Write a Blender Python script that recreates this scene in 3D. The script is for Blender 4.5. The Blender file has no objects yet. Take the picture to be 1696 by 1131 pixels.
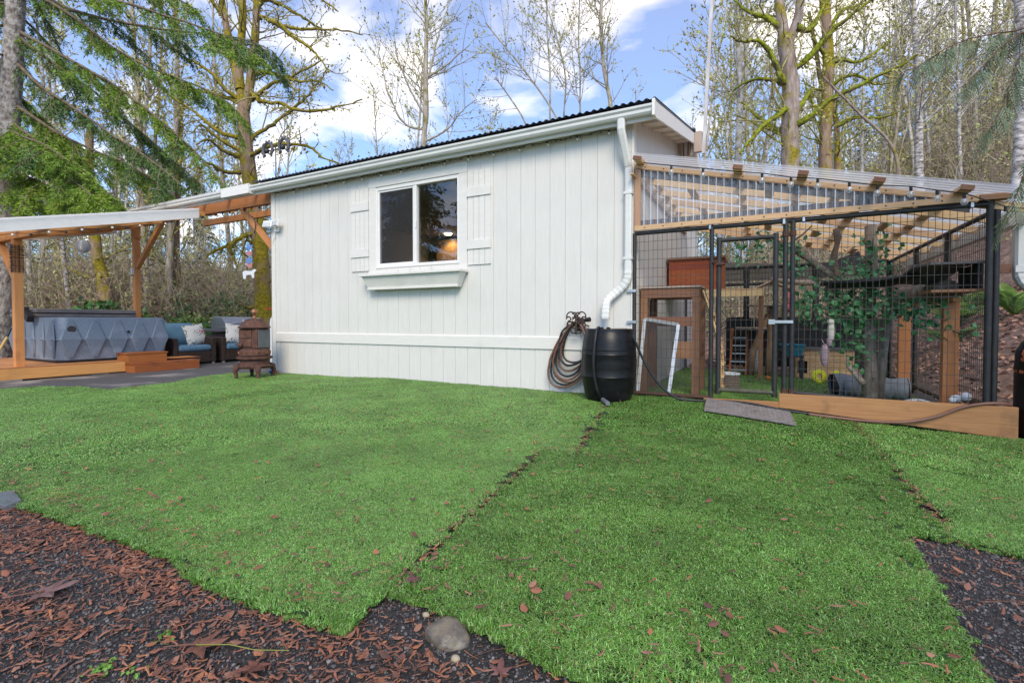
import bpy, math, random
import numpy as np
from mathutils import Vector, Matrix
rnd = random.Random(7)
nrs = np.random.RandomState(11)
SC = bpy.context.scene
COL = SC.collection
pi = math.pi

# ------------------------------------------------------------------ camera
cd = bpy.data.cameras.new("camera")
cam = bpy.data.objects.new("camera", cd)
COL.objects.link(cam)
CAM = Vector((1.366, -5.636, 0.83))
cam.location = CAM
cam.rotation_euler = (math.radians(90 - 1.2), 0, math.radians(27.6))
cd.sensor_width = 36
cd.lens = 800 / 1696 * 36
cd.shift_y = -15.5 / 1696
cd.clip_start = 0.05
cd.clip_end = 900
SC.camera = cam

# ------------------------------------------------------------------ world, sun, exposure
SUN_EL, SUN_AZ = math.radians(38), math.radians(152)     # azimuth measured from +y towards +x
wd = bpy.data.worlds.new("World")
SC.world = wd
wd.use_nodes = True
wt = wd.node_tree
for n in list(wt.nodes):
    wt.nodes.remove(n)
wo = wt.nodes.new("ShaderNodeOutputWorld")
bg = wt.nodes.new("ShaderNodeBackground")
bg.inputs["Strength"].default_value = 0.14
sky = wt.nodes.new("ShaderNodeTexSky")
sky.sky_type = 'NISHITA'
sky.sun_disc = False
sky.sun_elevation = SUN_EL
sky.sun_rotation = SUN_AZ
sky.air_density = 1.0
sky.dust_density = 0.6
sky.ozone_density = 2.0
tc = wt.nodes.new("ShaderNodeTexCoord")
# clouds: noise over the direction, flattened towards the horizon
sep = wt.nodes.new("ShaderNodeSeparateXYZ")
wt.links.new(tc.outputs["Generated"], sep.inputs[0])
zc = wt.nodes.new("ShaderNodeMath"); zc.operation = 'MAXIMUM'; zc.inputs[1].default_value = 0.0
wt.links.new(sep.outputs[2], zc.inputs[0])
za = wt.nodes.new("ShaderNodeMath"); za.operation = 'ADD'; za.inputs[1].default_value = 0.22
wt.links.new(zc.outputs[0], za.inputs[0])
dv = wt.nodes.new("ShaderNodeVectorMath"); dv.operation = 'DIVIDE'
cmb = wt.nodes.new("ShaderNodeCombineXYZ")
for i in range(3):
    wt.links.new(za.outputs[0], cmb.inputs[i])
wt.links.new(tc.outputs["Generated"], dv.inputs[0])
wt.links.new(cmb.outputs[0], dv.inputs[1])
ns = wt.nodes.new("ShaderNodeTexNoise")
ns.inputs["Scale"].default_value = 3.3
ns.inputs["Detail"].default_value = 7
ns.inputs["Roughness"].default_value = 0.5
ns.inputs["Distortion"].default_value = 0.35
wt.links.new(dv.outputs[0], ns.inputs["Vector"])
rp = wt.nodes.new("ShaderNodeValToRGB")
rp.color_ramp.elements[0].position = 0.49
rp.color_ramp.elements[0].color = (0.14, 0.14, 0.14, 1)
rp.color_ramp.elements[1].position = 0.80
rp.color_ramp.elements[1].color = (1, 1, 1, 1)
wt.links.new(ns.outputs["Fac"], rp.inputs[0])
mxw = wt.nodes.new("ShaderNodeMix"); mxw.data_type = 'RGBA'
wt.links.new(rp.outputs[0], mxw.inputs[0])
tint = wt.nodes.new("ShaderNodeMix"); tint.data_type = 'RGBA'; tint.blend_type = 'MULTIPLY'
tint.inputs[0].default_value = 1.0
tint.inputs[7].default_value = (0.31, 0.62, 0.94, 1)
wt.links.new(sky.outputs[0], tint.inputs[6])
wt.links.new(tint.outputs[2], mxw.inputs[6])
mxw.inputs[7].default_value = (7.9, 7.0, 5.8, 1)
wt.links.new(mxw.outputs[2], bg.inputs["Color"])
wt.links.new(bg.outputs[0], wo.inputs["Surface"])

sl = bpy.data.lights.new("sun", 'SUN')
sl.energy = 1.5
sl.angle = math.radians(25)
sl.color = (1.0, 0.87, 0.66)
sun = bpy.data.objects.new("sun", sl)
COL.objects.link(sun)
sdir = Vector((math.sin(SUN_AZ) * math.cos(SUN_EL), math.cos(SUN_AZ) * math.cos(SUN_EL), math.sin(SUN_EL)))
sun.rotation_euler = sdir.to_track_quat('Z', 'Y').to_euler()

SC.view_settings.view_transform = 'Standard'
SC.view_settings.look = 'None'
SC.view_settings.exposure = 1.02
SC.view_settings.gamma = 1
SC.view_settings.use_curve_mapping = False
SC.render.engine = 'CYCLES'
SC.cycles.transparent_max_bounces = 24
SC.cycles.max_bounces = 8
SC.cycles.diffuse_bounces = 4
SC.cycles.use_denoising = True
SC.cycles.denoising_prefilter = 'NONE'

# ------------------------------------------------------------------ materials
def lin(r, g, b):
    f = lambda c: (c / 255 / 12.92) if c <= 10 else ((c / 255 + 0.055) / 1.055) ** 2.4
    return (f(r), f(g), f(b), 1)

def mat(name, c1, c2=None, scale=(6, 6, 6), rough=0.65, metal=0.0, bump=0.0, bscale=None, spec=0.4,
        world=False, detail=5, c3=None, s3=1.0, t3=(0.55, 0.7), lo=0.35, hi=0.65, rrange=None):
    """noise mix of two colours (+ optional stains c3), object or world coordinates, optional bump"""
    m = bpy.data.materials.new(name)
    m.use_nodes = True
    t = m.node_tree
    b = t.nodes["Principled BSDF"]
    b.inputs["Roughness"].default_value = rough
    b.inputs["Metallic"].default_value = metal
    b.inputs["Specular IOR Level"].default_value = spec
    c1 = tuple(c1) if len(c1) == 4 else tuple(c1) + (1,)
    if c2 is None:
        c2 = tuple(min(1, x * 0.85) for x in c1[:3]) + (1,)
    c2 = tuple(c2) if len(c2) == 4 else tuple(c2) + (1,)
    if world:
        g = t.nodes.new("ShaderNodeNewGeometry"); src = g.outputs["Position"]
    else:
        g = t.nodes.new("ShaderNodeTexCoord"); src = g.outputs["Object"]
    mp = t.nodes.new("ShaderNodeMapping")
    mp.inputs["Scale"].default_value = scale
    t.links.new(src, mp.inputs[0])
    n = t.nodes.new("ShaderNodeTexNoise")
    n.inputs["Scale"].default_value = 1
    n.inputs["Detail"].default_value = detail
    n.inputs["Roughness"].default_value = 0.6
    t.links.new(mp.outputs[0], n.inputs["Vector"])
    r = t.nodes.new("ShaderNodeValToRGB")
    r.color_ramp.elements[0].position = lo; r.color_ramp.elements[0].color = c1
    r.color_ramp.elements[1].position = hi; r.color_ramp.elements[1].color = c2
    t.links.new(n.outputs["Fac"], r.inputs[0])
    out = r.outputs[0]
    if c3 is not None:
        c3 = tuple(c3) if len(c3) == 4 else tuple(c3) + (1,)
        n3 = t.nodes.new("ShaderNodeTexNoise")
        n3.inputs["Scale"].default_value = s3
        n3.inputs["Detail"].default_value = 4
        t.links.new(src, n3.inputs["Vector"])
        r3 = t.nodes.new("ShaderNodeValToRGB")
        r3.color_ramp.elements[0].position = t3[0]; r3.color_ramp.elements[0].color = (0, 0, 0, 1)
        r3.color_ramp.elements[1].position = t3[1]; r3.color_ramp.elements[1].color = (1, 1, 1, 1)
        t.links.new(n3.outputs["Fac"], r3.inputs[0])
        x = t.nodes.new("ShaderNodeMix"); x.data_type = 'RGBA'
        t.links.new(r3.outputs[0], x.inputs[0])
        t.links.new(out, x.inputs[6]); x.inputs[7].default_value = c3
        out = x.outputs[2]
    t.links.new(out, b.inputs["Base Color"])
    if rrange:
        mr = t.nodes.new("ShaderNodeMapRange")
        mr.inputs[3].default_value = rrange[0]; mr.inputs[4].default_value = rrange[1]
        t.links.new(n.outputs["Fac"], mr.inputs[0])
        t.links.new(mr.outputs[0], b.inputs["Roughness"])
    if bump:
        bn = t.nodes.new("ShaderNodeBump")
        bn.inputs["Strength"].default_value = 1.0
        bn.inputs["Distance"].default_value = bump
        if bscale is not None:
            mp2 = t.nodes.new("ShaderNodeMapping"); mp2.inputs["Scale"].default_value = bscale
            t.links.new(src, mp2.inputs[0])
            n2 = t.nodes.new("ShaderNodeTexNoise"); n2.inputs["Scale"].default_value = 1; n2.inputs["Detail"].default_value = 4
            t.links.new(mp2.outputs[0], n2.inputs["Vector"])
            t.links.new(n2.outputs["Fac"], bn.inputs["Height"])
        else:
            t.links.new(n.outputs["Fac"], bn.inputs["Height"])
        t.links.new(bn.outputs[0], b.inputs["Normal"])
    return m

def vary(m, amount=0.25, hue=0.02):
    """per-object random brightness on top of a material"""
    t = m.node_tree
    b = t.nodes["Principled BSDF"]
    src = b.inputs["Base Color"].links[0].from_socket
    oi = t.nodes.new("ShaderNodeObjectInfo")
    mr = t.nodes.new("ShaderNodeMapRange")
    mr.inputs[3].default_value = 1 - amount; mr.inputs[4].default_value = 1 + amount
    t.links.new(oi.outputs["Random"], mr.inputs[0])
    h = t.nodes.new("ShaderNodeHueSaturation")
    t.links.new(mr.outputs[0], h.inputs["Value"])
    ad = t.nodes.new("ShaderNodeMapRange")
    ad.inputs[3].default_value = 0.5 - hue; ad.inputs[4].default_value = 0.5 + hue
    t.links.new(oi.outputs["Random"], ad.inputs[0])
    t.links.new(ad.outputs[0], h.inputs["Hue"])
    t.links.new(src, h.inputs["Color"])
    t.links.new(h.outputs[0], b.inputs["Base Color"])
    return m

def wood(name, c1, c2, axis, c3=None, rough=0.62, k=1.0):
    s = [60 * k, 60 * k, 60 * k]; s[axis] = 3.0 * k
    return vary(mat(name, c1, c2, scale=s, rough=rough, bump=0.0012, c3=c3, s3=3.2, t3=(0.56, 0.78), lo=0.25, hi=0.75), 0.16, 0.008)

AX = 'xyz'
CEDAR = [wood("cedar_stain_" + AX[i], (0.64, 0.29, 0.105), (0.50, 0.205, 0.065), i, c3=(0.30, 0.115, 0.045)) for i in range(3)]
STEPW = [wood("red_stain_" + AX[i], (0.37, 0.12, 0.034), (0.25, 0.07, 0.02), i, c3=(0.08, 0.03, 0.014)) for i in range(3)]
FIRW = [wood("pale_fir_" + AX[i], (0.74, 0.50, 0.28), (0.62, 0.39, 0.19), i, c3=(0.48, 0.28, 0.14)) for i in range(3)]
BOARD = [wood("weathered_cedar_" + AX[i], (0.46, 0.235, 0.095), (0.34, 0.155, 0.06), i, c3=(0.13, 0.07, 0.04)) for i in range(3)]
DARKW = [wood("brown_wood_" + AX[i], (0.30, 0.145, 0.08), (0.20, 0.09, 0.048), i, c3=(0.11, 0.055, 0.035)) for i in range(3)]
TANW = [wood("tan_batten_" + AX[i], (0.56, 0.35, 0.21), (0.45, 0.26, 0.145), i, c3=(0.30, 0.17, 0.09)) for i in range(3)]
GREYW = [wood("grey_wood_" + AX[i], (0.20, 0.185, 0.16), (0.13, 0.12, 0.10), i, c3=(0.10, 0.10, 0.06)) for i in range(3)]
PALEW = [wood("pale_wood_" + AX[i], (0.55, 0.43, 0.34), (0.43, 0.33, 0.26), i) for i in range(3)]

M_SIDING = mat("white_siding_paint", (0.715, 0.685, 0.640), (0.665, 0.64, 0.595), scale=(45, 45, 3.0), rough=0.55, bump=0.0015, bscale=(70, 70, 5),
               c3=(0.63, 0.605, 0.56), s3=1.6, t3=(0.5, 0.85))
M_TRIM = mat("white_trim_paint", (0.745, 0.715, 0.665), (0.705, 0.675, 0.63), scale=(5, 40, 40), rough=0.5, bump=0.0008, c3=(0.62, 0.60, 0.545), s3=2.5, t3=(0.58, 0.85))
M_FASCIA = mat("white_fascia_paint", (0.82, 0.79, 0.745), (0.76, 0.73, 0.69), scale=(8, 8, 30), rough=0.5, bump=0.001, c3=(0.6, 0.6, 0.56), s3=3, t3=(0.62, 0.8))
M_SOFFIT = mat("cream_soffit_paint", (0.74, 0.68, 0.60), (0.69, 0.62, 0.54), scale=(6, 6, 6), rough=0.6)
M_GUTTER = mat("white_gutter_enamel", (0.72, 0.71, 0.675), (0.67, 0.66, 0.63), scale=(3, 20, 20), rough=0.32, c3=(0.50, 0.53, 0.51), s3=4, t3=(0.6, 0.85))
M_VINYL = mat("white_vinyl", (0.80, 0.775, 0.745), (0.77, 0.745, 0.715), rough=0.35)
M_ROOFMETAL = mat("galvanised_roof", (0.16, 0.19, 0.24), (0.23, 0.26, 0.31), scale=(4, 4, 4), rough=0.35, metal=0.75)
M_PIPE = mat("black_pipe", (0.020, 0.020, 0.022), (0.034, 0.033, 0.033), scale=(20, 20, 20), rough=0.5, c3=(0.07, 0.045, 0.03), s3=7, t3=(0.6, 0.8))
M_WIRE = mat("dark_wire", (0.045, 0.042, 0.042), (0.085, 0.065, 0.055), scale=(9, 9, 9), rough=0.55, metal=0.3)
M_ZINC = mat("zinc_clamp", (0.55, 0.56, 0.57), (0.42, 0.43, 0.45), rough=0.35, metal=0.7)
M_RUSTPIPE = mat("rusty_pipe", (0.09, 0.04, 0.025), (0.05, 0.03, 0.025), scale=(25, 25, 25), rough=0.8)
M_BARREL = mat("black_barrel_plastic", (0.006, 0.006, 0.007), (0.010, 0.010, 0.011), scale=(8, 8, 30), rough=0.4, spec=0.28, bump=0.0012, c3=(0.022, 0.022, 0.021), s3=6, t3=(0.6, 0.8), rrange=(0.22, 0.5))
M_BLACK = mat("black_rubber", (0.010, 0.010, 0.011), (0.018, 0.018, 0.019), rough=0.5)
M_HOSEB = mat("black_hose", (0.012, 0.016, 0.020), (0.02, 0.024, 0.03), rough=0.42)
M_HOSEC = mat("copper_hose", (0.14, 0.065, 0.045), (0.20, 0.10, 0.07), rough=0.45)
M_IRON = mat("bronze_ironwork", (0.05, 0.035, 0.028), (0.08, 0.05, 0.04), rough=0.55, metal=0.4)
M_RUST = mat("rusty_cast_iron", (0.12, 0.052, 0.035), (0.065, 0.033, 0.028), scale=(14, 14, 14), rough=0.85, bump=0.003, c3=(0.20, 0.085, 0.04), s3=9, t3=(0.55, 0.75))
M_COPPER = mat("worn_copper", (0.36, 0.17, 0.085), (0.16, 0.075, 0.045), scale=(22, 22, 22), rough=0.5, metal=0.5)
M_STOVEGREY = mat("grey_stove_sheet", (0.085, 0.095, 0.10), (0.12, 0.13, 0.135), rough=0.5)
M_TUB = mat("speckled_blue_grey_plastic", (0.205, 0.255, 0.325), (0.135, 0.17, 0.225), scale=(90, 90, 90), rough=0.55, bump=0.001, lo=0.4, hi=0.6, c3=(0.26, 0.30, 0.37), s3=3)
M_TUBCOVER = mat("brown_grey_vinyl_cover", (0.22, 0.19, 0.185), (0.16, 0.14, 0.14), rough=0.5)
M_TUBDARK = mat("dark_tub_base", (0.022, 0.022, 0.025), (0.032, 0.032, 0.034), rough=0.6)
M_BLUECUSH = mat("blue_cushion_cloth", (0.10, 0.20, 0.295), (0.075, 0.155, 0.235), scale=(3, 18, 6), rough=0.85, bump=0.006, bscale=(4, 22, 9))
M_BLUEBACK = mat("light_blue_cloth", (0.15, 0.285, 0.38), (0.12, 0.24, 0.325), scale=(4, 4, 4), rough=0.9)
M_STEEL = mat("stainless_steel", (0.42, 0.43, 0.45), (0.33, 0.34, 0.36), scale=(3, 3, 40), rough=0.3, metal=0.9)
M_DARKSTEEL = mat("dark_grill_metal", (0.035, 0.036, 0.04), (0.05, 0.05, 0.055), rough=0.45, metal=0.3)
M_TANK = mat("white_tank_paint", (0.80, 0.80, 0.80), (0.74, 0.74, 0.75), rough=0.4)
M_RED = mat("red_plastic", (0.45, 0.03, 0.02), (0.35, 0.025, 0.02), rough=0.5)
M_BLUEP = mat("blue_plastic", (0.02, 0.12, 0.32), (0.02, 0.09, 0.25), rough=0.5)
M_TEAL = mat("teal_plastic", (0.02, 0.22, 0.32), (0.02, 0.18, 0.27), rough=0.45)
M_ORANGE = mat("orange_plastic", (0.60, 0.16, 0.02), (0.5, 0.12, 0.02), rough=0.5)
M_YELLOW = mat("neon_yellow_nylon", (0.68, 0.70, 0.02), (0.58, 0.60, 0.02), rough=0.6)
M_PINK = mat("pink_plush", (0.62, 0.22, 0.24), (0.5, 0.15, 0.17), scale=(40, 40, 40), rough=0.95, bump=0.01)
M_GREYCLOTH = mat("silver_grey_nylon", (0.29, 0.31, 0.33), (0.21, 0.225, 0.24), scale=(10, 10, 10), rough=0.5, bump=0.012, bscale=(14, 14, 6))
M_DARKIN = mat("dark_tunnel_lining", (0.02, 0.02, 0.022), (0.03, 0.03, 0.032), rough=0.7)
M_WHITEP = mat("white_plastic", (0.70, 0.71, 0.73), (0.62, 0.63, 0.66), rough=0.4)
M_LAVENDER = mat("faded_mauve_cloth", (0.32, 0.24, 0.26), (0.24, 0.17, 0.19), scale=(30, 30, 30), rough=0.9)
M_CREAM = mat("cream_plush", (0.62, 0.58, 0.50), (0.5, 0.46, 0.38), scale=(50, 50, 50), rough=0.95)
M_HUTCH = [wood("orange_hutch_" + AX[i], (0.42, 0.10, 0.03), (0.32, 0.065, 0.02), i) for i in range(3)]
M_CONCRETE = mat("concrete_block", (0.30, 0.295, 0.28), (0.20, 0.195, 0.18), scale=(25, 25, 25), rough=0.9, bump=0.003)
M_GRIPMETAL = mat("worn_grip_metal", (0.30, 0.265, 0.25), (0.21, 0.185, 0.175), scale=(18, 18, 18), rough=0.6, metal=0.25, c3=(0.13, 0.09, 0.06), s3=14, t3=(0.6, 0.75))
M_ALU = mat("bare_aluminium", (0.62, 0.63, 0.64), (0.52, 0.53, 0.55), rough=0.4, metal=0.4)
M_FELT = mat("charcoal_roof_felt", (0.10, 0.10, 0.11), (0.15, 0.15, 0.16), scale=(60, 60, 60), rough=0.9, bump=0.002)
M_SEAL = mat("blue_grey_foam_strip", (0.135, 0.125, 0.13), (0.09, 0.085, 0.09), scale=(30, 30, 30), rough=0.8)
M_ROCK = mat("wet_river_rock", (0.20, 0.16, 0.115), (0.085, 0.078, 0.070), scale=(22, 22, 30), rough=0.42, spec=0.45, bump=0.010, c3=(0.26, 0.22, 0.16), s3=16, t3=(0.55, 0.7))
M_SLATE = mat("slate_grey", (0.11, 0.125, 0.14), (0.08, 0.09, 0.10), scale=(8, 40, 40), rough=0.6, bump=0.002)
M_GRAVEL = mat("dark_gravel_ground", (0.018, 0.017, 0.018), (0.055, 0.050, 0.050), scale=(90, 90, 90), rough=0.85, bump=0.012, world=True,
               c3=(0.055, 0.030, 0.022), s3=2.2, t3=(0.45, 0.65))
M_PEBBLE = vary(mat("dark_pebble", (0.030, 0.030, 0.034), (0.065, 0.064, 0.068), scale=(30, 30, 30), rough=0.6, spec=0.4), 0.6, 0.02)
M_PAVE = mat("dark_patio_paving", (0.062, 0.060, 0.062), (0.095, 0.092, 0.094), scale=(40, 40, 40), rough=0.7, bump=0.002, world=True, c3=(0.30, 0.27, 0.25), s3=1.1, t3=(0.56, 0.7))
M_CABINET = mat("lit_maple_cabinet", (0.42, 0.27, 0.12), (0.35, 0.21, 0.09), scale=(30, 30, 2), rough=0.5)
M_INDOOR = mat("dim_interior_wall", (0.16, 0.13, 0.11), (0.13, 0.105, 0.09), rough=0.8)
M_BULB = mat("bulb_glass", (0.72, 0.72, 0.68), (0.62, 0.62, 0.58), rough=0.12)

def clear_mat(name, tint=(0.95, 0.96, 0.97), haze=0.22, hz=(0.75, 0.76, 0.78), gloss_rough=0.08, f0=0.06, back=0.5, edge=0.0, fmax=1.0):
    """clear sheet: transparent, a whitish translucent haze (thicker where the sheet is seen edge on) and a Schlick gloss"""
    m = bpy.data.materials.new(name); m.use_nodes = True
    t = m.node_tree
    t.nodes.remove(t.nodes["Principled BSDF"])
    o = t.nodes["Material Output"]
    tr = t.nodes.new("ShaderNodeBsdfTransparent"); tr.inputs[0].default_value = tint + (1,)
    tl = t.nodes.new("ShaderNodeBsdfTranslucent"); tl.inputs[0].default_value = hz + (1,)
    df = t.nodes.new("ShaderNodeBsdfDiffuse"); df.inputs[0].default_value = hz + (1,)
    m0 = t.nodes.new("ShaderNodeMixShader"); m0.inputs[0].default_value = 1 - back
    t.links.new(tl.outputs[0], m0.inputs[1]); t.links.new(df.outputs[0], m0.inputs[2])
    lw = t.nodes.new("ShaderNodeLayerWeight"); lw.inputs[0].default_value = 0.5
    def math_(op, a, b=None):
        n = t.nodes.new("ShaderNodeMath"); n.operation = op
        for i, v in enumerate((a, b)):
            if v is None: continue
            if isinstance(v, (int, float)): n.inputs[i].default_value = v
            else: t.links.new(v, n.inputs[i])
        return n.outputs[0]
    m1 = t.nodes.new("ShaderNodeMixShader"); m1.inputs[0].default_value = haze
    if edge:
        e = math_('POWER', lw.outputs["Facing"], 1.6); e = math_('MULTIPLY', e, edge); e = math_('ADD', e, haze); e = math_('MINIMUM', e, 0.95)
        t.links.new(e, m1.inputs[0])
    t.links.new(tr.outputs[0], m1.inputs[1]); t.links.new(m0.outputs[0], m1.inputs[2])
    gl = t.nodes.new("ShaderNodeBsdfGlossy"); gl.inputs[0].default_value = (0.95, 0.95, 0.95, 1); gl.inputs["Roughness"].default_value = gloss_rough
    fr = math_('POWER', lw.outputs["Facing"], 5.0); fr = math_('MULTIPLY', fr, (1 - f0) * fmax); fr = math_('ADD', fr, f0)
    m2 = t.nodes.new("ShaderNodeMixShader")
    t.links.new(fr, m2.inputs[0])
    t.links.new(m1.outputs[0], m2.inputs[1]); t.links.new(gl.outputs[0], m2.inputs[2])
    t.links.new(m2.outputs[0], o.inputs[0])
    return m
M_CLEAR = clear_mat("clear_corrugated_sheet", haze=0.10, hz=(0.95, 0.93, 0.93), edge=.85, f0=.05, back=.4)
M_SHEEN = clear_mat("sheen_haze", haze=0.50, hz=(0.97, 0.95, 0.95), back=.35, f0=.08)  # whiter haze, paints the bright streaks of the corrugated sheet
M_CLEARROOF = clear_mat("clear_roof_sheet", tint=(0.97, 0.97, 0.97), haze=0.30, hz=(0.97, 0.97, 0.97), edge=.45, back=.85, f0=.04, gloss_rough=.2, fmax=.5)
M_GLASS = clear_mat("window_glass", tint=(0.80, 0.82, 0.82), haze=0.0, gloss_rough=0.0, f0=.13)
M_SCREEN = clear_mat("insect_screen", tint=(0.62, 0.62, 0.64), haze=0.13, hz=(0.30, 0.30, 0.31), gloss_rough=0.5, f0=.01, fmax=.1)

def emit_mat(name, c, s):
    m = bpy.data.materials.new(name); m.use_nodes = True
    b = m.node_tree.nodes["Principled BSDF"]
    b.inputs["Emission Color"].default_value = c + (1,); b.inputs["Emission Strength"].default_value = s
    return m
M_LAMP = emit_mat("ceiling_lamp_glow", (1.0, 0.80, 0.52), 6)

# ------------------------------------------------------------------ mesh helpers
def tag(o, label=None, cat=None, group=None, kind=None):
    if label: o['label'] = label
    if cat: o['category'] = cat
    if group: o['group'] = group
    if kind: o['kind'] = kind
    return o

def offset_of(o):
    v = Vector((0, 0, 0))
    while o is not None:
        v += o.location; o = o.parent
    return v

def thing(name, label, cat, loc=(0, 0, 0), group=None):
    o = bpy.data.objects.new(name, None)
    COL.objects.link(o); o.location = loc
    o.empty_display_size = 0.1
    return tag(o, label, cat, group)

class MB:
    def __init__(s):
        s.v = []; s.f = []; s.mi = []; s.cur = 0
    def add(s, vs, fs):
        b = len(s.v)
        s.v.extend(tuple(map(float, p)) for p in vs)
        s.f.extend(tuple(b + i for i in f) for f in fs)
        s.mi.extend([s.cur] * len(fs))
        return s
    def box(s, x0, x1, y0, y1, z0, z1):
        vs = [(x0, y0, z0), (x1, y0, z0), (x1, y1, z0), (x0, y1, z0), (x0, y0, z1), (x1, y0, z1), (x1, y1, z1), (x0, y1, z1)]
        return s.add(vs, [(0, 3, 2, 1), (4, 5, 6, 7), (0, 1, 5, 4), (1, 2, 6, 5), (2, 3, 7, 6), (3, 0, 4, 7)])
    def cbox(s, c, d, rot=None, taper=1.0):
        """centred box, optional rotation matrix, optional scale of the top"""
        x, y, z = d[0] / 2, d[1] / 2, d[2] / 2
        vs = [(-x, -y, -z), (x, -y, -z), (x, y, -z), (-x, y, -z), (-x * taper, -y * taper, z), (x * taper, -y * taper, z), (x * taper, y * taper, z), (-x * taper, y * taper, z)]
        vs = [Vector(v) for v in vs]
        if rot is not None: vs = [rot @ v for v in vs]
        vs = [v + Vector(c) for v in vs]
        return s.add(vs, [(0, 3, 2, 1), (4, 5, 6, 7), (0, 1, 5, 4), (1, 2, 6, 5), (2, 3, 7, 6), (3, 0, 4, 7)])
    def bar(s, p0, p1, w, h, up=(0, 0, 1)):
        """rectangular bar p0->p1, w across, h along 'up'"""
        p0, p1 = Vector(p0), Vector(p1)
        d = (p1 - p0).normalized(); u = Vector(up)
        side = d.cross(u)
        if side.length < 1e-5: side = d.cross(Vector((1, 0, 0)))
        side.normalize(); u = side.cross(d)
        a = side * (w / 2); b = u * (h / 2)
        vs = [p0 - a - b, p0 + a - b, p0 + a + b, p0 - a + b, p1 - a - b, p1 + a - b, p1 + a + b, p1 - a + b]
        return s.add(vs, [(0, 1, 2, 3), (4, 7, 6, 5), (0, 4, 5, 1), (1, 5, 6, 2), (2, 6, 7, 3), (3, 7, 4, 0)])
    def prism(s, poly, axis, a0, a1):
        """polygon (2D, other two axes in order) extruded along axis"""
        n = len(poly)
        def mk(p, a):
            q = list(p); q.insert(axis, a); return tuple(q)
        vs = [mk(p, a0) for p in poly] + [mk(p, a1) for p in poly]
        fs = [tuple(range(n - 1, -1, -1)), tuple(range(n, 2 * n))]
        for i in range(n):
            j = (i + 1) % n
            fs.append((i, j, n + j, n + i))
        return s.add(vs, fs)
    def tube(s, pts, r, sides=8, caps=True, squash=None):
        pts = [Vector(p) for p in pts]
        n = len(pts)
        rs = r if hasattr(r, '__len__') else [r] * n
        d0 = (pts[1] - pts[0]).normalized()
        u = d0.cross(Vector((0, 0, 1)))
        if u.length < 0.05: u = d0.cross(Vector((1, 0, 0)))
        u.normalize()
        vs = []
        for i in range(n):
            if i == 0: d = pts[1] - pts[0]
            elif i == n - 1: d = pts[-1] - pts[-2]
            else: d = pts[i + 1] - pts[i - 1]
            d.normalize()
            u = (u - d * u.dot(d)).normalized()
            w = d.cross(u)
            for k in range(sides):
                a = 2 * pi * k / sides
                e = squash or (1, 1)
                vs.append(pts[i] + (u * math.cos(a) * e[0] + w * math.sin(a) * e[1]) * rs[i])
        fs = []
        for i in range(n - 1):
            for k in range(sides):
                k2 = (k + 1) % sides
                fs.append((i * sides + k, i * sides + k2, (i + 1) * sides + k2, (i + 1) * sides + k))
        if caps:
            fs.append(tuple(range(sides - 1, -1, -1)))
            fs.append(tuple((n - 1) * sides + k for k in range(sides)))
        return s.add(vs, fs)
    def lathe(s, prof, c=(0, 0, 0), seg=24, caps=True, squash=(1, 1)):
        """profile [(r,z)] turned round a vertical axis at c"""
        vs = []; n = len(prof)
        for r, z in prof:
            for k in range(seg):
                a = 2 * pi * k / seg
                vs.append((c[0] + r * math.cos(a) * squash[0], c[1] + r * math.sin(a) * squash[1], c[2] + z))
        fs = []
        for i in range(n - 1):
            for k in range(seg):
                k2 = (k + 1) % seg
                fs.append((i * seg + k, i * seg + k2, (i + 1) * seg + k2, (i + 1) * seg + k))
        if caps:
            fs.append(tuple(range(seg - 1, -1, -1)))
            fs.append(tuple((n - 1) * seg + k for k in range(seg)))
        return s.add(vs, fs)
    def ball(s, c, r, seg=12, rings=8, sq=(1, 1, 1)):
        vs = [(c[0], c[1], c[2] - r * sq[2])]
        for i in range(1, rings):
            ph = -pi / 2 + pi * i / rings
            for k in range(seg):
                a = 2 * pi * k / seg
                vs.append((c[0] + r * sq[0] * math.cos(ph) * math.cos(a), c[1] + r * sq[1] * math.cos(ph) * math.sin(a), c[2] + r * sq[2] * math.sin(ph)))
        vs.append((c[0], c[1], c[2] + r * sq[2]))
        fs = []
        for k in range(seg):
            fs.append((0, 1 + (k + 1) % seg, 1 + k))
        for i in range(rings - 2):
            for k in range(seg):
                a = 1 + i * seg; k2 = (k + 1) % seg
                fs.append((a + k, a + k2, a + seg + k2, a + seg + k))
        L = len(vs) - 1; a = 1 + (rings - 2) * seg
        for k in range(seg):
            fs.append((a + k, a + (k + 1) % seg, L))
        return s.add(vs, fs)
    def torus(s, c, R, r, axis='y', seg=24, sides=6, arc=(0, 2 * pi)):
        pts = []
        full = abs(arc[1] - arc[0] - 2 * pi) < 1e-6
        for k in range(seg + 1):
            a = arc[0] + (arc[1] - arc[0]) * k / seg
            p = {'y': (R * math.cos(a), 0, R * math.sin(a)), 'z': (R * math.cos(a), R * math.sin(a), 0), 'x': (0, R * math.cos(a), R * math.sin(a))}[axis]
            pts.append(Vector(p) + Vector(c))
        return s.tube(pts, r, sides, caps=not full)
    def build(s, name, material, parent=None, smooth=False, bevel=0.0, kind=None, label=None, auto=None):
        off = offset_of(parent) if parent is not None else Vector((0, 0, 0))
        me = bpy.data.meshes.new(name)
        vs = s.v
        if off.length > 0:
            ox, oy, oz = off
            vs = [(x - ox, y - oy, z - oz) for x, y, z in vs]
        me.from_pydata(vs, [], s.f)
        mats = material if isinstance(material, (list, tuple)) else [material]
        for m in mats: me.materials.append(m)
        if len(mats) > 1:
            me.polygons.foreach_set("material_index", s.mi)
        if smooth:
            me.polygons.foreach_set("use_smooth", [True] * len(me.polygons))
        me.update()
        o = bpy.data.objects.new(name, me)
        COL.objects.link(o)
        if parent is not None: o.parent = parent
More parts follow.
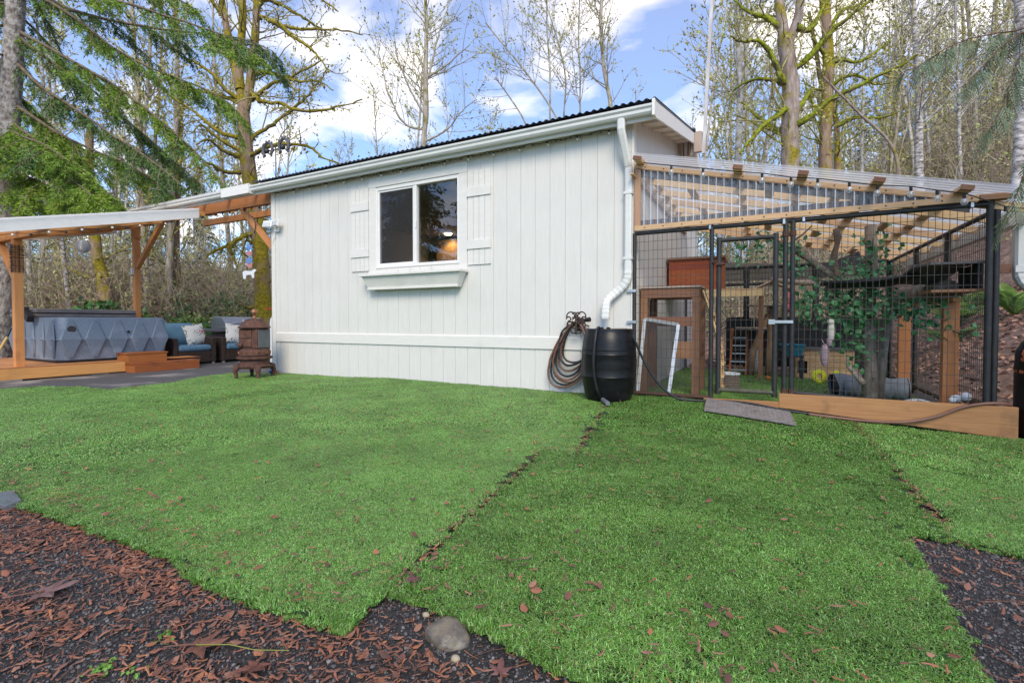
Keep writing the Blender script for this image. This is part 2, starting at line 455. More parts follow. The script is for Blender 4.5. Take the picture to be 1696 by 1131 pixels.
        if bevel:
            b = o.modifiers.new("bevel", 'BEVEL'); b.width = bevel; b.segments = 2; b.limit_method = 'ANGLE'
        if smooth and auto:
            me.set_sharp_from_angle(angle=math.radians(auto))
        if kind: o['kind'] = kind
        if label: o['label'] = label
        return o

def solo(mb, name, material, label, cat, loc=None, group=None, smooth=False, bevel=0.0, auto=None):
    """a thing that is one mesh; origin put at loc"""
    o = mb.build(name, material, None, smooth, bevel, auto=auto)
    if loc is not None:
        o.data.transform(Matrix.Translation(-Vector(loc))); o.location = loc
    return tag(o, label, cat, group)

def copy_tree(o, parent=None):
    c = o.copy(); COL.objects.link(c)
    if parent is not None:
        c.parent = parent
    for ch in [x for x in CHILD.get(o.name, [])]:
        copy_tree(ch, c)
    return c
CHILD = {}
def register(o):
    CHILD[o.name] = list(o.children)
    for c in o.children: register(c)

def sm(t, a, b):
    x = min(1, max(0, (t - a) / (b - a))); return x * x * (3 - 2 * x)

def ground_z(x, y):
    z = -0.055 - 0.12 * sm(x, 0.8, 3.2) * sm(y, -4.5, -0.8) - 0.05 * sm(-x, 4.0, 6.8)
    z += 0.012 * math.sin(x * 1.7 + 0.4) * math.sin(y * 1.3 + 1.0)
    z -= 0.06 * sm(-x, 7.9, 8.8) * sm(-y, 0.3, 1.2)
    # bank to the right of the run
    z += 0.55 * max(0, x - 3.75 + 0.5 * sm(y, 1, 5)) * sm(y, -2.5, 1.0) * (1 - 0.5 * sm(x, 8, 30))
    # hillside behind, higher on the right
    k = 0.10 + 0.16 * sm(x, -6, 14)
    z += k * max(0, y - 11) * (1 - 0.55 * sm(y, 40, 120))
    z += 0.07 * max(0, -x - 15) * (1 - 0.5 * sm(-x, 40, 120))
    return z
# ================================================================== ground
def axis_pts(segs):
    out = []
    for a, b, st in segs:
        n = max(1, round((b - a) / st)); out += [a + (b - a) * i / n for i in range(n)]
    out.append(segs[-1][1]); return out
xs = axis_pts([(-260, -60, 25), (-60, -20, 4), (-20, -9, 1), (-9, 6, 0.3), (6, 20, 1), (20, 60, 4), (60, 240, 25)])
ys = axis_pts([(-120, -20, 20), (-20, -7, 2), (-7, 6, 0.3), (6, 20, 1), (20, 60, 4), (60, 300, 25)])
vs = [(x, y, ground_z(x, y) + (0 if -9 < x < 6 and y < 8 else rnd.uniform(-.06, .06))) for y in ys for x in xs]
nx = len(xs)
fs = [(j * nx + i, j * nx + i + 1, (j + 1) * nx + i + 1, (j + 1) * nx + i) for j in range(len(ys) - 1) for i in range(nx - 1)]
# gravel near the turf, leaf litter in the wood: mixed by place
mg = mat("gravel_and_leaf_ground", (0.018, 0.017, 0.018), (0.05, 0.046, 0.046), scale=(80, 80, 80), rough=0.85, bump=0.010, world=True)
t = mg.node_tree; b = t.nodes["Principled BSDF"]
src = b.inputs["Base Color"].links[0].from_socket
g = t.nodes.new("ShaderNodeNewGeometry")
n1 = t.nodes.new("ShaderNodeTexNoise"); n1.inputs["Scale"].default_value = 9; n1.inputs["Detail"].default_value = 8
t.links.new(g.outputs["Position"], n1.inputs["Vector"])
r1 = t.nodes.new("ShaderNodeValToRGB")
r1.color_ramp.elements[0].position = 0.35; r1.color_ramp.elements[0].color = (0.11, 0.068, 0.052, 1)
r1.color_ramp.elements[1].position = 0.7; r1.color_ramp.elements[1].color = (0.36, 0.245, 0.19, 1)
e = r1.color_ramp.elements.new(0.55); e.color = (0.21, 0.13, 0.10, 1)
t.links.new(n1.outputs["Fac"], r1.inputs[0])
sx = t.nodes.new("ShaderNodeSeparateXYZ"); t.links.new(g.outputs["Position"], sx.inputs[0])
def mrange(sock, a, b_):
    m_ = t.nodes.new("ShaderNodeMapRange"); m_.inputs[1].default_value = a; m_.inputs[2].default_value = b_
    t.links.new(sock, m_.inputs[0]); return m_.outputs[0]
mx_ = t.nodes.new("ShaderNodeMath"); mx_.operation = 'MAXIMUM'
t.links.new(mrange(sx.outputs[0], 3.3, 3.7), mx_.inputs[0]); t.links.new(mrange(sx.outputs[1], 3.8, 4.8), mx_.inputs[1])
mx2 = t.nodes.new("ShaderNodeMath"); mx2.operation = 'MAXIMUM'
t.links.new(mx_.outputs[0], mx2.inputs[0]); t.links.new(mrange(sx.outputs[0], -10.5, -11.5), mx2.inputs[1])
mm = t.nodes.new("ShaderNodeMix"); mm.data_type = 'RGBA'
t.links.new(mx2.outputs[0], mm.inputs[0]); t.links.new(src, mm.inputs[6]); t.links.new(r1.outputs[0], mm.inputs[7])
t.links.new(mm.outputs[2], b.inputs["Base Color"])
gm = MB(); gm.add(vs, fs)
ground = tag(gm.build("ground", mg, smooth=True), kind='structure', label="dark gravel and leaf litter ground rising into the wood")

# ------------------------------------------------------------------ turf sheets
def turf_z(x, y):
    return ground_z(x, y) + 0.028 + 0.006 * math.sin(x * 3.1 + y) * math.cos(y * 2.3)

def inside(p, poly):
    x, y = p; c = False; n = len(poly)
    for i in range(n):
        x0, y0 = poly[i]; x1, y1 = poly[i - 1]
        if (y0 > y) != (y1 > y) and x < (x1 - x0) * (y - y0) / (y1 - y0) + x0: c = not c
    return c

def rough_edge(poly, step=0.08, amp=0.010):
    out = []
    for i in range(len(poly)):
        a = Vector(poly[i]); c = Vector(poly[(i + 1) % len(poly)])
        n = max(1, int((c - a).length / step)) if (c - a).length < 4 else max(1, int((c - a).length / 0.3))
        for k in range(n):
            p = a.lerp(c, k / n)
            out.append((p.x + rnd.uniform(-amp, amp), p.y + rnd.uniform(-amp, amp)))
    return out

TURF_A = [(-9.5, -4.72), (-5, -4.70), (-2.0, -4.69), (-1.4, -4.655), (-.79, -4.636), (-.54, -4.634), (-.365, -4.685), (.1, -4.68), (.32, -4.667), (.295, -4.55), (.285, -4.45), (.215, -3.87), (.02, -2.63),
          (.262, -2.655), (-.105, -.73), (-.10, -.012), (-6.36, -.012), (-6.40, -.05), (-6.75, -.15), (-7.0, -.35), (-7.0, -1.0), (-6.73, -1.84), (-6.45, -2.42), (-7.25, -2.45), (-7.8, -2.72), (-7.9, -3.05), (-9.5, -3.5)]
TURF_B = [(.33, -4.462), (.44, -4.459), (.574, -4.46), (.738, -4.5), (.874, -4.522), (1.04, -4.543), (1.45, -4.6), (1.8, -4.62), (1.83, -4.1), (1.853, -3.68), (1.872, -3.07), (2.03, -3.075),
          (2.085, -.62), (2.09, -.10), (1.52, -.075), (.8, -.055), (.05, -.03), (-.06, -.03), (-.075, -.73), (.288, -2.635), (.05, -2.62), (.245, -3.87), (.32, -4.44)]
TURF_C = [(2.095, -3.075), (2.26, -3.1), (3.0, -3.15), (4.2, -3.2), (4.2, -.4), (3.36, -.12), (2.13, -.11), (2.125, -.62)]
TURF_D = [(.03, .03), (3.07, .03), (3.07, 3.95), (.03, 3.95)]
M_TURFBASE = mat("turf_backing", (0.016, 0.040, 0.012), (0.026, 0.058, 0.018), scale=(60, 60, 60), rough=0.9, world=True)
def turf_sheet(poly, label, drop=0.035):
    import bmesh
    poly = rough_edge(poly)
    bm = bmesh.new()
    top = [bm.verts.new((x, y, turf_z(x, y))) for x, y in poly]
    from mathutils.geometry import tessellate_polygon
    for a, b_, c in tessellate_polygon([[Vector((x, y, 0)) for x, y in poly]]):
        try: bm.faces.new((top[a], top[b_], top[c]))
        except ValueError: pass
    # cut along a coarse lattice so the sheet follows the ground
    for ax in (0, 1):
        lo = min(p[ax] for p in poly); hi = max(p[ax] for p in poly)
        k = lo + 0.11
        while k < hi:
            no = [0, 0, 0]; no[ax] = 1; co = [0, 0, 0]; co[ax] = k
            bmesh.ops.bisect_plane(bm, geom=bm.verts[:] + bm.edges[:] + bm.faces[:], plane_co=co, plane_no=no)
            k += 0.22
    for v in bm.verts: v.co.z = turf_z(v.co.x, v.co.y) - .006
    be = [e for e in bm.edges if len(e.link_faces) == 1]
    r = bmesh.ops.extrude_edge_only(bm, edges=be)
    for v in r['geom']:
        if isinstance(v, bmesh.types.BMVert): v.co.z -= drop
    bmesh.ops.recalc_face_normals(bm, faces=bm.faces[:])
    me = bpy.data.meshes.new("artificial_turf"); bm.to_mesh(me); bm.free()
    me.materials.append(M_TURFBASE)
    o = bpy.data.objects.new("artificial_turf", me); COL.objects.link(o)
    return tag(o, label, None, None, 'structure')
turf_sheet(TURF_A, "large left sheet of artificial turf below the white wall")
turf_sheet(TURF_B, "middle sheet of artificial turf in front of the cage door")
turf_sheet(TURF_C, "right sheet of artificial turf beyond the leafy gap")
turf_sheet(TURF_D, "artificial turf floor inside the wire run")

# patio paving left of the house
pp = [(-12.6, -3.6), (-7.6, -3.2), (-6.2, -2.2), (-6.38, .0), (-6.38, 3.2), (-11.2, 3.4), (-12.6, 1.5)]
pm = MB(); pm.add([(x, y, ground_z(x, y) + 0.016) for x, y in pp], [tuple(range(len(pp)))])
tag(pm.build("patio", M_PAVE), kind='structure', label="dark paved patio under the timber cover")

# ================================================================== house
HX0 = -6.37
house = thing("house", "single storey white house with grooved siding, sliding window and metal roof", "house", (-3.2, 3.0, 0))
PIT = 0.236
def roof_z(y): return 3.198 + PIT * (y + 0.4) if y <= 3 else 3.198 + PIT * 3.4 - PIT * (y - 3)
WX0, WX1, WZ0, WZ1 = -3.94, -2.39, 1.648, 2.872
# structural wall behind the boards
m = MB()
m.box(HX0, WX0, .0095, .11, -.25, 3.20); m.box(WX1, -.012, .0095, .11, -.25, 3.20)
m.box(WX0, WX1, .0095, .11, -.25, WZ0); m.box(WX0, WX1, .0095, .11, WZ1, 3.20)
m.build("front_wall", M_SIDING, house)
def gable(x0, x1):
    return MB().prism([(.112, -.25), (6.0, -.25), (6.0, roof_z(6.0) - .1), (3.0, roof_z(3) - .1), (.112, roof_z(.112) - .1)], 0, x0, x1)
gable(-.11, 0).build("gable_wall", M_SIDING, house)
gable(HX0, HX0 + .1).build("gable_wall", M_SIDING, house)
MB().box(HX0 + .1, -.11, 5.9, 6.0, -.25, 3.2).build("rear_wall", M_SIDING, house)
# siding boards between the grooves
xb = [-.015 - .2052 * k for k in range(31)]
xb = [x for x in xb if x > HX0 + .13] + [HX0 + .11]
gap = .0021
for k in range(len(xb) - 1):
    x1, x0 = xb[k] - gap, xb[k + 1] + gap
    MB().box(x0, x1, 0, .014, -.22, .495).build("siding_board", M_SIDING, house)
    m = MB()
    if x1 <= WX0 or x0 >= WX1:
        m.box(x0, x1, 0, .014, .635, 3.165)
    else:
        m.box(x0, x1, 0, .014, .635, WZ0); MB().box(x0, x1, 0, .014, WZ1, 3.165).build("siding_board", M_SIDING, house)
        if x0 < WX0: MB().box(x0, WX0, 0, .014, WZ0, WZ1).build("siding_board", M_SIDING, house)
        if x1 > WX1: MB().box(WX1, x1, 0, .014, WZ0, WZ1).build("siding_board", M_SIDING, house)
    m.build("siding_board", M_SIDING, house)
# belt board with a sloping top, corner trims
MB().prism([(-.022, .488), (.008, .488), (.008, .648), (-.004, .648), (-.022, .634)], 0, HX0 + .1, -.012).build("belt_board", M_TRIM, house)
m = MB(); m.box(HX0 - .012, HX0 + .095, -.014, .015, -.22, 3.15); m.box(HX0 - .014, HX0 - .001, -.014, .10, -.22, 3.15)
m.build("corner_trim", M_TRIM, house)
MB().box(-.013, .012, -.012, .11, -.22, 3.17).build("corner_trim", M_TRIM, house)
# gable siding strips inside the run (narrow ribs)
for k in range(26):
    y = .22 + .2052 * k
    if y > 5.8: break
    MB().box(0.001, .005, y, y + .203, -.2, min(roof_z(y), roof_z(y + .196)) - .13).build("siding_board", M_SIDING, house)
# window trim
m = MB()
m.box(-4.065, WX0 + .012, -.016, .012, 1.60, 2.885); m.box(WX1 - .012, -2.268, -.016, .012, 1.60, 2.885)
m.box(-4.065, -2.268, -.019, .012, 2.886, 3.03)
m.box(-4.075, -2.262, -.022, .012, 1.52, 1.612)
m.build("window_trim", M_TRIM, house, bevel=.002)
win = MB()
fw = .045
win.box(WX0, WX0 + fw, -.012, .07, WZ0, WZ1); win.box(WX1 - fw, WX1, -.012, .07, WZ0, WZ1)
win.box(WX0 + fw, WX1 - fw, -.012, .07, WZ1 - fw, WZ1); win.box(WX0 + fw, WX1 - fw, -.012, .07, WZ0, WZ0 + fw)
window = win.build("window", M_VINYL, house, bevel=.003)
MB().box(-3.205, -3.15, -.008, .055, WZ0 + fw, WZ1 - fw).build("mullion", M_VINYL, window, bevel=.003)
s = MB()
x0, x1, z0, z1 = WX0 + fw, -3.206, WZ0 + fw, WZ1 - fw
s.box(x0, x0 + .028, .004, .045, z0, z1); s.box(x1 - .02, x1, .004, .045, z0, z1); s.box(x0 + .028, x1 - .02, .004, .045, z0, z0 + .028); s.box(x0 + .028, x1 - .02, .004, .045, z1 - .028, z1)
s.build("sash", M_VINYL, window)
MB().add([(x0 + .028, .011, z0 + .028), (x1 - .02, .011, z0 + .028), (x1 - .02, .011, z1 - .028), (x0 + .028, .011, z1 - .028)], [(0, 1, 2, 3)]).build("insect_screen", M_SCREEN, window)
MB().add([(x0 + .028, .032, z0 + .028), (x1 - .02, .032, z0 + .028), (x1 - .02, .032, z1 - .028), (x0 + .028, .032, z1 - .028)], [(0, 1, 2, 3)]).build("pane", M_GLASS, window)
MB().add([(-3.149, .038, WZ0 + fw), (WX1 - fw, .038, WZ0 + fw), (WX1 - fw, .038, WZ1 - fw), (-3.149, .038, WZ1 - fw)], [(0, 1, 2, 3)]).build("pane", M_GLASS, window)
MB().box(-3.166, -3.148, -.02, -.006, 2.20, 2.30).build("latch", M_VINYL, window)
# shutters: four boards and two battens each
def shutter(x0, x1, z0, z1, b1, b2):
    sh = MB().box(x0, x1, -.004, -.0005, z0 + .01, z1 - .01).build("shutter", M_TRIM, house)
    n = 4; w = (x1 - x0) / n
    for k in range(n):
        MB().box(x0 + k * w + .003, x0 + (k + 1) * w - .003, -.018, -.0042, z0, z1).build("shutter_board", M_TRIM, sh)
    for a, c in (b1, b2):
        MB().box(x0 - .006, x1 + .006, -.036, -.0182, a, c).build("batten", M_TRIM, sh, bevel=.002)
shutter(-4.435, -4.075, 1.62, 2.90, (2.555, 2.69), (1.838, 1.965))
shutter(-2.258, -1.895, 1.612, 2.89, (2.537, 2.664), (1.825, 1.945))
# flower box
fb = MB()
def fbx(xa0, xa1, xb0, xb1, ya, yb, za, zb):
    # hollow tapered trough: outer shell + rim + foot strip
    o = [(xa0, -.022, za), (xa1, -.022, za), (xa1, ya, za), (xa0, ya, za)]
    u = [(xb0, -.022, zb), (xb1, -.022, zb), (xb1, yb, zb), (xb0, yb, zb)]
    i_ = [(xa0 + .02, -.04, za), (xa1 - .02, -.04, za), (xa1 - .02, ya + .02, za), (xa0 + .02, ya + .02, za)]
    d_ = [(x, y, za - .05) for x, y, z in i_]
    fb.add(o + u + i_ + d_, [(0, 4, 5, 1), (1, 5, 6, 2), (2, 6, 7, 3), (3, 7, 4, 0), (4, 7, 6, 5), (0, 1, 9, 8), (1, 2, 10, 9), (2, 3, 11, 10), (3, 0, 8, 11), (8, 9, 13, 12), (9, 10, 14, 13), (10, 11, 15, 14), (11, 8, 12, 15), (12, 13, 14, 15)])
fbx(-4.06, -2.27, -3.97, -2.36, -.205, -.125, 1.535, 1.315)
box = fb.build("flower_box", M_TRIM, None)
box["label"] = "empty white tapered flower box under the house window"; box["category"] = "flower box"
m = MB(); m.box(-4.085, -2.245, -.232, -.205, 1.512, 1.545); m.box(-4.085, -4.06, -.204, -.022, 1.512, 1.545); m.box(-2.27, -2.245, -.204, -.022, 1.512, 1.545)
m.build("rim_moulding", M_TRIM, box, bevel=.004)
m = MB(); m.bar((-3.985, -.135, 1.328), (-2.345, -.135, 1.328), .028, .03); m.build("foot_moulding", M_TRIM, box, bevel=.004)
tw = MB()
for k in range(7):
    x = rnd.uniform(-3.7, -2.6); p = Vector((x, -.1, 1.5)); pts = [p]
    d = Vector((rnd.uniform(-.6, .6), rnd.uniform(-.3, .2), rnd.uniform(.1, .7)))
    for q in range(3): pts.append(pts[-1] + d * .06 + Vector((0, 0, rnd.uniform(-.01, .02))))
    tw.tube(pts, [.004, .003, .002, .001], 3)
solo(tw, "dry_twigs", mat("dry_twig", (0.36, 0.27, 0.20)), "few dry twigs left lying in the white flower box", "twigs")
# eave: soffit, fascia, gutter
m = MB(); m.prism([(-.14, 3.085), (.0, 3.135), (.0, 3.16), (-.14, 3.11)], 0, HX0 - .25, .27); m.build("soffit", M_SOFFIT, house)
MB().box(HX0 - .25, .268, -.165, -.1405, 3.062, 3.205).build("fascia_board", M_TRIM, house)
GP = [(-.386, 3.115), (-.386, 3.055), (-.45, 3.055), (-.468, 3.075), (-.470, 3.105), (-.490, 3.125), (-.492, 3.148), (-.478, 3.150), (-.478, 3.135), (-.460, 3.11), (-.455, 3.078), (-.44, 3.07), (-.40, 3.07), (-.40, 3.115)]
GP = [(y + .22, z + .048) for y, z in GP]
gut = MB().prism(GP, 0, HX0 - .23, .262).build("gutter", M_GUTTER, house)
m = MB(); m.prism([(-.166, 3.10), (-.23, 3.10), (-.25, 3.13), (-.275, 3.20), (-.166, 3.20)], 0, .262, .266); m.build("end_cap", M_GUTTER, gut)
m = MB(); m.box(-7.38, HX0 - .23, -.285, -.166, 3.07, 3.235); m.build("gutter_joint_box", M_FASCIA, house, bevel=.004)
# corrugated roof sheets
def corrugated(x0, x1, yz, wave=.085, amp=.011, per=8, th=.0):
    n = max(2, int((x1 - x0) / wave * per)); vs = []; fs = []
    for i in range(n + 1):
        x = x0 + (x1 - x0) * i / n; dz = amp * math.sin(2 * pi * (x - x0) / wave)
        for y, z in yz: vs.append((x, y, z + dz))
    k = len(yz)
    for i in range(n):
        for j in range(k - 1): fs.append((i * k + j, (i + 1) * k + j, (i + 1) * k + j + 1, i * k + j + 1))
    return MB().add(vs, fs)
corrugated(HX0 - .25, .30, [(-.25, roof_z(-.25) + .020), (3.0, roof_z(3) + .02)]).build("roof", M_ROOFMETAL, house, smooth=True)
corrugated(HX0 - .25, .30, [(3.001, roof_z(3) + .004), (6.4, roof_z(6.4) + .005)]).build("roof", M_ROOFMETAL, house, smooth=True)
MB().bar((HX0 - .26, 3.0, roof_z(3) + .03), (.31, 3.0, roof_z(3) + .03), .22, .02).build("ridge_cap", M_ROOFMETAL, house)
# rake boards and rake soffit (right gable)
m = MB()
m.prism([(-.14, roof_z(-.14) - .185), (-.14, roof_z(-.14) - .012), (3.0, roof_z(3) - .012), (3.0, roof_z(3) - .185)], 0, .27, .294)
m.build("rake_board", M_FASCIA, house)
MB().prism([(3.002, roof_z(3) - .185), (3.002, roof_z(3) - .012), (6.3, roof_z(6.3) - .012), (6.3, roof_z(6.3) - .185)], 0, .27, .294).build("rake_board", M_FASCIA, house)
MB().box(.2675, .297, -.278, -.141, 3.062, 3.238).build("rake_return", M_FASCIA, house)
MB().prism([(-.13, roof_z(-.13) - .10), (3.0, roof_z(3) - .10), (6.3, roof_z(6.3) - .1), (6.3, roof_z(6.3) - .07), (3.0, roof_z(3) - .07), (-.13, roof_z(-.13) - .07)], 0, .001, .2695).build("rake_soffit", M_SOFFIT, house)
for yy in (.45, 1.05, 1.65, 2.25, 2.85):
    MB().prism([(yy, roof_z(yy) - .135), (yy + .04, roof_z(yy + .04) - .135), (yy + .04, roof_z(yy + .04) - .101), (yy, roof_z(yy) - .101)], 0, .013, .269).build("lookout", M_SOFFIT, house)
# bay of corrugated panel under the rake near the ridge
m = MB()
for k in range(9):
    x = .02 + k * .028
    m.box(x, x + .022, 3.04 + .012 * (k % 2), 3.052 + .012 * (k % 2), 3.64, 3.87)
m.build("ridge_vent_panel", mat("brown_vent_rib", (0.13, 0.06, 0.04), (0.42, 0.37, 0.34), scale=(18, 1, 1), lo=.45, hi=.55), house)
# room behind the window
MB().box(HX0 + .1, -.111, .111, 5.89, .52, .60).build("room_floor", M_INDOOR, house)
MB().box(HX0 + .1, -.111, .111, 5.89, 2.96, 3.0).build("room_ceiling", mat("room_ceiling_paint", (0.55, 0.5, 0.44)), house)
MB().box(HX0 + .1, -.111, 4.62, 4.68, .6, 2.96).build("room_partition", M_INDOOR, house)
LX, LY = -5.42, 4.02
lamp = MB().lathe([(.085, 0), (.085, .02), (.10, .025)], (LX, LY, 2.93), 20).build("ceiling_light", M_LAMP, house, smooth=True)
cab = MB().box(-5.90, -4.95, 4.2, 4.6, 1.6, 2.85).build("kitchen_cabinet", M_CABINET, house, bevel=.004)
MB().box(-5.92, -5.90, 4.19, 4.20, 1.7, 2.7).build("handle", M_DARKSTEEL, cab)
pl_ = bpy.data.lights.new("ceiling_lamp", 'SPOT'); pl_.energy = 13; pl_.color = (1, .68, .36); pl_.spot_size = math.radians(130); pl_.spot_blend = .5; pl_.shadow_soft_size = .06
po = bpy.data.objects.new("ceiling_lamp", pl_); COL.objects.link(po); po.location = (LX, LY, 2.90)
# downspout on the right corner
def spout(path, w=.075, h=.055, name="downspout"):
    return path
dn = MB()
def flat_pipe(mb, pts, w, d, ribs=False):
    """rectangular pipe with rounded corners along pts; w along x, d along y"""
    pts = [Vector(p) for p in pts]
    n = len(pts); ring = []
    prof = [(-1, -.6), (-.6, -1), (.6, -1), (1, -.6), (1, .6), (.6, 1), (-.6, 1), (-1, .6)]
    vs = []; fs = []
    for i in range(n):
        d_ = (pts[min(i + 1, n - 1)] - pts[max(i - 1, 0)]).normalized()
        yv = Vector((0, 1, 0)); xv = yv.cross(d_)
        if xv.length < .2: xv = Vector((1, 0, 0))
        xv.normalize(); yv = d_.cross(xv).normalized()
        k = 1.0 + (.10 if ribs and i % 2 else 0)
        for a, c in prof: vs.append(pts[i] + xv * a * w / 2 * k + yv * c * d / 2 * k)
    for i in range(n - 1):
        for k in range(8):
            k2 = (k + 1) % 8
            fs.append((i * 8 + k, i * 8 + k2, (i + 1) * 8 + k2, (i + 1) * 8 + k))
    fs.append(tuple(range(7, -1, -1))); fs.append(tuple((n - 1) * 8 + k for k in range(8)))
    return mb.add(vs, fs)
down = thing("downspout", "white downspout bending over the black barrel by the house corner", "downspout", (-.03, -.06, 2))
flat_pipe(MB(), [(-.085, -.205, 3.13), (-.085, -.205, 3.0), (-.08, -.19, 2.95), (-.05, -.09, 2.70), (-.04, -.06, 2.62)], .085, .065).build("upper_elbow", M_GUTTER, down, bevel=0)
flat_pipe(MB(), [(-.038, -.055, 2.63), (-.038, -.055, 1.40)], .08, .06).build("pipe", M_GUTTER, down)
pts = []
for k in range(27):
    a = k / 26
    x = -.038 - .235 * sm(a, .08, .70); z = 1.42 - .56 * a - .02 * math.sin(a * 6); pts.append((x, -.06 - .10 * sm(a, .3, 1), z))
flat_pipe(MB(), pts, .085, .07, True).build("flexible_elbow", M_GUTTER, down)
m = MB(); m.box(-.088, .012, -.09, -.012, 2.30, 2.33); m.box(-.088, .012, -.09, -.012, 1.55, 1.58); m.build("strap", M_GUTTER, down)
# flood light on the left corner
fl = thing("flood_light", "small white twin flood light on the left house corner", "flood light", (-6.2, -.04, 2.45))
MB().cbox((-6.2, -.03, 2.45), (.10, .035, .10)).build("base", M_VINYL, fl, bevel=.006)
for dx, rz in ((-.12, .35), (.10, -.2)):
    r = Matrix.Rotation(rz, 3, 'Z') @ Matrix.Rotation(-.35, 3, 'X')
    h = MB().cbox((-6.2 + dx, -.12, 2.53), (.17, .035, .12), r).build("lamp_head", M_VINYL, fl, bevel=.005)
    MB().cbox((-6.2 + dx, -.142, 2.528), (.14, .006, .09), r).build("lens", mat("flood_lens", (0.55, 0.58, 0.60)), h)
    MB().tube([(-6.2, -.04, 2.47), (-6.2 + dx * .7, -.09, 2.50)], .012, 6).build("arm", M_VINYL, fl)
MB().tube([(-6.24, -.03, 2.40), (-6.27, -.03, 2.30), (-6.33, -.02, 2.22)], .004, 4).build("cable", M_WHITEP, fl)
# festoon along the eave
fe = thing("eave_string_lights", "thin string of small clear bulbs clipped under the house eave", "string lights", (-3.2, -.05, 3.1))
pts = [(HX0 + .1 + k * .155, -.055, 3.075 + .012 * math.cos(k * pi) - .0) for k in range(41)]
MB().tube(pts, .005, 4).build("cord", M_BLACK, fe)
cl = MB()
for k in range(96):
    x = HX0 + .15 + k * .064
    if rnd.random() < .8: cl.box(x, x + .030, -.022, -.001, 3.075, 3.09)
cl.build("clip_strip", mat("grey_clip", (0.30, 0.31, 0.28)), fe, kind='stuff')
bm0 = MB().ball((0, 0, -.03), .018, 8, 6); bm0.tube([(0, 0, 0), (0, 0, -.018)], .009, 6)
bo = None
for k in range(16):
    x = HX0 + .25 + k * .39
    if bo is None:
        bo = MB().ball((x, -.055, 3.035), .018, 8, 6).build("bulb", M_BULB, fe, smooth=True)
        so = MB().tube([(x, -.055, 3.075), (x, -.055, 3.048)], .010, 6).build("socket", M_BLACK, fe)
        bx = x
    else:
        for q in (bo, so):
            c = q.copy(); COL.objects.link(c); c.location = q.location + Vector((x - bx, 0, 0))
# pole by the ridge
pole = thing("roof_pole", "tall white weathered pole rising beside the right roof ridge", "pole", (.36, 3.0, 3.4))
MB().prism([(.298, 3.66), (.42, 3.66), (.42, 3.99), (.36, 4.0), (.298, roof_z(3) - .02)], 1, 2.96, 3.05).build("foot_plank", PALEW[2], pole)
MB().bar((.44, 3.0, 3.62), (.62, 3.0, 7.6), .07, .05).build("shaft", mat("peeling_white_pole", (0.66, 0.63, 0.62), (0.45, 0.40, 0.38), scale=(9, 9, 3)), pole)
# ornament on the roof
orn = thing("wind_spinner", "dark metal wind ornament with two toothed rings above the roof", "wind spinner", (-7.05, .6, 3.55))
MB().tube([(-7.06, .6, 3.3), (-7.06, .6, 4.20)], .012, 6).build("stem", M_DARKSTEEL, orn)
MB().tube([(-7.33, .6, 4.17), (-6.80, .6, 4.17)], .012, 6).build("crossbar", M_DARKSTEEL, orn)
for sx_ in (-1, 1):
    cx = -7.065 + sx_ * .235
    r = MB().torus((cx, .6, 4.20), .135, .030, 'y', 20, 5, (pi * .5 - 2.5 + (pi if sx_ < 0 else 0) * 0, pi * .5 + 2.5))
    for k in range(10):
        a = pi * .5 - 2.4 + k * .53
        r.cbox((cx + .172 * math.cos(a), .6, 4.20 + .172 * math.sin(a)), (.035, .02, .03), Matrix.Rotation(-a, 3, 'Y'))
    r.build("toothed_ring", mat("grey_ornament", (0.10, 0.10, 0.12)), orn)
    MB().ball((cx, .58, 4.17), .052, 10, 8).build("ball", M_DARKSTEEL, orn, smooth=True)
# ================================================================== timber cover over the hot tub and patio
def zr(y): return 2.265 + .258 * (y + 2.92)
cover = thing("patio_cover", "cedar stained timber cover with white fascia and clear corrugated roof", "patio cover", (-9.3, -1.0, 0))
P1 = (-9.3, -2.42); P2 = (-11.27, .15)
MB().box(P1[0] - .055, P1[0] + .055, P1[1] - .055, P1[1] + .055, .112, 2.15).build("post", CEDAR[2], cover, bevel=.004)
MB().box(P2[0] - .055, P2[0] + .055, P2[1] - .055, P2[1] + .055, -.12, 2.97).build("post", CEDAR[2], cover, bevel=.004)
MB().box(P2[0] + .0555, P2[0] + .095, P2[1] - .05, P2[1] + .05, 2.72, 2.97).build("post_cleat", CEDAR[2], cover)
MB().box(P2[0] - .095, P2[0] - .0555, P2[1] - .05, P2[1] + .05, 2.72, 2.97).build("post_cleat", CEDAR[2], cover)
MB().box(-12.35, -6.385, .105, .195, 2.972, 3.172).build("beam", CEDAR[0], cover, bevel=.004)
MB().box(-12.0, -6.385, 2.05, 2.14, 3.40, 3.55).build("beam", CEDAR[0], cover, bevel=.004)
MB().box(-12.4, -8.27, -2.475, -2.365, 2.152, 2.285).build("beam", CEDAR[0], cover, bevel=.004)
MB().box(-12.05, -11.95, -2.47, -2.37, -.2, 2.15).build("post", CEDAR[2], cover, bevel=.004)
def brace(a, b): MB().bar(a, b, .085, .085, (0, 1, 0)).build("brace", CEDAR[2], cover, bevel=.004)
brace((-7.43, .15, 2.97), (-6.42, .15, 2.06))
brace((-11.20, .15, 2.07), (-10.17, .15, 2.985))
brace((-9.36, -2.42, 1.55), (-9.98, -2.42, 2.17))
for x in (-8.30, -9.05, -9.8, -10.55, -11.3, -11.9):
    MB().bar((x, -3.5, zr(-3.5) - .075), (x, -.05, zr(-.05) - .075), .038, .088).build("rafter", CEDAR[1], cover)
for y in (-3.3, -2.7, -2.1, -1.5, -.9, -.35):
    MB().box(-12.0, -8.23, y - .045, y + .045, zr(y) - .031, zr(y) - .008).build("purlin", CEDAR[0], cover)
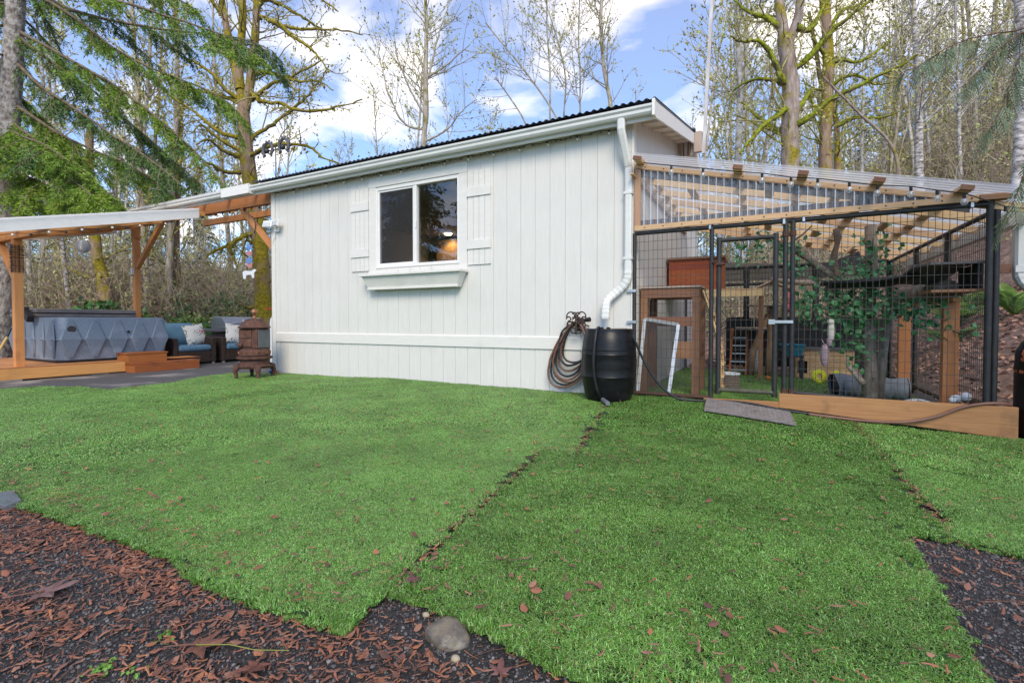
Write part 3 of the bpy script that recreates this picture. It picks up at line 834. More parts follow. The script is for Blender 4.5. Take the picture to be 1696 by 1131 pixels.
for x in (-6.9, -7.7, -8.5, -9.3, -10.1, -10.9, -11.7):
    MB().bar((x, -.13, roof_z(-.13) - .09), (x, 2.25, roof_z(2.25) - .09), .038, .088).build("rafter", CEDAR[1], cover)
def board_y(x0, x1, ya, yb, ha, hb, name, material):
    m = MB()
    vs = []
    for x in (x0, x1):
        vs += [(x, ya, zr(ya) - ha), (x, ya, zr(ya) + .012), (x, yb, zr(yb) + .012), (x, yb, zr(yb) - hb)]
    m.add(vs, [(0, 1, 2, 3), (7, 6, 5, 4), (0, 4, 5, 1), (1, 5, 6, 2), (2, 6, 7, 3), (3, 7, 4, 0)])
    return m.build(name, material, cover)
board_y(-8.225, -8.2, -3.75, -.2, .175, .155, "fascia_board", M_FASCIA)
board_y(-12.06, -12.035, -3.75, .12, .165, .155, "fascia_board", M_FASCIA)
corrugated(-12.08, -8.16, [(-3.75, zr(-3.75) + .022), (-.21, zr(-.21) + .022)]).build("roof_sheet", M_CLEARROOF, cover, smooth=True)
corrugated(-12.1, HX0 - .30, [(-.25, roof_z(-.25) - .012), (2.3, roof_z(2.3) - .012)]).build("roof_sheet", M_CLEARROOF, cover, smooth=True)
MB().prism(GP, 0, -12.1, -7.381).build("gutter", M_GUTTER, cover)
MB().box(-12.1, HX0 - .26, -.164, -.142, 3.065, 3.205).build("fascia_board", M_TRIM, cover)
# netting round the first post, box on the second, cable on the brace
m = MB()
for k in range(16):
    z = 1.64 + k * .026; e = .062 + rnd.uniform(0, .006)
    pts = [(P1[0] + e * a, P1[1] + e * c, z + rnd.uniform(-.012, .012)) for a, c in ((-1, -1), (1, -1), (1, 1), (-1, 1), (-1, -1))]
    m.tube(pts, .004, 4)
for k in range(18):
    a, c = rnd.choice([(-1, rnd.uniform(-1, 1)), (1, rnd.uniform(-1, 1)), (rnd.uniform(-1, 1), -1)])
    m.tube([(P1[0] + .064 * a, P1[1] + .064 * c, 1.62), (P1[0] + .066 * a, P1[1] + .066 * c, 2.07)], .003, 4)
m.build("netting", M_BLACK, cover, kind='stuff')
MB().cbox((P2[0] - .02, P2[1] - .075, 1.97), (.085, .04, .15)).build("switch_box", M_WHITEP, cover, bevel=.006)
MB().tube([(-7.05 + .10 * math.cos(a), .085, 2.60 + .17 * math.sin(a)) for a in [1.7 - k * .33 for k in range(9)]], .008, 5).build("cable", M_BLACK, cover)
# festoon of the cover
pf = thing("patio_string_lights", "black string lights clipped along the white fascia of the timber cover", "string lights", (-8.2, -2, 2.3))
pts = [(-8.18, -3.6 + k * .2, zr(-3.6 + k * .2) - .20 - .02 * (k % 2)) for k in range(18)]
MB().tube(pts, .004, 4).build("cord", M_BLACK, pf)
for k in range(17):
    p = pts[k]; MB().ball((p[0], p[1], p[2] - .02), .019, 6, 5).build("bulb", M_BLACK if k % 2 else M_BULB, pf)
pts2 = [(-9.7 + k * .22, .09, 2.955 - .02 * (k % 2)) for k in range(15)]
MB().tube(pts2, .004, 4).build("cord", M_BLACK, pf)
for p in pts2: MB().ball((p[0], p[1], p[2] - .02), .019, 6, 5).build("bulb", M_BLACK, pf)
# globe lantern
gl = thing("globe_lantern", "round striped white and grey lantern hanging over the hot tub", "lantern", (-9.6, -1.45, 2.2))
gb = MB()
for k in range(15):
    z0 = -.112 + k * .015; r0 = math.sqrt(max(.0004, .115 ** 2 - z0 * z0)); zz = z0 + .012; r1 = math.sqrt(max(.0004, .115 ** 2 - zz * zz))
    rm = max(r0, r1)
    gb.lathe([(r0 * .93, z0), (r0, z0 + .001), (r1, zz - .001), (r1 * .93, zz)], (-9.6, -1.45, 2.2), 20)
gb.build("globe_bands", mat("silver_globe", (0.62, 0.64, 0.68), (0.40, 0.42, 0.47), rough=.3, metal=.3), gl, smooth=True)
MB().ball((-9.6, -1.45, 2.2), .106, 16, 10).build("globe_core", mat("dark_globe_core", (0.05, 0.055, 0.07)), gl, smooth=True)
MB().tube([(-9.6, -1.45, 2.30), (-9.6, -1.45, zr(-1.45) - .03)], .004, 4).build("cord", M_BLACK, gl)
# chime with stars
ch = thing("hanging_ornament", "string ornament with blue stars, pink hearts and a white animal by the house corner", "ornament", (-7.16, .1, 2.3))
MB().tube([(-7.16, .1, 2.97), (-7.16, .1, 1.76)], .003, 4).build("string", M_WIRE, ch)
def flat_shape(c, pts, th, name, material):
    d = Vector((.75, -.66, 0)).normalized(); s_ = Vector((.66, .75, 0))
    m = MB(); n = len(pts); vs = []
    for e in (-th, th):
        for a, z in pts: vs.append(Vector(c) + s_ * a + Vector((0, 0, z)) + d * e)
    m.add(vs, [tuple(range(n)), tuple(range(2 * n - 1, n - 1, -1))] + [(i, n + i, n + (i + 1) % n, (i + 1) % n) for i in range(n)])
    return m.build(name, material, ch)
st = [((.085 if k % 2 == 0 else .04) * math.sin(k * pi / 6), (.085 if k % 2 == 0 else .04) * math.cos(k * pi / 6)) for k in range(12)]
M_STAR = mat("blue_star_enamel", (0.06, 0.16, 0.45), (0.2, 0.32, 0.6)); M_HEART = mat("pink_heart_enamel", (0.48, 0.20, 0.20), (0.40, 0.15, 0.16))
for z in (2.22, 1.97): flat_shape((-7.15, .09, z), st, .008, "star", M_STAR)
ht = [(0, -.06), (.05, 0), (.045, .04), (.02, .045), (0, .03), (-.02, .045), (-.045, .04), (-.05, 0)]
for z in (2.10, 1.88): flat_shape((-7.15, .09, z), ht, .008, "heart", M_HEART)
flat_shape((-7.15, .09, 1.73), [(-.10, -.10), (-.06, -.10), (-.05, -.03), (.03, -.02), (.05, -.08), (.08, -.08), (.08, .02), (.12, .07), (.08, .09), (.04, .05), (-.08, .05), (-.11, .02)], .008, "animal_figure", M_WHITEP)

# ================================================================== hot tub on its deck
tub = thing("hot_tub", "speckled blue grey plastic hot tub with raised diamond panels on a deck", "hot tub", (-10.45, -1.0, .112))
TX0, TX1, TY0, TY1 = -11.5, -9.4, -1.92, -.11
def rrect(x0, x1, y0, y1, r, z, seg=6):
    out = []
    for cx, cy, a0 in ((x1 - r, y1 - r, 0), (x0 + r, y1 - r, pi / 2), (x0 + r, y0 + r, pi), (x1 - r, y0 + r, 1.5 * pi)):
        for k in range(seg + 1):
            a = a0 + pi / 2 * k / seg; out.append((cx + r * math.cos(a), cy + r * math.sin(a), z))
    return out
def loft(mb, rings, cap0=True, cap1=True):
    n = len(rings[0]); vs = [p for r in rings for p in r]; fs = []
    for i in range(len(rings) - 1):
        for k in range(n):
            k2 = (k + 1) % n; fs.append((i * n + k, i * n + k2, (i + 1) * n + k2, (i + 1) * n + k))
    if cap0: fs.append(tuple(range(n - 1, -1, -1)))
    if cap1: fs.append(tuple((len(rings) - 1) * n + k for k in range(n)))
    return mb.add(vs, fs)
def tr(i, z, r=.16): return rrect(TX0 + i, TX1 - i, TY0 + i, TY1 - i, r, z)
m = MB(); loft(m, [tr(.05, .16), tr(.045, .20), tr(.012, .50), tr(0, .515), tr(0, .53), tr(.012, .545), tr(.04, .87), tr(.05, .90), tr(.075, .915), tr(.20, .915), tr(.22, .86)], True, True)
m.build("shell", M_TUB, tub, smooth=True, auto=35)
m = MB(); loft(m, [tr(.07, .113), tr(.06, .16)]); m.build("base_skirt", M_TUBDARK, tub)
def diamond(face, c):
    """raised hexagonal panel, centred at c along the face"""
    out = [(-.03, .86), (.03, .86), (.145, .53), (.145, .515), (.03, .205), (-.03, .205), (-.145, .515), (-.145, .53)]
    def off(z): return (.040 * (z - .53) / .34 if z > .53 else .040 * (.53 - z) / .33)
    vs = []
    for k, (sc, h) in enumerate(((1.08, .0), (.96, .022))):
        for a, z in out:
            zz = .53 + (z - .53) * (1.015 if k == 0 else 1); q = off(zz) - h
            vs.append((TX1 - q, c + a * sc, zz) if face == 'x' else (c + a * sc, TY0 + q, zz))
    n = 8
    fs = [tuple(n + i for i in range(n))] + [(i, (i + 1) % n, n + (i + 1) % n, n + i) for i in range(n)]
    if face != 'x': fs = [tuple(reversed(f)) for f in fs]
    MB().add(vs, fs).build("diamond_panel", M_TUB, tub)
for k in range(5): diamond('x', TY0 + .20 + k * .352)
for k in range(5): diamond('y', TX1 - .22 - k * .40)
m = MB(); m.tube([(TX1 - .02, TY0 + .21, .70), (TX1 + .006, TY0 + .21, .70)], .062, 20); m.build("vent_cap", mat("dark_vent", (0.05, 0.045, 0.042)), tub)
m = MB(); m.tube([(TX1 - .03, TY0 + 1.07, .645), (TX1 + .004, TY0 + 1.07, .645)], .022, 12); m.build("drain_hole", M_BLACK, tub)
m = MB(); loft(m, [rrect(-11.46, -10.32, -1.90, -.28, .05, z) for z in (.925, .985)])
loft(m, [rrect(-11.45, -10.30, -1.90, -.30, .05, z) for z in (1.0, 1.075)])
cv = m.build("cover", M_TUBCOVER, tub, bevel=.012)
MB().box(-11.45, -10.335, -1.88, -.30, .9851, .9999).build("cover_fold", M_BLACK, cv)
m = MB(); m.cbox((-10.25, -2.0, .93), (.22, .10, .12), Matrix.Rotation(.5, 3, 'Y')); m.cbox((-10.5, -1.98, 1.02), (.25, .08, .10), Matrix.Rotation(-.3, 3, 'Y')); m.build("cover_lifter", M_BLACK, tub, bevel=.01)
dk = thing("tub_deck", "low orange stained timber deck under the hot tub", "deck", (-10.4, -1.6, 0))
MB().box(-9.04, -9.0, -3.6, -1.085, -.072, .106).build("rim_board", CEDAR[1], dk, bevel=.004)
MB().box(-12.0, -9.041, -3.6, -3.56, -.072, .106).build("rim_board", CEDAR[0], dk)
for k in range(22):
    x = -9.0 - k * .142
    MB().box(x - .136, x, -3.6, .25, .107, .112 + .0 * k).build("deck_board", CEDAR[1] if k else STEPW[1], dk)
for y in (-3.3, -2.4, -1.5, -.6): MB().box(-12.0, -9.05, y - .02, y + .02, -.07, .105).build("joist", CEDAR[0], dk)
stp = thing("tub_steps", "reddish brown two tread timber steps beside the hot tub", "steps", (-8.9, -.6, 0))
MB().box(-8.72, -8.70, -1.08, .05, -.10, .055).build("lower_riser", STEPW[1], stp, bevel=.003)
MB().box(-9.3, -8.721, -1.08, -1.05, -.10, .055).build("side_board", STEPW[0], stp)
MB().box(-9.3, -8.721, .02, .05, -.10, .055).build("side_board", STEPW[0], stp)
for k in range(4): MB().box(-9.3 + k * .15, -9.3 + k * .15 + .144, -1.10, .07, .056, .080).build("lower_tread", STEPW[1], stp, bevel=.003)
MB().box(-8.97, -8.95, -1.07, -.42, .081, .232).build("upper_riser", STEPW[1], stp, bevel=.003)
MB().box(-9.34, -8.971, -1.07, -1.04, .081, .232).build("side_board", STEPW[0], stp)
MB().box(-9.34, -8.971, -.45, -.42, .081, .232).build("side_board", STEPW[0], stp)
for k in range(3): MB().box(-9.34 + k * .135, -9.34 + k * .135 + .13, -1.09, -.40, .233, .258).build("upper_tread", STEPW[1], stp, bevel=.003)
for k, (x, y, w, lab) in enumerate(((-9.06, -2.62, .34, "pale concrete block under the near end of the tub deck"), (-9.1, -1.45, .30, "pale concrete block under the deck near the steps"))):
    m = MB(); m.box(x - .12, x + .10, y - w / 2, y + w / 2, ground_z(x, y) - .02, -.118); m.box(x - .10, x + .08, y - w / 2 + .02, y + w / 2 - .03, -.117, -.074)
    solo(m, "concrete_block", M_CONCRETE, lab, "concrete block", (x, y, -.12), bevel=.006)
br = thing("broom", "broom with yellow wooden handle leaning on the tub deck", "broom", (-8.75, -3.0, -.15))
MB().tube([(-8.72, -2.98, .03), (-8.97, -2.64, .62)], .016, 8).build("handle", mat("yellow_broom_handle", (0.62, 0.40, 0.13), (0.5, 0.3, 0.1)), br)
MB().tube([(-8.96, -2.655, .60), (-9.0, -2.60, .73)], .019, 8).build("grip", M_BLACK, br)
MB().bar((-8.66, -3.12, -.02), (-8.74, -2.90, .00), .05, .05).build("head", M_BLACK, br)
m = MB()
for k in range(40):
    a = k / 39; p = Vector((-8.66 - .08 * a, -3.12 + .22 * a, -.03)); m.tube([p, p + Vector((rnd.uniform(-.02, .03), rnd.uniform(-.02, .02), -.10))], [.004, .002], 3)
m.build("bristles", M_BLACK, br, kind='stuff')
# second pale pole left of it
solo(MB().tube([(-8.80, -3.12, -.10), (-9.08, -3.02, .55)], .014, 8), "rake_pole", PALEW[2], "pale wooden pole leaning on the deck at the far left edge", "pole", (-8.8, -3.12, -.1))

# ================================================================== patio seats, grill, stove, tank
M_WICKER = mat("dark_brown_wicker", (0.050, 0.030, 0.022), (0.020, 0.012, 0.010), scale=(110, 110, 9), rough=0.6, bump=0.006, lo=.42, hi=.58)
def armchair(cx, cy, gz, label, back=True):
    t_ = thing("wicker_armchair", label, "armchair", (cx, cy, gz), "wicker armchairs on the patio")
    d, w = .80, .88
    m = MB()
    m.box(cx + d / 2 - .06, cx + d / 2, cy - w / 2 + .10, cy + w / 2 - .10, gz + .06, gz + .30)
    m.box(cx - d / 2, cx + d / 2 - .061, cy - w / 2 + .101, cy + w / 2 - .101, gz + .20, gz + .30)
    m.build("seat_frame", M_WICKER, t_, bevel=.012)
    for s_ in (-1, 1):
        y0 = cy + s_ * (w / 2 - .05)
        m = MB(); m.prism([(cx - d / 2, gz + .05), (cx + d / 2, gz + .05), (cx + d / 2 - .01, gz + .58), (cx - d / 2, gz + .62)], 1, y0 - .05, y0 + .05)
        m.build("arm", M_WICKER, t_, bevel=.014)
        for xx in (cx - d / 2 + .05, cx + d / 2 - .05):
            MB().box(xx - .02, xx + .02, y0 - .02, y0 + .02, gz + .0, gz + .05).build("foot", M_ALU, t_)
    if not back:
        MB().box(cx - d / 2 - .06, cx - d / 2 - .001, cy - w / 2, cy + w / 2, gz + .06, gz + .62).build("back_frame", M_WICKER, t_, bevel=.012)
    else: MB().prism([(cx - d / 2 - .10, gz + .75), (cx - d / 2 - .02, gz + .75), (cx - d / 2 + .06, gz + .25), (cx - d / 2, gz + .25)], 1, cy - w / 2, cy + w / 2).build("back_frame", M_WICKER, t_, bevel=.012)
    m = MB(); loft(m, [rrect(cx - d / 2 + .04 + i, cx + d / 2 + .015 - i, cy - w / 2 + .105 + i, cy + w / 2 - .105 - i, .05, z) for i, z in ((.03, gz + .301), (0, gz + .325), (-.005, gz + .37), (.005, gz + .41), (.04, gz + .435))])
    m.build("seat_cushion", M_BLUECUSH, t_, smooth=True, auto=50)
    if not back: return t_
    rr = Matrix.Rotation(-.25, 3, 'Y')
    m = MB(); vs = []
    for i in range(9):
        for j in range(9):
            u, v = i / 4 - 1, j / 4 - 1
            th = .075 * (1 - abs(u) ** 4) ** .5 * (1 - abs(v) ** 4) ** .5 + .01
            for sg in (-1, 1): vs.append(rr @ Vector((sg * th, u * .32, v * .25)) + Vector((cx - d / 2 + .16, cy, gz + .66)))
    fs = []
    for i in range(8):
        for j in range(8):
            q = [(i * 9 + j) * 2, ((i + 1) * 9 + j) * 2, ((i + 1) * 9 + j + 1) * 2, (i * 9 + j + 1) * 2]
            fs.append(tuple(reversed(q))); fs.append(tuple(a + 1 for a in q))
    m.add(vs, fs); m.build("back_cushion", M_BLUEBACK, t_, smooth=True)
    return t_
# pillow print: scrolls and a few coral flowers on cream
mp_ = bpy.data.materials.new("scroll_print_cloth"); mp_.use_nodes = True
t = mp_.node_tree; b = t.nodes["Principled BSDF"]; b.inputs["Roughness"].default_value = .9
tcn = t.nodes.new("ShaderNodeTexCoord")
vo = t.nodes.new("ShaderNodeTexVoronoi"); vo.inputs["Scale"].default_value = 6.5; vo.inputs["Randomness"].default_value = .7
t.links.new(tcn.outputs["Object"], vo.inputs["Vector"])
mu = t.nodes.new("ShaderNodeMath"); mu.operation = 'MULTIPLY'; mu.inputs[1].default_value = 20
t.links.new(vo.outputs["Distance"], mu.inputs[0])
si = t.nodes.new("ShaderNodeMath"); si.operation = 'SINE'; t.links.new(mu.outputs[0], si.inputs[0])
rr_ = t.nodes.new("ShaderNodeValToRGB"); rr_.color_ramp.elements[0].position = .55; rr_.color_ramp.elements[0].color = (0.68, 0.66, 0.61, 1)
rr_.color_ramp.elements[1].position = .75; rr_.color_ramp.elements[1].color = (0.08, 0.09, 0.10, 1)
t.links.new(si.outputs[0], rr_.inputs[0])
nn = t.nodes.new("ShaderNodeTexNoise"); nn.inputs["Scale"].default_value = 7
t.links.new(tcn.outputs["Object"], nn.inputs["Vector"])
r3 = t.nodes.new("ShaderNodeValToRGB"); r3.color_ramp.elements[0].position = .60; r3.color_ramp.elements[1].position = .66
t.links.new(nn.outputs["Fac"], r3.inputs[0])
x3 = t.nodes.new("ShaderNodeMix"); x3.data_type = 'RGBA'; t.links.new(r3.outputs[0], x3.inputs[0]); t.links.new(rr_.outputs[0], x3.inputs[6]); x3.inputs[7].default_value = (0.62, 0.22, 0.20, 1)
nn2 = t.nodes.new("ShaderNodeTexNoise"); nn2.inputs["Scale"].default_value = 5
mp2_ = t.nodes.new("ShaderNodeMapping"); mp2_.inputs["Location"].default_value = (3, 7, 1); t.links.new(tcn.outputs["Object"], mp2_.inputs[0]); t.links.new(mp2_.outputs[0], nn2.inputs["Vector"])
r4 = t.nodes.new("ShaderNodeValToRGB"); r4.color_ramp.elements[0].position = .46; r4.color_ramp.elements[1].position = .52
t.links.new(nn2.outputs["Fac"], r4.inputs[0])
x4 = t.nodes.new("ShaderNodeMix"); x4.data_type = 'RGBA'; t.links.new(r4.outputs[0], x4.inputs[0]); x4.inputs[6].default_value = (0.68, 0.66, 0.61, 1); t.links.new(x3.outputs[2], x4.inputs[7])
t.links.new(x4.outputs[2], b.inputs["Base Color"])
def pillow(c, rz, ry, roll, label):
    rt = Matrix.Rotation(rz, 3, 'Z') @ Matrix.Rotation(ry, 3, 'Y') @ Matrix.Rotation(roll, 3, 'X')
    vs = []; N = 9
    for i in range(N):
        for j in range(N):
            u, v = i / 4 - 1, j / 4 - 1
            th = .085 * max(0, (1 - u * u)) ** .5 * max(0, (1 - v * v)) ** .5
            k = 1 - .07 * (1 - abs(u)) * abs(v) ** 3 - .0
            kk = 1 - .07 * (1 - abs(v)) * abs(u) ** 3
            for sg in (-1, 1): vs.append(rt @ Vector((sg * th, u * .24 * kk, v * .23 * k)))
    fs = []
    for i in range(N - 1):
        for j in range(N - 1):
            q = [(i * N + j) * 2, ((i + 1) * N + j) * 2, ((i + 1) * N + j + 1) * 2, (i * N + j + 1) * 2]
            fs.append(tuple(reversed(q))); fs.append(tuple(a + 1 for a in q))
    o = MB().add(vs, fs).build("throw_pillow", mp_, None, smooth=True)
    o.location = c
    tag(o, label, "pillow", "scroll print pillows on the wicker chairs")
G1 = -.10
armchair(-9.9, .43, G1, "wicker armchair with blue cushions beside the hot tub steps")
armchair(-9.9, 1.45, G1, "wicker armchair with blue cushions half hidden behind the rusty stove", False)
pillow((-9.83, .60, G1 + .655), .12, -.28, .12, "scroll print pillow leaning in the armchair beside the hot tub")
pillow((-9.83, 1.53, G1 + .655), -.1, -.28, -.16, "scroll print pillow in the armchair behind the rusty stove")
gr = thing("gas_grill", "stainless steel gas grill with side table behind the wicker chairs", "grill", (-10.9, 2.2, -.1))
MB().box(-11.2, -10.6, 1.78, 2.75, -.02, .60).build("cart", M_DARKSTEEL, gr, bevel=.01)
lid = MB().prism([(-11.22, .66), (-10.55, .66), (-10.58, .76), (-10.75, .95), (-11.1, .97), (-11.22, .88)], 1, 1.76, 2.78).build("lid", M_STEEL, gr, bevel=.012)
MB().tube([(-10.53, 1.9, .78), (-10.50, 1.95, .79), (-10.50, 2.6, .79), (-10.53, 2.65, .78)], .016, 8).build("handle", M_STEEL, lid)
MB().tube([(-10.63, 2.25, .86), (-10.61, 2.25, .865)], .035, 14).build("thermometer", M_WHITEP, lid)
MB().box(-11.2, -10.54, 1.76, 2.78, .601, .655).build("control_panel", M_STEEL, gr, bevel=.006)
for k in range(4): MB().tube([(-10.54, 1.92 + k * .2, .63), (-10.51, 1.92 + k * .2, .63)], .024, 10).build("knob", M_DARKSTEEL, gr)
MB().box(-11.15, -10.58, 1.22, 1.755, .585, .655).build("side_table", M_STEEL, gr, bevel=.008)
MB().box(-11.15, -10.62, 2.785, 3.2, .585, .655).build("side_table", M_STEEL, gr, bevel=.008)
for x in (-11.15, -10.65):
    for y in (1.85, 2.68): MB().tube([(x, y, -.02), (x, y, -.10)], .035, 8).build("wheel", M_BLACK, gr)
# propane tank
tk = thing("propane_tank", "tall white propane tank with red and black valve by the house corner", "propane tank", (-6.72, .42, -.09))
c = (-6.72, .42, -.09)
MB().lathe([(.16, 0), (.16, .05), (.185, .08), (.188, .12), (.188, .90), (.18, .97), (.15, 1.03), (.09, 1.06), (.045, 1.07), (.045, 1.10)], c, 28).build("cylinder", M_TANK, tk, smooth=True, auto=50)
MB().lathe([(.10, 1.04), (.105, 1.05), (.105, 1.20), (.10, 1.21), (.096, 1.20), (.096, 1.05)], c, 20, False).build("collar", M_TANK, tk, smooth=True)
m = MB(); m.box(c[0] - .09, c[0] + .11, c[1] - .07, c[1] + .07, c[2] + 1.20, c[2] + 1.27); m.build("valve_cap", M_BLACK, tk, bevel=.01)
m = MB(); m.torus((c[0], c[1], c[2] + 1.155), .112, .018, 'z', 20, 6, (2.6, 5.4)); m.tube([(c[0] - .10, c[1] - .05, c[2] + 1.17), (c[0] - .28, c[1] - .12, c[2] + 1.17)], .012, 6); m.build("red_hose_ring", M_RED, tk)
MB().lathe([(.02, 1.10), (.02, 1.20)], c, 8).build("valve", M_COPPER, tk)
# cast iron stove
SX, SY = -5.98, -.62
sz = turf_z(SX, SY)
sv = thing("cast_iron_stove", "rusty antique cast iron parlour stove on four legs at the turf edge", "stove", (SX, SY, sz))
c = (SX, SY, sz)
def oct_(prof, name, material, sq=(1, 1), seg=8, smooth=False, rot=pi / 8, auto=None):
    m = MB(); m.lathe(prof, (0, 0, 0), seg, True, sq)
    R_ = Matrix.Rotation(rot, 3, 'Z'); m.v = [tuple(R_ @ Vector(v) + Vector(c)) for v in m.v]
    return m.build(name, material, sv, smooth=smooth, auto=auto)
oct_([(.24, .15), (.25, .16), (.265, .19), (.22, .21), (.21, .27), (.20, .29)], "base_plate", M_RUST, seg=16, smooth=True, auto=40)
oct_([(.20, .29), (.265, .305), (.27, .335), (.24, .345), (.18, .346)], "ledge", M_RUST, seg=16, smooth=True, auto=40)
oct_([(.18, .347), (.235, .36), (.215, .45), (.20, .468), (.17, .47)], "pierced_ring", M_RUST, seg=16, smooth=True, auto=40)
m = MB()
for k in range(16):
    a = 2 * pi * k / 16; cc = (c[0] + .232 * math.cos(a), c[1] + .232 * math.sin(a), c[2] + .40)
    pts = []
    for q in range(12):
        e = q * .62; r_ = .030 * (1 - q / 16)
        u = Vector((-math.sin(a), math.cos(a), 0))
        pts.append(Vector(cc) + u * r_ * math.cos(e) + Vector((0, 0, r_ * math.sin(e))))
    m.tube(pts, .007, 5)
m.build("scroll_work", M_COPPER, sv)
R45 = Matrix.Rotation(.35, 3, 'Z')
m = MB(); m.cbox((c[0], c[1], c[2] + .63), (.33, .33, .32), R45); m.build("firebox", M_RUST, sv, bevel=.02)
m = MB(); m.cbox(Vector((c[0], c[1], c[2] + .625)) + R45 @ Vector((.172, .0, 0)), (.012, .29, .29), R45); m.build("side_sheet", M_STOVEGREY, sv, bevel=.003)
m = MB(); m.cbox(Vector((c[0], c[1], c[2] + .70)) + R45 @ Vector((-.03, -.172, 0)), (.20, .016, .13), R45); m.cbox(Vector((c[0], c[1], c[2] + .56)) + R45 @ Vector((-.03, -.172, 0)), (.20, .016, .12), R45); m.build("door", M_RUST, sv, bevel=.008)
m = MB(); q = Vector((c[0], c[1], c[2] + .53)) + R45 @ Vector((-.11, -.19, 0)); m.ball(q, .045, 10, 8); m.tube([q, q + Vector((-.09, -.02, .01))], .012, 6); m.build("door_knob", M_RUST, sv, smooth=True)
oct_([(.19, .792), (.235, .795), (.245, .81), (.225, .83), (.185, .85), (.165, .89), (.14, .92), (.09, .945), (.05, .955)], "lid", M_RUST, seg=28, smooth=True, auto=40)
m = MB()
for k in range(18):
    a = 2 * pi * k / 18; m.cbox((c[0] + .128 * math.cos(a), c[1] + .128 * math.sin(a), c[2] + .925), (.02, .02, .012), Matrix.Rotation(a, 3, 'Z'))
m.build("lid_piercings", M_BLACK, sv)
oct_([(.04, .955), (.028, .97), (.022, 1.0), (.035, 1.02), (.05, 1.04), (.053, 1.06), (.045, 1.085), (.025, 1.10), (.012, 1.115)], "finial", M_COPPER, seg=16, smooth=True)
for k in range(4):
    a = .35 + pi / 4 + k * pi / 2; d = Vector((math.cos(a), math.sin(a), 0))
    pts = [Vector(c) + d * r_ + Vector((0, 0, z)) for r_, z in ((.20, .19), (.265, .17), (.285, .10), (.26, .03), (.275, .0))]
    m = MB(); m.tube(pts, [.05, .055, .034, .024, .03], 8); m.build("leg", M_RUST, sv, smooth=True)
nz = thing("hose_nozzle", "small blue and orange hose nozzle on the ground behind the stove", "nozzle", (-6.25, -.12, turf_z(-6.2, -.1)))
z = turf_z(-6.2, -.1) + .03
MB().tube([(-6.32, -.10, z), (-6.22, -.12, z + .01)], [.03, .022], 8).build("body", M_BLUEP, nz); MB().tube([(-6.22, -.12, z + .01), (-6.10, -.14, z)], [.024, .03], 8).build("tip", M_ORANGE, nz)
# ================================================================== wire run with lean-to roof
run = thing("wire_run", "large black wire pet run with clear lean-to roof attached to the white house", "pet run", (1.5, 1.5, 0))
PR = .024
def pipe(a, b, name="pipe", r=PR, m=None, parent=run): return MB().tube([a, b], r, 10).build(name, m or M_PIPE, parent, smooth=True, auto=40)
def mesh_panel(x0, x1, z0, z1, y, name="wire_mesh", parent=run, side=None):
    """welded wire 2x4 inch; side=x gives a panel in the plane x=side running along y"""
    m = MB(); w = .0020
    def vert(a):
        if side is None: m.box(a - w, a + w, y - w, y + w, z0, z1)
        else: m.box(side - w, side + w, a - w, a + w, z0, z1)
    def hor(z):
        if side is None: m.box(x0, x1, y + w, y + 3 * w, z - w, z + w)
        else: m.box(side + w, side + 3 * w, x0, x1, z - w, z + w)
    n = max(1, round((x1 - x0) / .0508)); k = max(1, round((z1 - z0) / .1016))
    for i in range(1, n): vert(x0 + (x1 - x0) * i / n)
    for j in range(1, k): hor(z0 + (z1 - z0) * j / k)
    return m.build(name, M_WIRE, parent)
TOPZ = 1.85
# front panel 1
for x in (.022, .853): pipe((x, 0, -.02), (x, 0, TOPZ))
pipe((.03, 0, TOPZ), (3.11, 0, TOPZ), "top_rail"); pipe((.022, 0, .01), (.853, 0, .01), "bottom_rail", .022, M_RUSTPIPE)
mesh_panel(.03, .845, .02, TOPZ, 0)
# door panel: frame and gate
pipe((1.547, 0, .0), (1.547, 0, TOPZ))
mesh_panel(.86, .925, .05, TOPZ, 0); mesh_panel(.935, 1.46, 1.735, TOPZ, 0); mesh_panel(1.47, 1.54, .05, TOPZ, 0)
gate = pipe((.928, -.012, .06), (.928, -.012, 1.73), "gate", .026)
pipe((1.461, -.012, .06), (1.461, -.012, 1.735), "gate_stile", .026, None, gate)
pipe((.928, -.012, 1.70), (1.461, -.012, 1.70), "gate_rail", .022, None, gate)
pipe((.93, -.012, .105), (1.46, -.012, .105), "gate_rail", .024, mat("mossy_pipe", (0.10, 0.10, 0.06), (0.06, 0.055, 0.045), scale=(18, 18, 18)), gate)
mesh_panel(.945, 1.445, .12, 1.69, -.012, "gate_mesh", gate)
for z in (1.45,):
    m = MB(); m.tube([(.865, -.03, z + .02), (.925, -.05, z + .02), (.925, -.05, z)], .010, 6); m.tube([(.90, -.045, z - .005), (.985, -.045, z - .005)], .016, 8); m.build("gate_hinge", M_RUSTPIPE, gate)
m = MB(); m.box(1.40, 1.62, -.045, -.03, .815, .845); m.box(1.40, 1.46, -.055, -.029, .805, .855); m.build("gate_latch", M_ZINC, gate, bevel=.003)
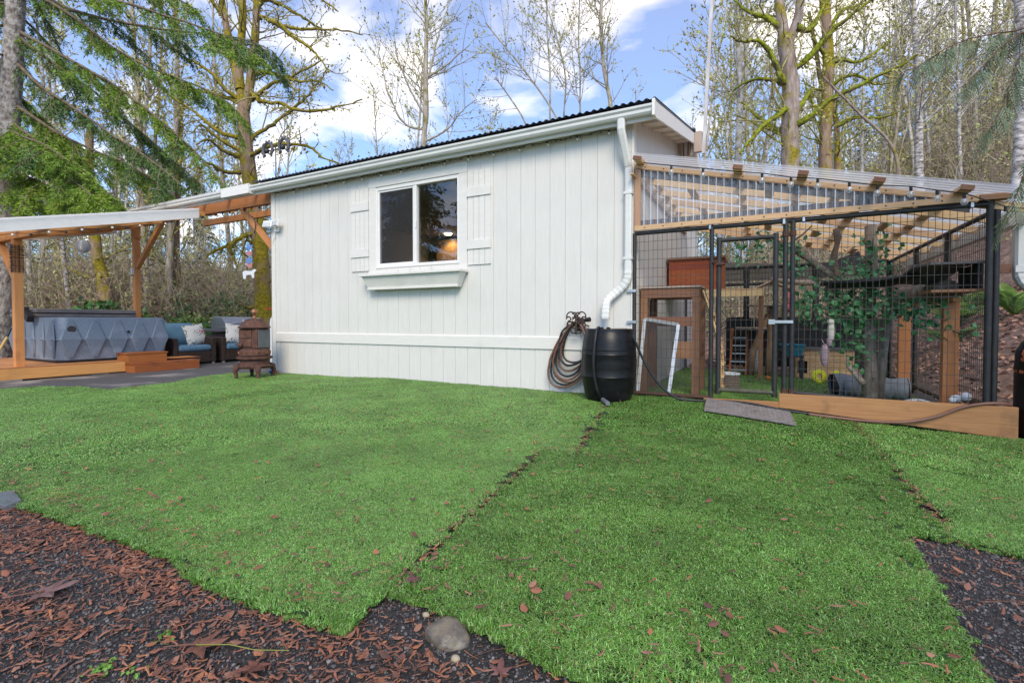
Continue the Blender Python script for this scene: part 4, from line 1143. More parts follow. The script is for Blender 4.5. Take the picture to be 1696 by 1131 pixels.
# front panel 3
pipe((1.611, 0, .02), (1.611, 0, TOPZ)); pipe((3.085, 0, -.06), (3.085, 0, TOPZ), r=.026)
pipe((1.611, 0, .12), (3.085, 0, .05), "bottom_rail", .02)
mesh_panel(1.62, 3.07, .06, TOPZ, 0)
for x, z in ((.835, TOPZ + .01), (1.53, TOPZ + .0), (1.70, TOPZ + .01), (2.96, TOPZ + .01)):
    m = MB(); m.box(x - .012, x + .012, -.035, .03, z - .035, z + .04); m.build("clamp", M_ZINC, run, bevel=.004)
for z in (.83, 1.19):
    m = MB(); m.box(-.055, .05, -.035, -.02, z - .014, z + .014); m.tube([(.022, 0, z - .016), (.022, 0, z + .016)], .031, 10); m.build("clamp", M_ZINC, run)
for x in (1.58,):
    for z in (.13, 1.72): m = MB(); m.tube([(x - .05, 0, z), (x + .05, 0, z)], .012, 6); m.tube([(1.547, 0, z - .025), (1.547, 0, z + .025)], .031, 10); m.tube([(1.611, 0, z - .025), (1.611, 0, z + .025)], .031, 10); m.build("clamp", M_RUSTPIPE, run)
# side panels at x = 3.14
SXP = 3.14
for k, (y0, y1) in enumerate(((.03, 1.27), (1.32, 2.53), (2.58, 3.92))):
    pipe((SXP, y0, -.12), (SXP, y0, 1.80)); pipe((SXP, y1, -.12), (SXP, y1, 1.80))
    pipe((SXP, y0, 1.80), (SXP, y1, 1.80), "top_rail"); pipe((SXP, y0, -.03), (SXP, y1, -.03), "bottom_rail")
    mesh_panel(y0 + .02, y1 - .02, -.02, 1.80, 0, "wire_mesh", run, SXP)
# back panels
for x0, x1 in ((.05, 1.05), (1.1, 2.1), (2.15, 3.1)):
    for x in (x0, x1): pipe((x, 3.95, -.1), (x, 3.95, 1.80))
    pipe((x0, 3.95, 1.80), (x1, 3.95, 1.80), "top_rail"); pipe((x0, 3.95, 1.50), (x1, 3.95, 1.50), "middle_rail", .028)
    mesh_panel(x0 + .02, x1 - .02, 0, 1.8, 3.95)
MB().prism([(.55, 1.56), (3.05, 1.56), (3.05, 1.70), (.55, 1.93)], 1, 3.965, 3.985).build("grey_back_board", GREYW[0], run)
def rise(x): return -.012 - .235 * max(0, x - 1.2) * 0
# roof timbers
def rt(x): return 2.645 - .245 * x
for k in range(8):
    y = .035 + k * .55
    MB().prism([(.02, rt(.02) - .074), (3.33, rt(3.33) - .074), (3.33, rt(3.33)), (.02, rt(.02))], 1, y - .019, y + .019).build("rafter", FIRW[0], run)
MB().box(.0125, .05, -.2, 4.0, rt(.02) - .16, rt(.02) - .145).build("ledger", FIRW[1], run)
for x in (.10, 1.11, 1.68, 2.27, 2.87):
    r = Matrix.Rotation(math.atan(.245), 3, 'Y')
    MB().cbox((x, 1.94, rt(x) + .0205), (.088, 4.32, .036), r).build("purlin", FIRW[1], run)
    MB().cbox((x, -.232, rt(x) + .0205), (.090, .02, .040), r).build("purlin_end", DARKW[1], run)
for x in (.55, 1.4, 2.0, 2.6):
    for k in range(7):
        if (k + int(x * 10)) % 2: continue
        y = .035 + k * .55
        MB().box(x - .045, x + .045, y + .022, y + .528, rt(x + .05) - .045, rt(x + .05) - .012).build("blocking", FIRW[1], run)
def roofsheet(y0, y1):
    n = int((y1 - y0) / .0095); vs = []; fs = []
    for i in range(n + 1):
        y = y0 + (y1 - y0) * i / n; dz = .009 * math.sin(2 * pi * (y - y0) / .076)
        for x in (.013, 1.2, 2.4, 3.40): vs.append((x, y, rt(x) + .052 + dz))
    for i in range(n):
        for j in range(3): fs.append((i * 4 + j, (i + 1) * 4 + j, (i + 1) * 4 + j + 1, i * 4 + j + 1))
    return MB().add(vs, fs).build("roof_sheet", M_CLEARROOF, run, smooth=True)
roofsheet(-.31, 1.9); roofsheet(1.86, 4.15)
# front gable infill: clear corrugated sheet in a thin wooden frame
n = int(2.94 / .0095); vs = []; fs = []
for i in range(n + 1):
    x = .04 + 2.93 * i / n; y = -.020 + .0105 * math.sin(2 * pi * x / .076)
    vs += [(x, y, 1.915), (x, y, max(1.92, rt(x) - .012))]
for i in range(n): fs.append((2 * i, 2 * i + 2, 2 * i + 3, 2 * i + 1))
MB().add(vs, fs).build("clear_panel", M_CLEAR, run, smooth=True)
m = MB()
for k in range(38):
    x = .076 * (k + .25) + .04
    if x < 2.88: m.box(x - .0045, x + .0045, -.0345, -.0312, 1.935, rt(x) - .05)
m.build("sheen_streaks", M_SHEEN, run, kind='stuff')  # added hazy strips imitating the white sheen along the corrugations
def strip(x0, x1, za0, za1, h, y0, y1, name, m): return MB().prism([(x0, za0 - h), (x1, za1 - h), (x1, za1), (x0, za0)], 1, y0, y1).build(name, m, run)
top = strip(.03, 2.99, rt(.03) + .0, rt(2.99) + .0, .046, -.046, -.032, "top_batten", TANW[0])
strip(.03, 2.95, rt(.03) - .047, rt(2.95) - .047, .085, -.010, .012, "foam_strip", M_SEAL)
MB().box(.03, .098, -.046, -.032, 1.93, rt(.1) - .05).build("side_batten", TANW[2], run)
bot = MB().box(.03, 3.17, -.050, -.028, 1.876, 1.93).build("bottom_batten", TANW[0], run, bevel=.002)
MB().box(.07, 2.75, -.012, .014, 1.931, 1.992).build("foam_strip", M_SEAL, run)
MB().box(3.0, 3.20, -.06, .04, 1.876, 1.925).build("corner_block", DARKW[0], run, bevel=.004)
for b_, pts in ((bot, [(.15 + k * .2, -.0505, 1.903) for k in range(15)]), (top, [(.15 + k * .2, -.0465, rt(.15 + k * .2) - .023) for k in range(15)])):
    m = MB()
    for p in pts: m.tube([p, (p[0], p[1] - .004, p[2])], .007, 8)
    m.build("screws", M_DARKSTEEL, b_)
# base boards
MB().prism([(1.503, -.035), (3.27, -.165), (3.27, .110), (1.503, .108)], 1, -.07, -.032).build("base_board", BOARD[0], run, bevel=.003)
MB().prism([(.79, -.06), (1.5025, -.06), (1.5025, .022), (.79, .010)], 1, -.066, -.034).build("base_board", BOARD[0], run, bevel=.003)
MB().box(3.225, 3.262, -.031, .9, -.15, .07).build("base_board", BOARD[1], run)
# eave gutter and downspout on the right
gz_ = rt(3.38)
MB().prism([(3.345, gz_ - .115), (3.43, gz_ - .115), (3.47, gz_ - .02), (3.455, gz_ - .015), (3.42, gz_ - .10), (3.355, gz_ - .10), (3.355, gz_ - .0), (3.345, gz_ - .0)], 1, -.30, 4.1).build("gutter", M_GUTTER, run)
ds = thing("side_downspout", "white downspout with curved elbow beside the right corner of the wire run", "downspout", (3.42, .42, 1.4))
pts = [(3.42, .42, gz_ - .10), (3.42, .42, 1.30)]
for k in range(1, 10):
    a = k / 9 * 1.35; pts.append((3.42 + .17 * (1 - math.cos(a)), .42, 1.30 - .19 * math.sin(a)))
pts.append((4.0, .42, 1.02))
def spouty(pts, w, d):
    m = MB(); vs = []; fs = []; P = [Vector(p) for p in pts]; n = len(P)
    prof = [(-1, -.6), (-.6, -1), (.6, -1), (1, -.6), (1, .6), (.6, 1), (-.6, 1), (-1, .6)]
    for i in range(n):
        t_ = (P[min(i + 1, n - 1)] - P[max(i - 1, 0)]).normalized(); yv = Vector((0, 1, 0)); xv = t_.cross(yv).normalized()
        k = 1.07 if 1 < i < n - 1 and i % 2 else 1
        for a, c_ in prof: vs.append(P[i] + xv * a * w / 2 * k + yv * c_ * d / 2 * k)
    for i in range(n - 1):
        for k in range(8):
            k2 = (k + 1) % 8; fs.append((i * 8 + k, i * 8 + k2, (i + 1) * 8 + k2, (i + 1) * 8 + k))
    fs += [tuple(range(7, -1, -1)), tuple((n - 1) * 8 + k for k in range(8))]
    return m.add(vs, fs)
spouty(pts, .085, .10).build("pipe", M_GUTTER, ds)
MB().box(3.375, 3.465, .36, .366, 1.28, 1.34).build("strap", M_GUTTER, ds)
MB().box(3.20, 3.36, .40, .44, 1.28, 1.36).build("stand_off_block", DARKW[0], ds)
# festoon of the run
rf = thing("run_string_lights", "black cord with clear round bulbs strung under the run roof front", "string lights", (1.5, -.2, 2.3))
pts = []
xsb = [.16, .46, .78, 1.09, 1.33, 1.58, 1.80, 2.05, 2.26, 2.50, 2.68, 2.86, 3.12]
for x in xsb: pts.append((x, -.20, rt(x) - .005 - .02 * abs(math.sin(x * 5))))
pts[-1] = (3.12, -.2, rt(3.12) - .10); pts.append((3.45, -.15, rt(3.12) - .17))
MB().tube(pts, .005, 5).build("cord", M_BLACK, rf)
M_BULBC = clear_mat("clear_bulb", haze=.25, edge=.5)
for p in pts[1:]:
    if abs(p[0] - 1.09) < .02: continue
    s_ = MB().tube([p, (p[0], p[1], p[2] - .04)], .012, 8).build("socket", M_BLACK, rf)
    MB().ball((p[0], p[1], p[2] - .070), .028, 10, 8, (1, 1, 1.05)).build("bulb", M_BULBC, rf, smooth=True)
    MB().tube([(p[0], p[1], p[2] - .042), (p[0], p[1], p[2] - .075)], .009, 6).build("filament", M_BULB, rf)

# ================================================================== things inside the run
def Z0(x, y): return turf_z(x, y)
# stand with arched ladder by the house wall
st_ = thing("wooden_stand", "brown wooden stand with arched ladder just inside the run by the house", "stand", (.4, .6, 0))
for x in (.07, .66):
    for y in (.34, .86): MB().box(x - .04, x + .04, y - .04, y + .04, Z0(x, y) - .01, 1.115).build("leg", DARKW[2], st_)
MB().box(.03, .70, .30, .338, 1.117, 1.232).build("rail", DARKW[0], st_, bevel=.003); MB().box(.03, .70, .86, .898, 1.117, 1.232).build("rail", DARKW[0], st_)
MB().box(.1105, .6195, .302, .338, .78, .89).build("rail", DARKW[0], st_, bevel=.003); MB().box(.6605, .6985, .3805, .8195, .45, .56).build("rail", DARKW[1], st_)
MB().box(.40, .6195, .302, .338, .40, .60).build("rail", DARKW[0], st_)
MB().box(.02, .72, .28, .92, 1.233, 1.252).build("shelf", PALEW[0], st_)
for y in (.42, .78):
    pts = []
    for k in range(9):
        a = k / 8; pts.append((.72 + .20 * math.sin(a * pi * .62), y, 1.20 - 1.15 * a))
    MB().tube(pts, .032, 4, squash=(1, .5)).build("ladder_rail", FIRW[2], st_)
    if y < .5: lp = pts
for k in range(1, 9):
    p = lp[k]; MB().box(p[0] - .035, p[0] + .035, .44, .76, p[2] - .01, p[2] + .012).build("rung", FIRW[1], st_)
# old window screen leaning on the front
sc = thing("window_screen", "old aluminium framed insect screen leaning inside the run", "window screen", (.2, .2, 0))
A, B, Cc, D = Vector((.045, .10, -.02)), Vector((.40, .07, -.03)), Vector((.475, .26, .80)), Vector((.085, .27, .865))
for a, c_ in ((A, B), (B, Cc), (Cc, D), (D, A)): MB().bar(a, c_, .038, .014, (0, 1, .2)).build("frame_bar", M_ALU, sc)
MB().add([A, B, Cc, D], [(0, 1, 2, 3)]).build("screen_cloth", M_SCREEN, sc)
# hutch on a shelf
hu = thing("wooden_hutch", "orange stained wooden hutch on the high shelf at the house wall", "hutch", (.42, 2.4, 1.31))
for k in range(6): MB().box(.05, .80, 2.10, 2.12, 1.312 + k * .077, 1.312 + k * .077 + .074).build("plank", M_HUTCH[0], hu)
MB().box(.05, .07, 2.121, 2.8, 1.312, 1.772).build("side_panel", M_HUTCH[1], hu); MB().box(.78, .80, 2.121, 2.8, 1.312, 1.772).build("side_panel", M_HUTCH[1], hu)
MB().box(.02, .84, 2.06, 2.84, 1.774, 1.80).build("roof", DARKW[0], hu)
sh = thing("wall_shelf", "pale timber shelf under the orange hutch", "shelf", (.7, 2.4, 1.25))
MB().box(.02, 1.35, 2.03, 2.06, 1.20, 1.29).build("edge_board", FIRW[0], sh); MB().box(.02, 1.35, 2.061, 2.85, 1.285, 1.31).build("top_board", FIRW[0], sh)
MB().box(1.28, 1.35, 2.75, 2.85, Z0(1.3, 2.8), 1.284).build("leg", DARKW[2], sh)
# cat tree
ct = thing("cat_tree", "cat tree of bare branches carrying a small pitched wooden roof", "cat tree", (1.45, 3.3, 0)); zz = Z0(1.45, 3.3)
M_BARK0 = mat("peeled_branch", (0.36, 0.235, 0.14), (0.22, 0.135, 0.08), scale=(14, 14, 4), rough=.8, bump=.004)
MB().tube([(1.46, 3.3, zz), (1.45, 3.3, .35), (1.47, 3.3, .7), (1.45, 3.32, 1.09)], [.085, .07, .065, .06], 10).build("trunk", M_BARK0, ct, smooth=True)
MB().tube([(1.15, 3.25, zz), (1.20, 3.25, .35), (1.30, 3.26, .62), (1.42, 3.29, .95)], [.075, .055, .05, .04], 10).build("branch", M_BARK0, ct, smooth=True)
MB().box(1.12, 1.75, 3.05, 3.55, 1.09, 1.115).build("platform", PALEW[0], ct); MB().box(.95, 1.4, 3.1, 3.5, .72, .745).build("platform", PALEW[0], ct)
MB().bar((1.08, 3.3, 1.30), (1.45, 3.3, 1.48), .56, .02, (-.4, 0, 1)).build("roof_board", PALEW[0], ct); MB().bar((1.455, 3.3, 1.48), (1.84, 3.3, 1.30), .56, .02, (.4, 0, 1)).build("roof_board", PALEW[0], ct)
for x in (1.2, 1.7):
    for y in (3.1, 3.5): MB().box(x - .02, x + .02, y - .02, y + .02, 1.116, 1.345).build("roof_post", PALEW[2], ct)
MB().tube([(1.22, 3.05, 1.09), (1.215, 3.04, .75)], .01, 6).build("sisal_rope", PALEW[2], ct)
m = MB(); m.ball((1.70, 3.0, 1.17), .085, 12, 8, (.8, .8, 1.4)); m.ball((1.69, 2.98, 1.05), .06, 10, 8); solo(m, "plush_toy", M_PINK, "fluffy pink plush toy hanging from the cat tree roof", "toy", (1.7, 3.0, 1.1), smooth=True)
# cat cabin
cb = thing("cat_cabin", "low plank cat cabin with a square black doorway at the back of the run", "cat cabin", (2.2, 3.7, 0)); zb = Z0(2.2, 3.6) - .005
for k in range(5):
    z0_, z1_ = zb + k * .098, zb + k * .098 + .092
    if k in (1, 2): MB().box(1.82, 1.85, 3.55, 3.57, z0_, z1_).build("plank", FIRW[0], cb); MB().box(1.99, 2.62, 3.55, 3.57, z0_, z1_).build("plank", FIRW[0], cb)
    else: MB().box(1.82, 2.62, 3.55, 3.57, z0_, z1_).build("plank", FIRW[0], cb)
MB().box(1.82, 2.62, 3.88, 3.9, zb, zb + .49).build("rear_panel", FIRW[0], cb)
for x in (1.82, 2.60): MB().box(x, x + .02, 3.571, 3.879, zb, zb + .49).build("side_panel", FIRW[1], cb)
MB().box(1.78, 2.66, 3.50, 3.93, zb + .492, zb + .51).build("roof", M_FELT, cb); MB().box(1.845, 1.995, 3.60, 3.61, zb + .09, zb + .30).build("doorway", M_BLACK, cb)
ed = tag(MB().box(.9, 1.80, 3.62, 3.66, Z0(1, 3.6) - .02, Z0(1, 3.6) + .09).build("edging_board", FIRW[0]), "pale timber edging board lying along the back of the run", "board")
tp = MB()
vs = []; fs = []
for i in range(24):
    x = .75 + i * .1
    for j in range(5): vs.append((x, 3.90 + .012 * math.sin(i * 1.9 + j), .06 + j * .21 + .02 * math.sin(i * .8) * (j == 4)))
for i in range(23):
    for j in range(4): fs.append((i * 5 + j, i * 5 + 5 + j, i * 5 + 6 + j, i * 5 + 1 + j))
tp.add(vs, fs); solo(tp, "black_tarp", M_BLACK, "black sheet of plastic hung along the lower back fence of the run", "tarp", (1.9, 3.9, .5), smooth=True)
# step ladder, bag, tub, basket
sl_ = thing("step_ladder", "orange folded step ladder with silver rungs leaning at the back of the run", "step ladder", (.98, 3.2, 0)); zl = Z0(1, 3.2)
for x in (.86, 1.10): MB().bar((x, 3.15, zl), (x + .02, 3.5, .72), .03, .05).build("rail", M_ORANGE if x < 1 else mat("rusty_orange_rail", (0.38, 0.12, 0.04)), sl_)
for k in range(5): MB().bar((.87, 3.17 + k * .07, zl + .08 + k * .13), (1.11, 3.17 + k * .07, zl + .08 + k * .13), .05, .02).build("rung", M_ALU, sl_)
solo(MB().ball((1.22, 3.45, zl + .22), .2, 14, 10, (.55, .5, 1.1)), "grey_bag", mat("light_grey_bag", (0.42, 0.43, 0.45), (0.30, 0.31, 0.33), scale=(30, 6, 6)), "light grey ribbed bag standing beside the orange ladder", "bag", (1.22, 3.45, zl), smooth=True)
m = MB(); m.lathe([(.14, 0), (.19, .16), (.20, .17), (.19, .175), (.18, .165), (.135, .01)], (1.76, 3.3, .30), 18); tb = solo(m, "plastic_tub", M_TEAL, "teal plastic tub on a dark stool behind the gate", "tub", (1.76, 3.3, .3), smooth=True, auto=40)
m = MB(); m.box(1.6, 1.92, 3.15, 3.45, .27, .298)
for x in (1.63, 1.89):
    for y in (3.18, 3.42): m.box(x - .02, x + .02, y - .02, y + .02, Z0(x, y), .27)
solo(m, "low_stool", M_DARKSTEEL, "dark low stool carrying the teal tub", "stool", (1.76, 3.3, 0))
bz = Z0(.95, 1.1)
bk = thing("woven_basket", "small woven basket with white rim standing inside the gate", "basket", (.97, 1.1, bz))
m = MB()
for k in range(9): m.lathe([(.118, .004 + k * .02), (.128, .012 + k * .02), (.118, .0205 + k * .02)], (.97, 1.1, bz), 20, k == 0)
m.build("basket_wall", mat("grey_brown_weave", (0.30, 0.23, 0.19), (0.17, 0.125, 0.10), scale=(60, 60, 60)), bk, smooth=True)
MB().torus((.97, 1.1, bz + .19), .125, .014, 'z', 24, 6).build("rim", M_WHITEP, bk, smooth=True); MB().lathe([(.11, .17), (.05, .178), (.01, .18)], (.97, 1.1, bz), 16).build("filling", M_WHITEP, bk)
solo(MB().ball((1.42, 2.6, Z0(1.4, 2.6) + .03), .035, 10, 8), "orange_ball", M_ORANGE, "small orange ball on the turf behind the gate", "ball", (1.42, 2.6, Z0(1.4, 2.6)), smooth=True)
# tree trunk standing in the run and the pole next to it
M_TRUNKIN = mat("grey_bark_post", (0.30, 0.25, 0.20), (0.15, 0.115, 0.09), scale=(16, 16, 5), rough=.9, bump=.012, c3=(0.36, 0.34, 0.30), s3=5)
tr_ = thing("climbing_log", "thick bark covered climbing trunk standing in the middle of the run", "climbing trunk", (2.42, 1.04, 0))
MB().tube([(2.43, 1.04, Z0(2.4, 1) - .03), (2.42, 1.05, .4), (2.40, 1.04, .9), (2.42, 1.03, 1.4), (2.41, 1.04, rt(2.42) - .145)], [.085, .066, .062, .060, .058], 14).build("trunk", M_TRUNKIN, tr_, smooth=True)
MB().tube([(2.52, 1.16, Z0(2.5, 1.1) - .03), (2.56, 1.16, .5), (2.60, 1.12, .95)], [.05, .045, .035], 10).build("side_stem", M_TRUNKIN, tr_, smooth=True)
MB().tube([(2.36, 1.0, .14), (2.22, .98, .32), (2.20, .98, .42)], [.035, .025, .012], 8).build("stub", PALEW[2], tr_, smooth=True)
cp = thing("climbing_pole", "twisted brown vine pole hanging from the run roof", "pole", (2.14, 1.55, 1.7))
pts = [(2.14 + .02 * math.sin(k * 1.3), 1.55 + .015 * math.cos(k * 1.7), rt(2.14) - .14 - k * .10) for k in range(9)]
MB().tube(pts, [.035 + .008 * math.sin(k * 2.1) for k in range(9)], 8).build("stem", mat("dark_vine_bark", (0.12, 0.075, 0.05), (0.22, 0.16, 0.12), scale=(20, 20, 8), bump=.01), cp, smooth=True)
bd = thing("climbing_branch", "long bare branch slanting across the run below the roof", "branch", (1.9, 1.7, 1.6))
MB().tube([(1.30, 1.9, 2.02), (1.62, 1.85, 1.86), (1.92, 1.72, 1.60), (2.12, 1.6, 1.40), (2.30, 1.35, 1.28)], [.022, .032, .04, .036, .028], 9).build("limb", M_TRUNKIN, bd, smooth=True)
MB().tube([(1.62, 1.85, 1.86), (1.80, 1.8, 1.98), (1.9, 1.75, 2.08)], [.018, .013, .006], 6).build("twig", M_TRUNKIN, bd, smooth=True)
b2 = thing("perch_branch", "pale peeled perch branch fixed behind the leaves", "branch", (1.9, 2.6, 1.35))
MB().tube([(1.45, 2.6, 1.46), (1.8, 2.5, 1.40), (2.2, 2.3, 1.34)], [.035, .04, .03], 9).build("limb", PALEW[0], b2, smooth=True)
# hammock, shelves and tubes
hm = thing("cat_hammock", "black cloth cat hammock slung between two tubes in the run", "hammock", (2.3, .7, 1.27))
for y, dz in ((.52, 0), (.86, .02)):
    MB().tube([(1.93, y + .04, 1.245 + dz), (2.35, y, 1.255 + dz), (2.74, y + .04, 1.30 + dz)], .022, 8).build("tube", M_BLACK, hm, smooth=True)
vs = []; fs = []
for i in range(9):
    for j in range(5):
        u, v = i / 8, j / 4; vs.append((1.97 + .74 * u, .53 + .34 * v, 1.245 + .045 * u - .05 * math.sin(pi * v) - .03 * math.sin(pi * u)))
for i in range(8):
    for j in range(4): fs.append((i * 5 + j, i * 5 + 5 + j, i * 5 + 6 + j, i * 5 + 1 + j))
MB().add(vs, fs).build("cloth", M_BLACK, hm, smooth=True)
solo(MB().bar((2.02, 2.2, 1.50), (2.45, 1.9, 1.66), .03, .16, (-.3, 0, 1)), "dark_ramp", M_FELT, "dark felt covered ramp board behind the climbing trunk", "ramp", (2.2, 2.0, 1.58))
ls = thing("log_bridge", "log tunnel resting on two stained posts along the right side of the run", "log bridge", (2.95, 1.3, 0))
MB().box(2.90, 3.02, .44, .54, Z0(2.97, .5) - .02, 1.02).build("post", CEDAR[2], ls, bevel=.004); MB().box(2.90, 3.02, 2.18, 2.28, Z0(2.97, 2.2) - .02, 1.02).build("post", CEDAR[2], ls, bevel=.004)
MB().box(2.93, 2.99, .3, 2.4, 1.021, 1.055).build("bearer", CEDAR[1], ls)
MB().tube([(2.90, 2.05, 1.17), (2.93, 1.3, 1.15), (2.955, .55, 1.14)], [.095, .10, .105], 12).build("log", M_TRUNKIN, ls, smooth=True, auto=40)
rs = thing("perch_shelter", "dark felt roofed perch in the upper right corner of the run", "shelter", (2.9, .5, 1.3))
MB().bar((2.78, .95, 1.24), (2.86, .45, 1.37), .40, .02, (0, .25, 1)).build("roof_board", M_FELT, rs); MB().bar((2.87, .44, 1.37), (2.90, .06, 1.36), .40, .02).build("roof_board", M_FELT, rs)
MB().box(2.72, 3.08, .08, .60, 1.10, 1.125).build("shelf", DARKW[1], rs); MB().box(3.04, 3.08, .10, .58, 1.126, 1.345).build("wall_panel", M_BLACK, rs)
# toys and tunnel
tu = thing("cat_tunnel", "crumpled silver grey cat tunnel with black open end on the turf", "cat tunnel", (2.45, 1.8, 0)); zt = Z0(2.4, 1.8)
pts = []; rr = []
A_, B_ = Vector((2.14, 1.62, zt + .145)), Vector((2.86, 1.62, zt + .13))
for k in range(19):
    u = k / 18; p = A_.lerp(B_, u) + Vector((0, .05 * math.sin(u * 5), .012 * math.sin(u * 9))); pts.append(p); rr.append(.145 + .012 * math.sin(u * 21) - .01 * u)
m = MB(); m.tube(pts, rr, 18, caps=False)
m.v = [(x + rnd.uniform(-.004, .004), y, z + rnd.uniform(-.005, .005)) for x, y, z in m.v]
m.build("sleeve", M_GREYCLOTH, tu, smooth=True)
m = MB(); m.tube([pts[0], pts[0] + Vector((.10, 0, 0))], .132, 18); m.build("lining", M_DARKIN, tu)
for p, r in ((pts[0], .147), (pts[-1], .14)): MB().torus(p, r, .009, 'x', 24, 6).build("hoop", M_BLACK, tu, smooth=True)
yl = thing("yellow_hoops", "two neon yellow collapsed play hoops lying on the turf", "play hoops", (2.25, 2.9, 0)); zy = Z0(2.25, 2.9)
for k, (x, y) in enumerate(((2.10, 2.95), (2.32, 2.85))):
    rz = Matrix.Rotation(.4 + k * .5, 3, 'Z')
    m = MB()
    m.lathe([(.04, -.018), (.08, -.022), (.105, -.012), (.11, 0), (.105, .012), (.08, .022), (.04, .018)], (0, 0, 0), 22, False)
    m.v = [tuple(rz @ (Matrix.Rotation(1.35, 3, 'X') @ Vector(v)) + Vector((x, y, zy + .11))) for v in m.v]
    m.build("hoop", M_YELLOW, yl, smooth=True)
m = MB(); m.ball((2.74, .55, Z0(2.74, .55) + .08), .155, 20, 12, (1.15, 1, .8)); lt = solo(m, "plastic_dome", M_WHITEP, "white plastic dome lying behind the base board", "dome", (2.74, .55, 0), smooth=True)
MB().torus((2.74, .47, Z0(2.74, .55) + .09), .10, .008, 'y', 18, 6, (.3, 2.4)).build("seam_ring", M_DARKSTEEL, lt)
m = MB(); m.ball((2.96, .28, .115), .045, 10, 8, (1, .8, .8)); m.ball((3.03, .28, .135), .045, 10, 8); m.ball((2.93, .26, .10), .03, 8, 6); solo(m, "white_toy", M_WHITEP, "small lumpy white toy behind the base board by the corner post", "toy", (2.98, .28, .1), smooth=True)
toy = thing("hanging_fish_toy", "faded mauve fish toy hanging on the front wire of the run", "toy", (1.9, .08, .52))
m = MB(); m.ball((1.90, .07, .50), .1, 12, 10, (.40, .28, 1.15)); m.build("body", M_LAVENDER, toy, smooth=True)
m = MB(); m.ball((1.935, .07, .63), .04, 8, 6, (.7, .5, 1.2)); m.tube([(1.9, .06, .60), (1.87, .06, .66)], .006, 5); m.build("tail", M_LAVENDER, toy, smooth=True)
MB().tube([(1.91, .05, .62), (1.91, .012, .74)], .003, 4).build("string", M_WIRE, toy)
toy = thing("hanging_cream_toy", "cream fluffy toy hanging on a string behind the front wire", "toy", (1.97, .35, .75))
m = MB(); m.ball((1.98, .35, .73), .1, 10, 8, (.36, .3, 1.05)); m.ball((1.975, .35, .83), .035, 8, 6); m.build("body", M_CREAM, toy, smooth=True); MB().tube([(1.98, .35, .85), (1.98, .4, 1.23)], .002, 4).build("string", M_WIRE, toy)
# artificial leaves
M_IVY = vary(mat("artificial_leaf_green", (0.055, 0.24, 0.085), (0.14, 0.38, 0.19), scale=(9, 9, 9), rough=.45, spec=.5, world=True), .2)
def ivy(name, label, centres, n, loc, size=.05):
    t_ = thing(name, label, "artificial plant", loc)
    lv = MB(); vn = MB()
    for (a, b_, sag, spread, k) in centres:
        a, b_ = Vector(a), Vector(b_); P = []
        for q in range(9):
            u = q / 8; P.append(a.lerp(b_, u) + Vector((0, 0, -sag * math.sin(pi * u))))
        vn.tube(P, .006, 4)
        for _ in range(int(k * 1.5)):
            u = rnd.random(); p = P[min(8, int(u * 8))] + Vector((rnd.gauss(0, spread), rnd.gauss(0, spread), rnd.gauss(0, spread)))
            d = Vector((rnd.uniform(-1, 1), rnd.uniform(-1, .4), rnd.uniform(-1, .5))).normalized(); s_ = d.cross(Vector((rnd.uniform(-1, 1), rnd.uniform(-1, 1), rnd.uniform(.2, 1)))).normalized(); nn_ = s_.cross(d)
            L = size * rnd.uniform(.8, 1.5); W = L * rnd.uniform(.32, .45)
            lv.add([p, p + d * L * .35 + s_ * W - nn_ * .006, p + d * L * .7 + s_ * W * .8 - nn_ * .008, p + d * L - nn_ * .02, p + d * L * .7 - s_ * W * .8 - nn_ * .008, p + d * L * .35 - s_ * W - nn_ * .006, p + d * L * .6], [(0, 1, 6, 5), (1, 2, 6), (2, 3, 6), (3, 4, 6), (4, 5, 6)])
    lv.build("leaves", M_IVY, t_, kind='stuff'); vn.build("vine", mat("plant_stem", (0.07, 0.09, 0.04)), t_)
ivy("artificial_ivy", "bright green artificial ivy wrapped round the climbing trunk",
    [((2.42, .95, 1.75), (2.40, .95, 1.3), 0, .09, 60), ((2.35, .9, 1.25), (1.85, .8, 1.0), .12, .11, 120), ((2.4, .9, 1.2), (2.95, .45, 1.0), .12, .08, 90), ((2.0, .9, 1.15), (2.5, .95, .85), .05, .14, 130), ((2.25, .95, .9), (2.3, .95, .35), .02, .10, 70), ((2.55, .8, 1.02), (3.02, .40, .72), .02, .07, 60), ((1.8, .9, 1.2), (1.75, .9, .9), 0, .09, 40), ((2.1, 1.0, 1.45), (2.6, .9, 1.4), .08, .08, 50)], 0, (2.4, .9, 1.0), .055)
ivy("hanging_sprigs", "sprigs of artificial leaves hanging behind the gate top",
    [((1.30, 1.7, 2.0), (1.25, 1.65, 1.65), .0, .07, 26), ((1.55, 1.75, 1.98), (1.62, 1.7, 1.55), 0, .08, 34), ((1.75, 1.7, 1.9), (1.72, 1.7, 1.45), 0, .07, 26), ((1.1, 1.8, 1.95), (1.05, 1.8, 1.7), 0, .05, 12)], 0, (1.5, 1.7, 1.8), .06)

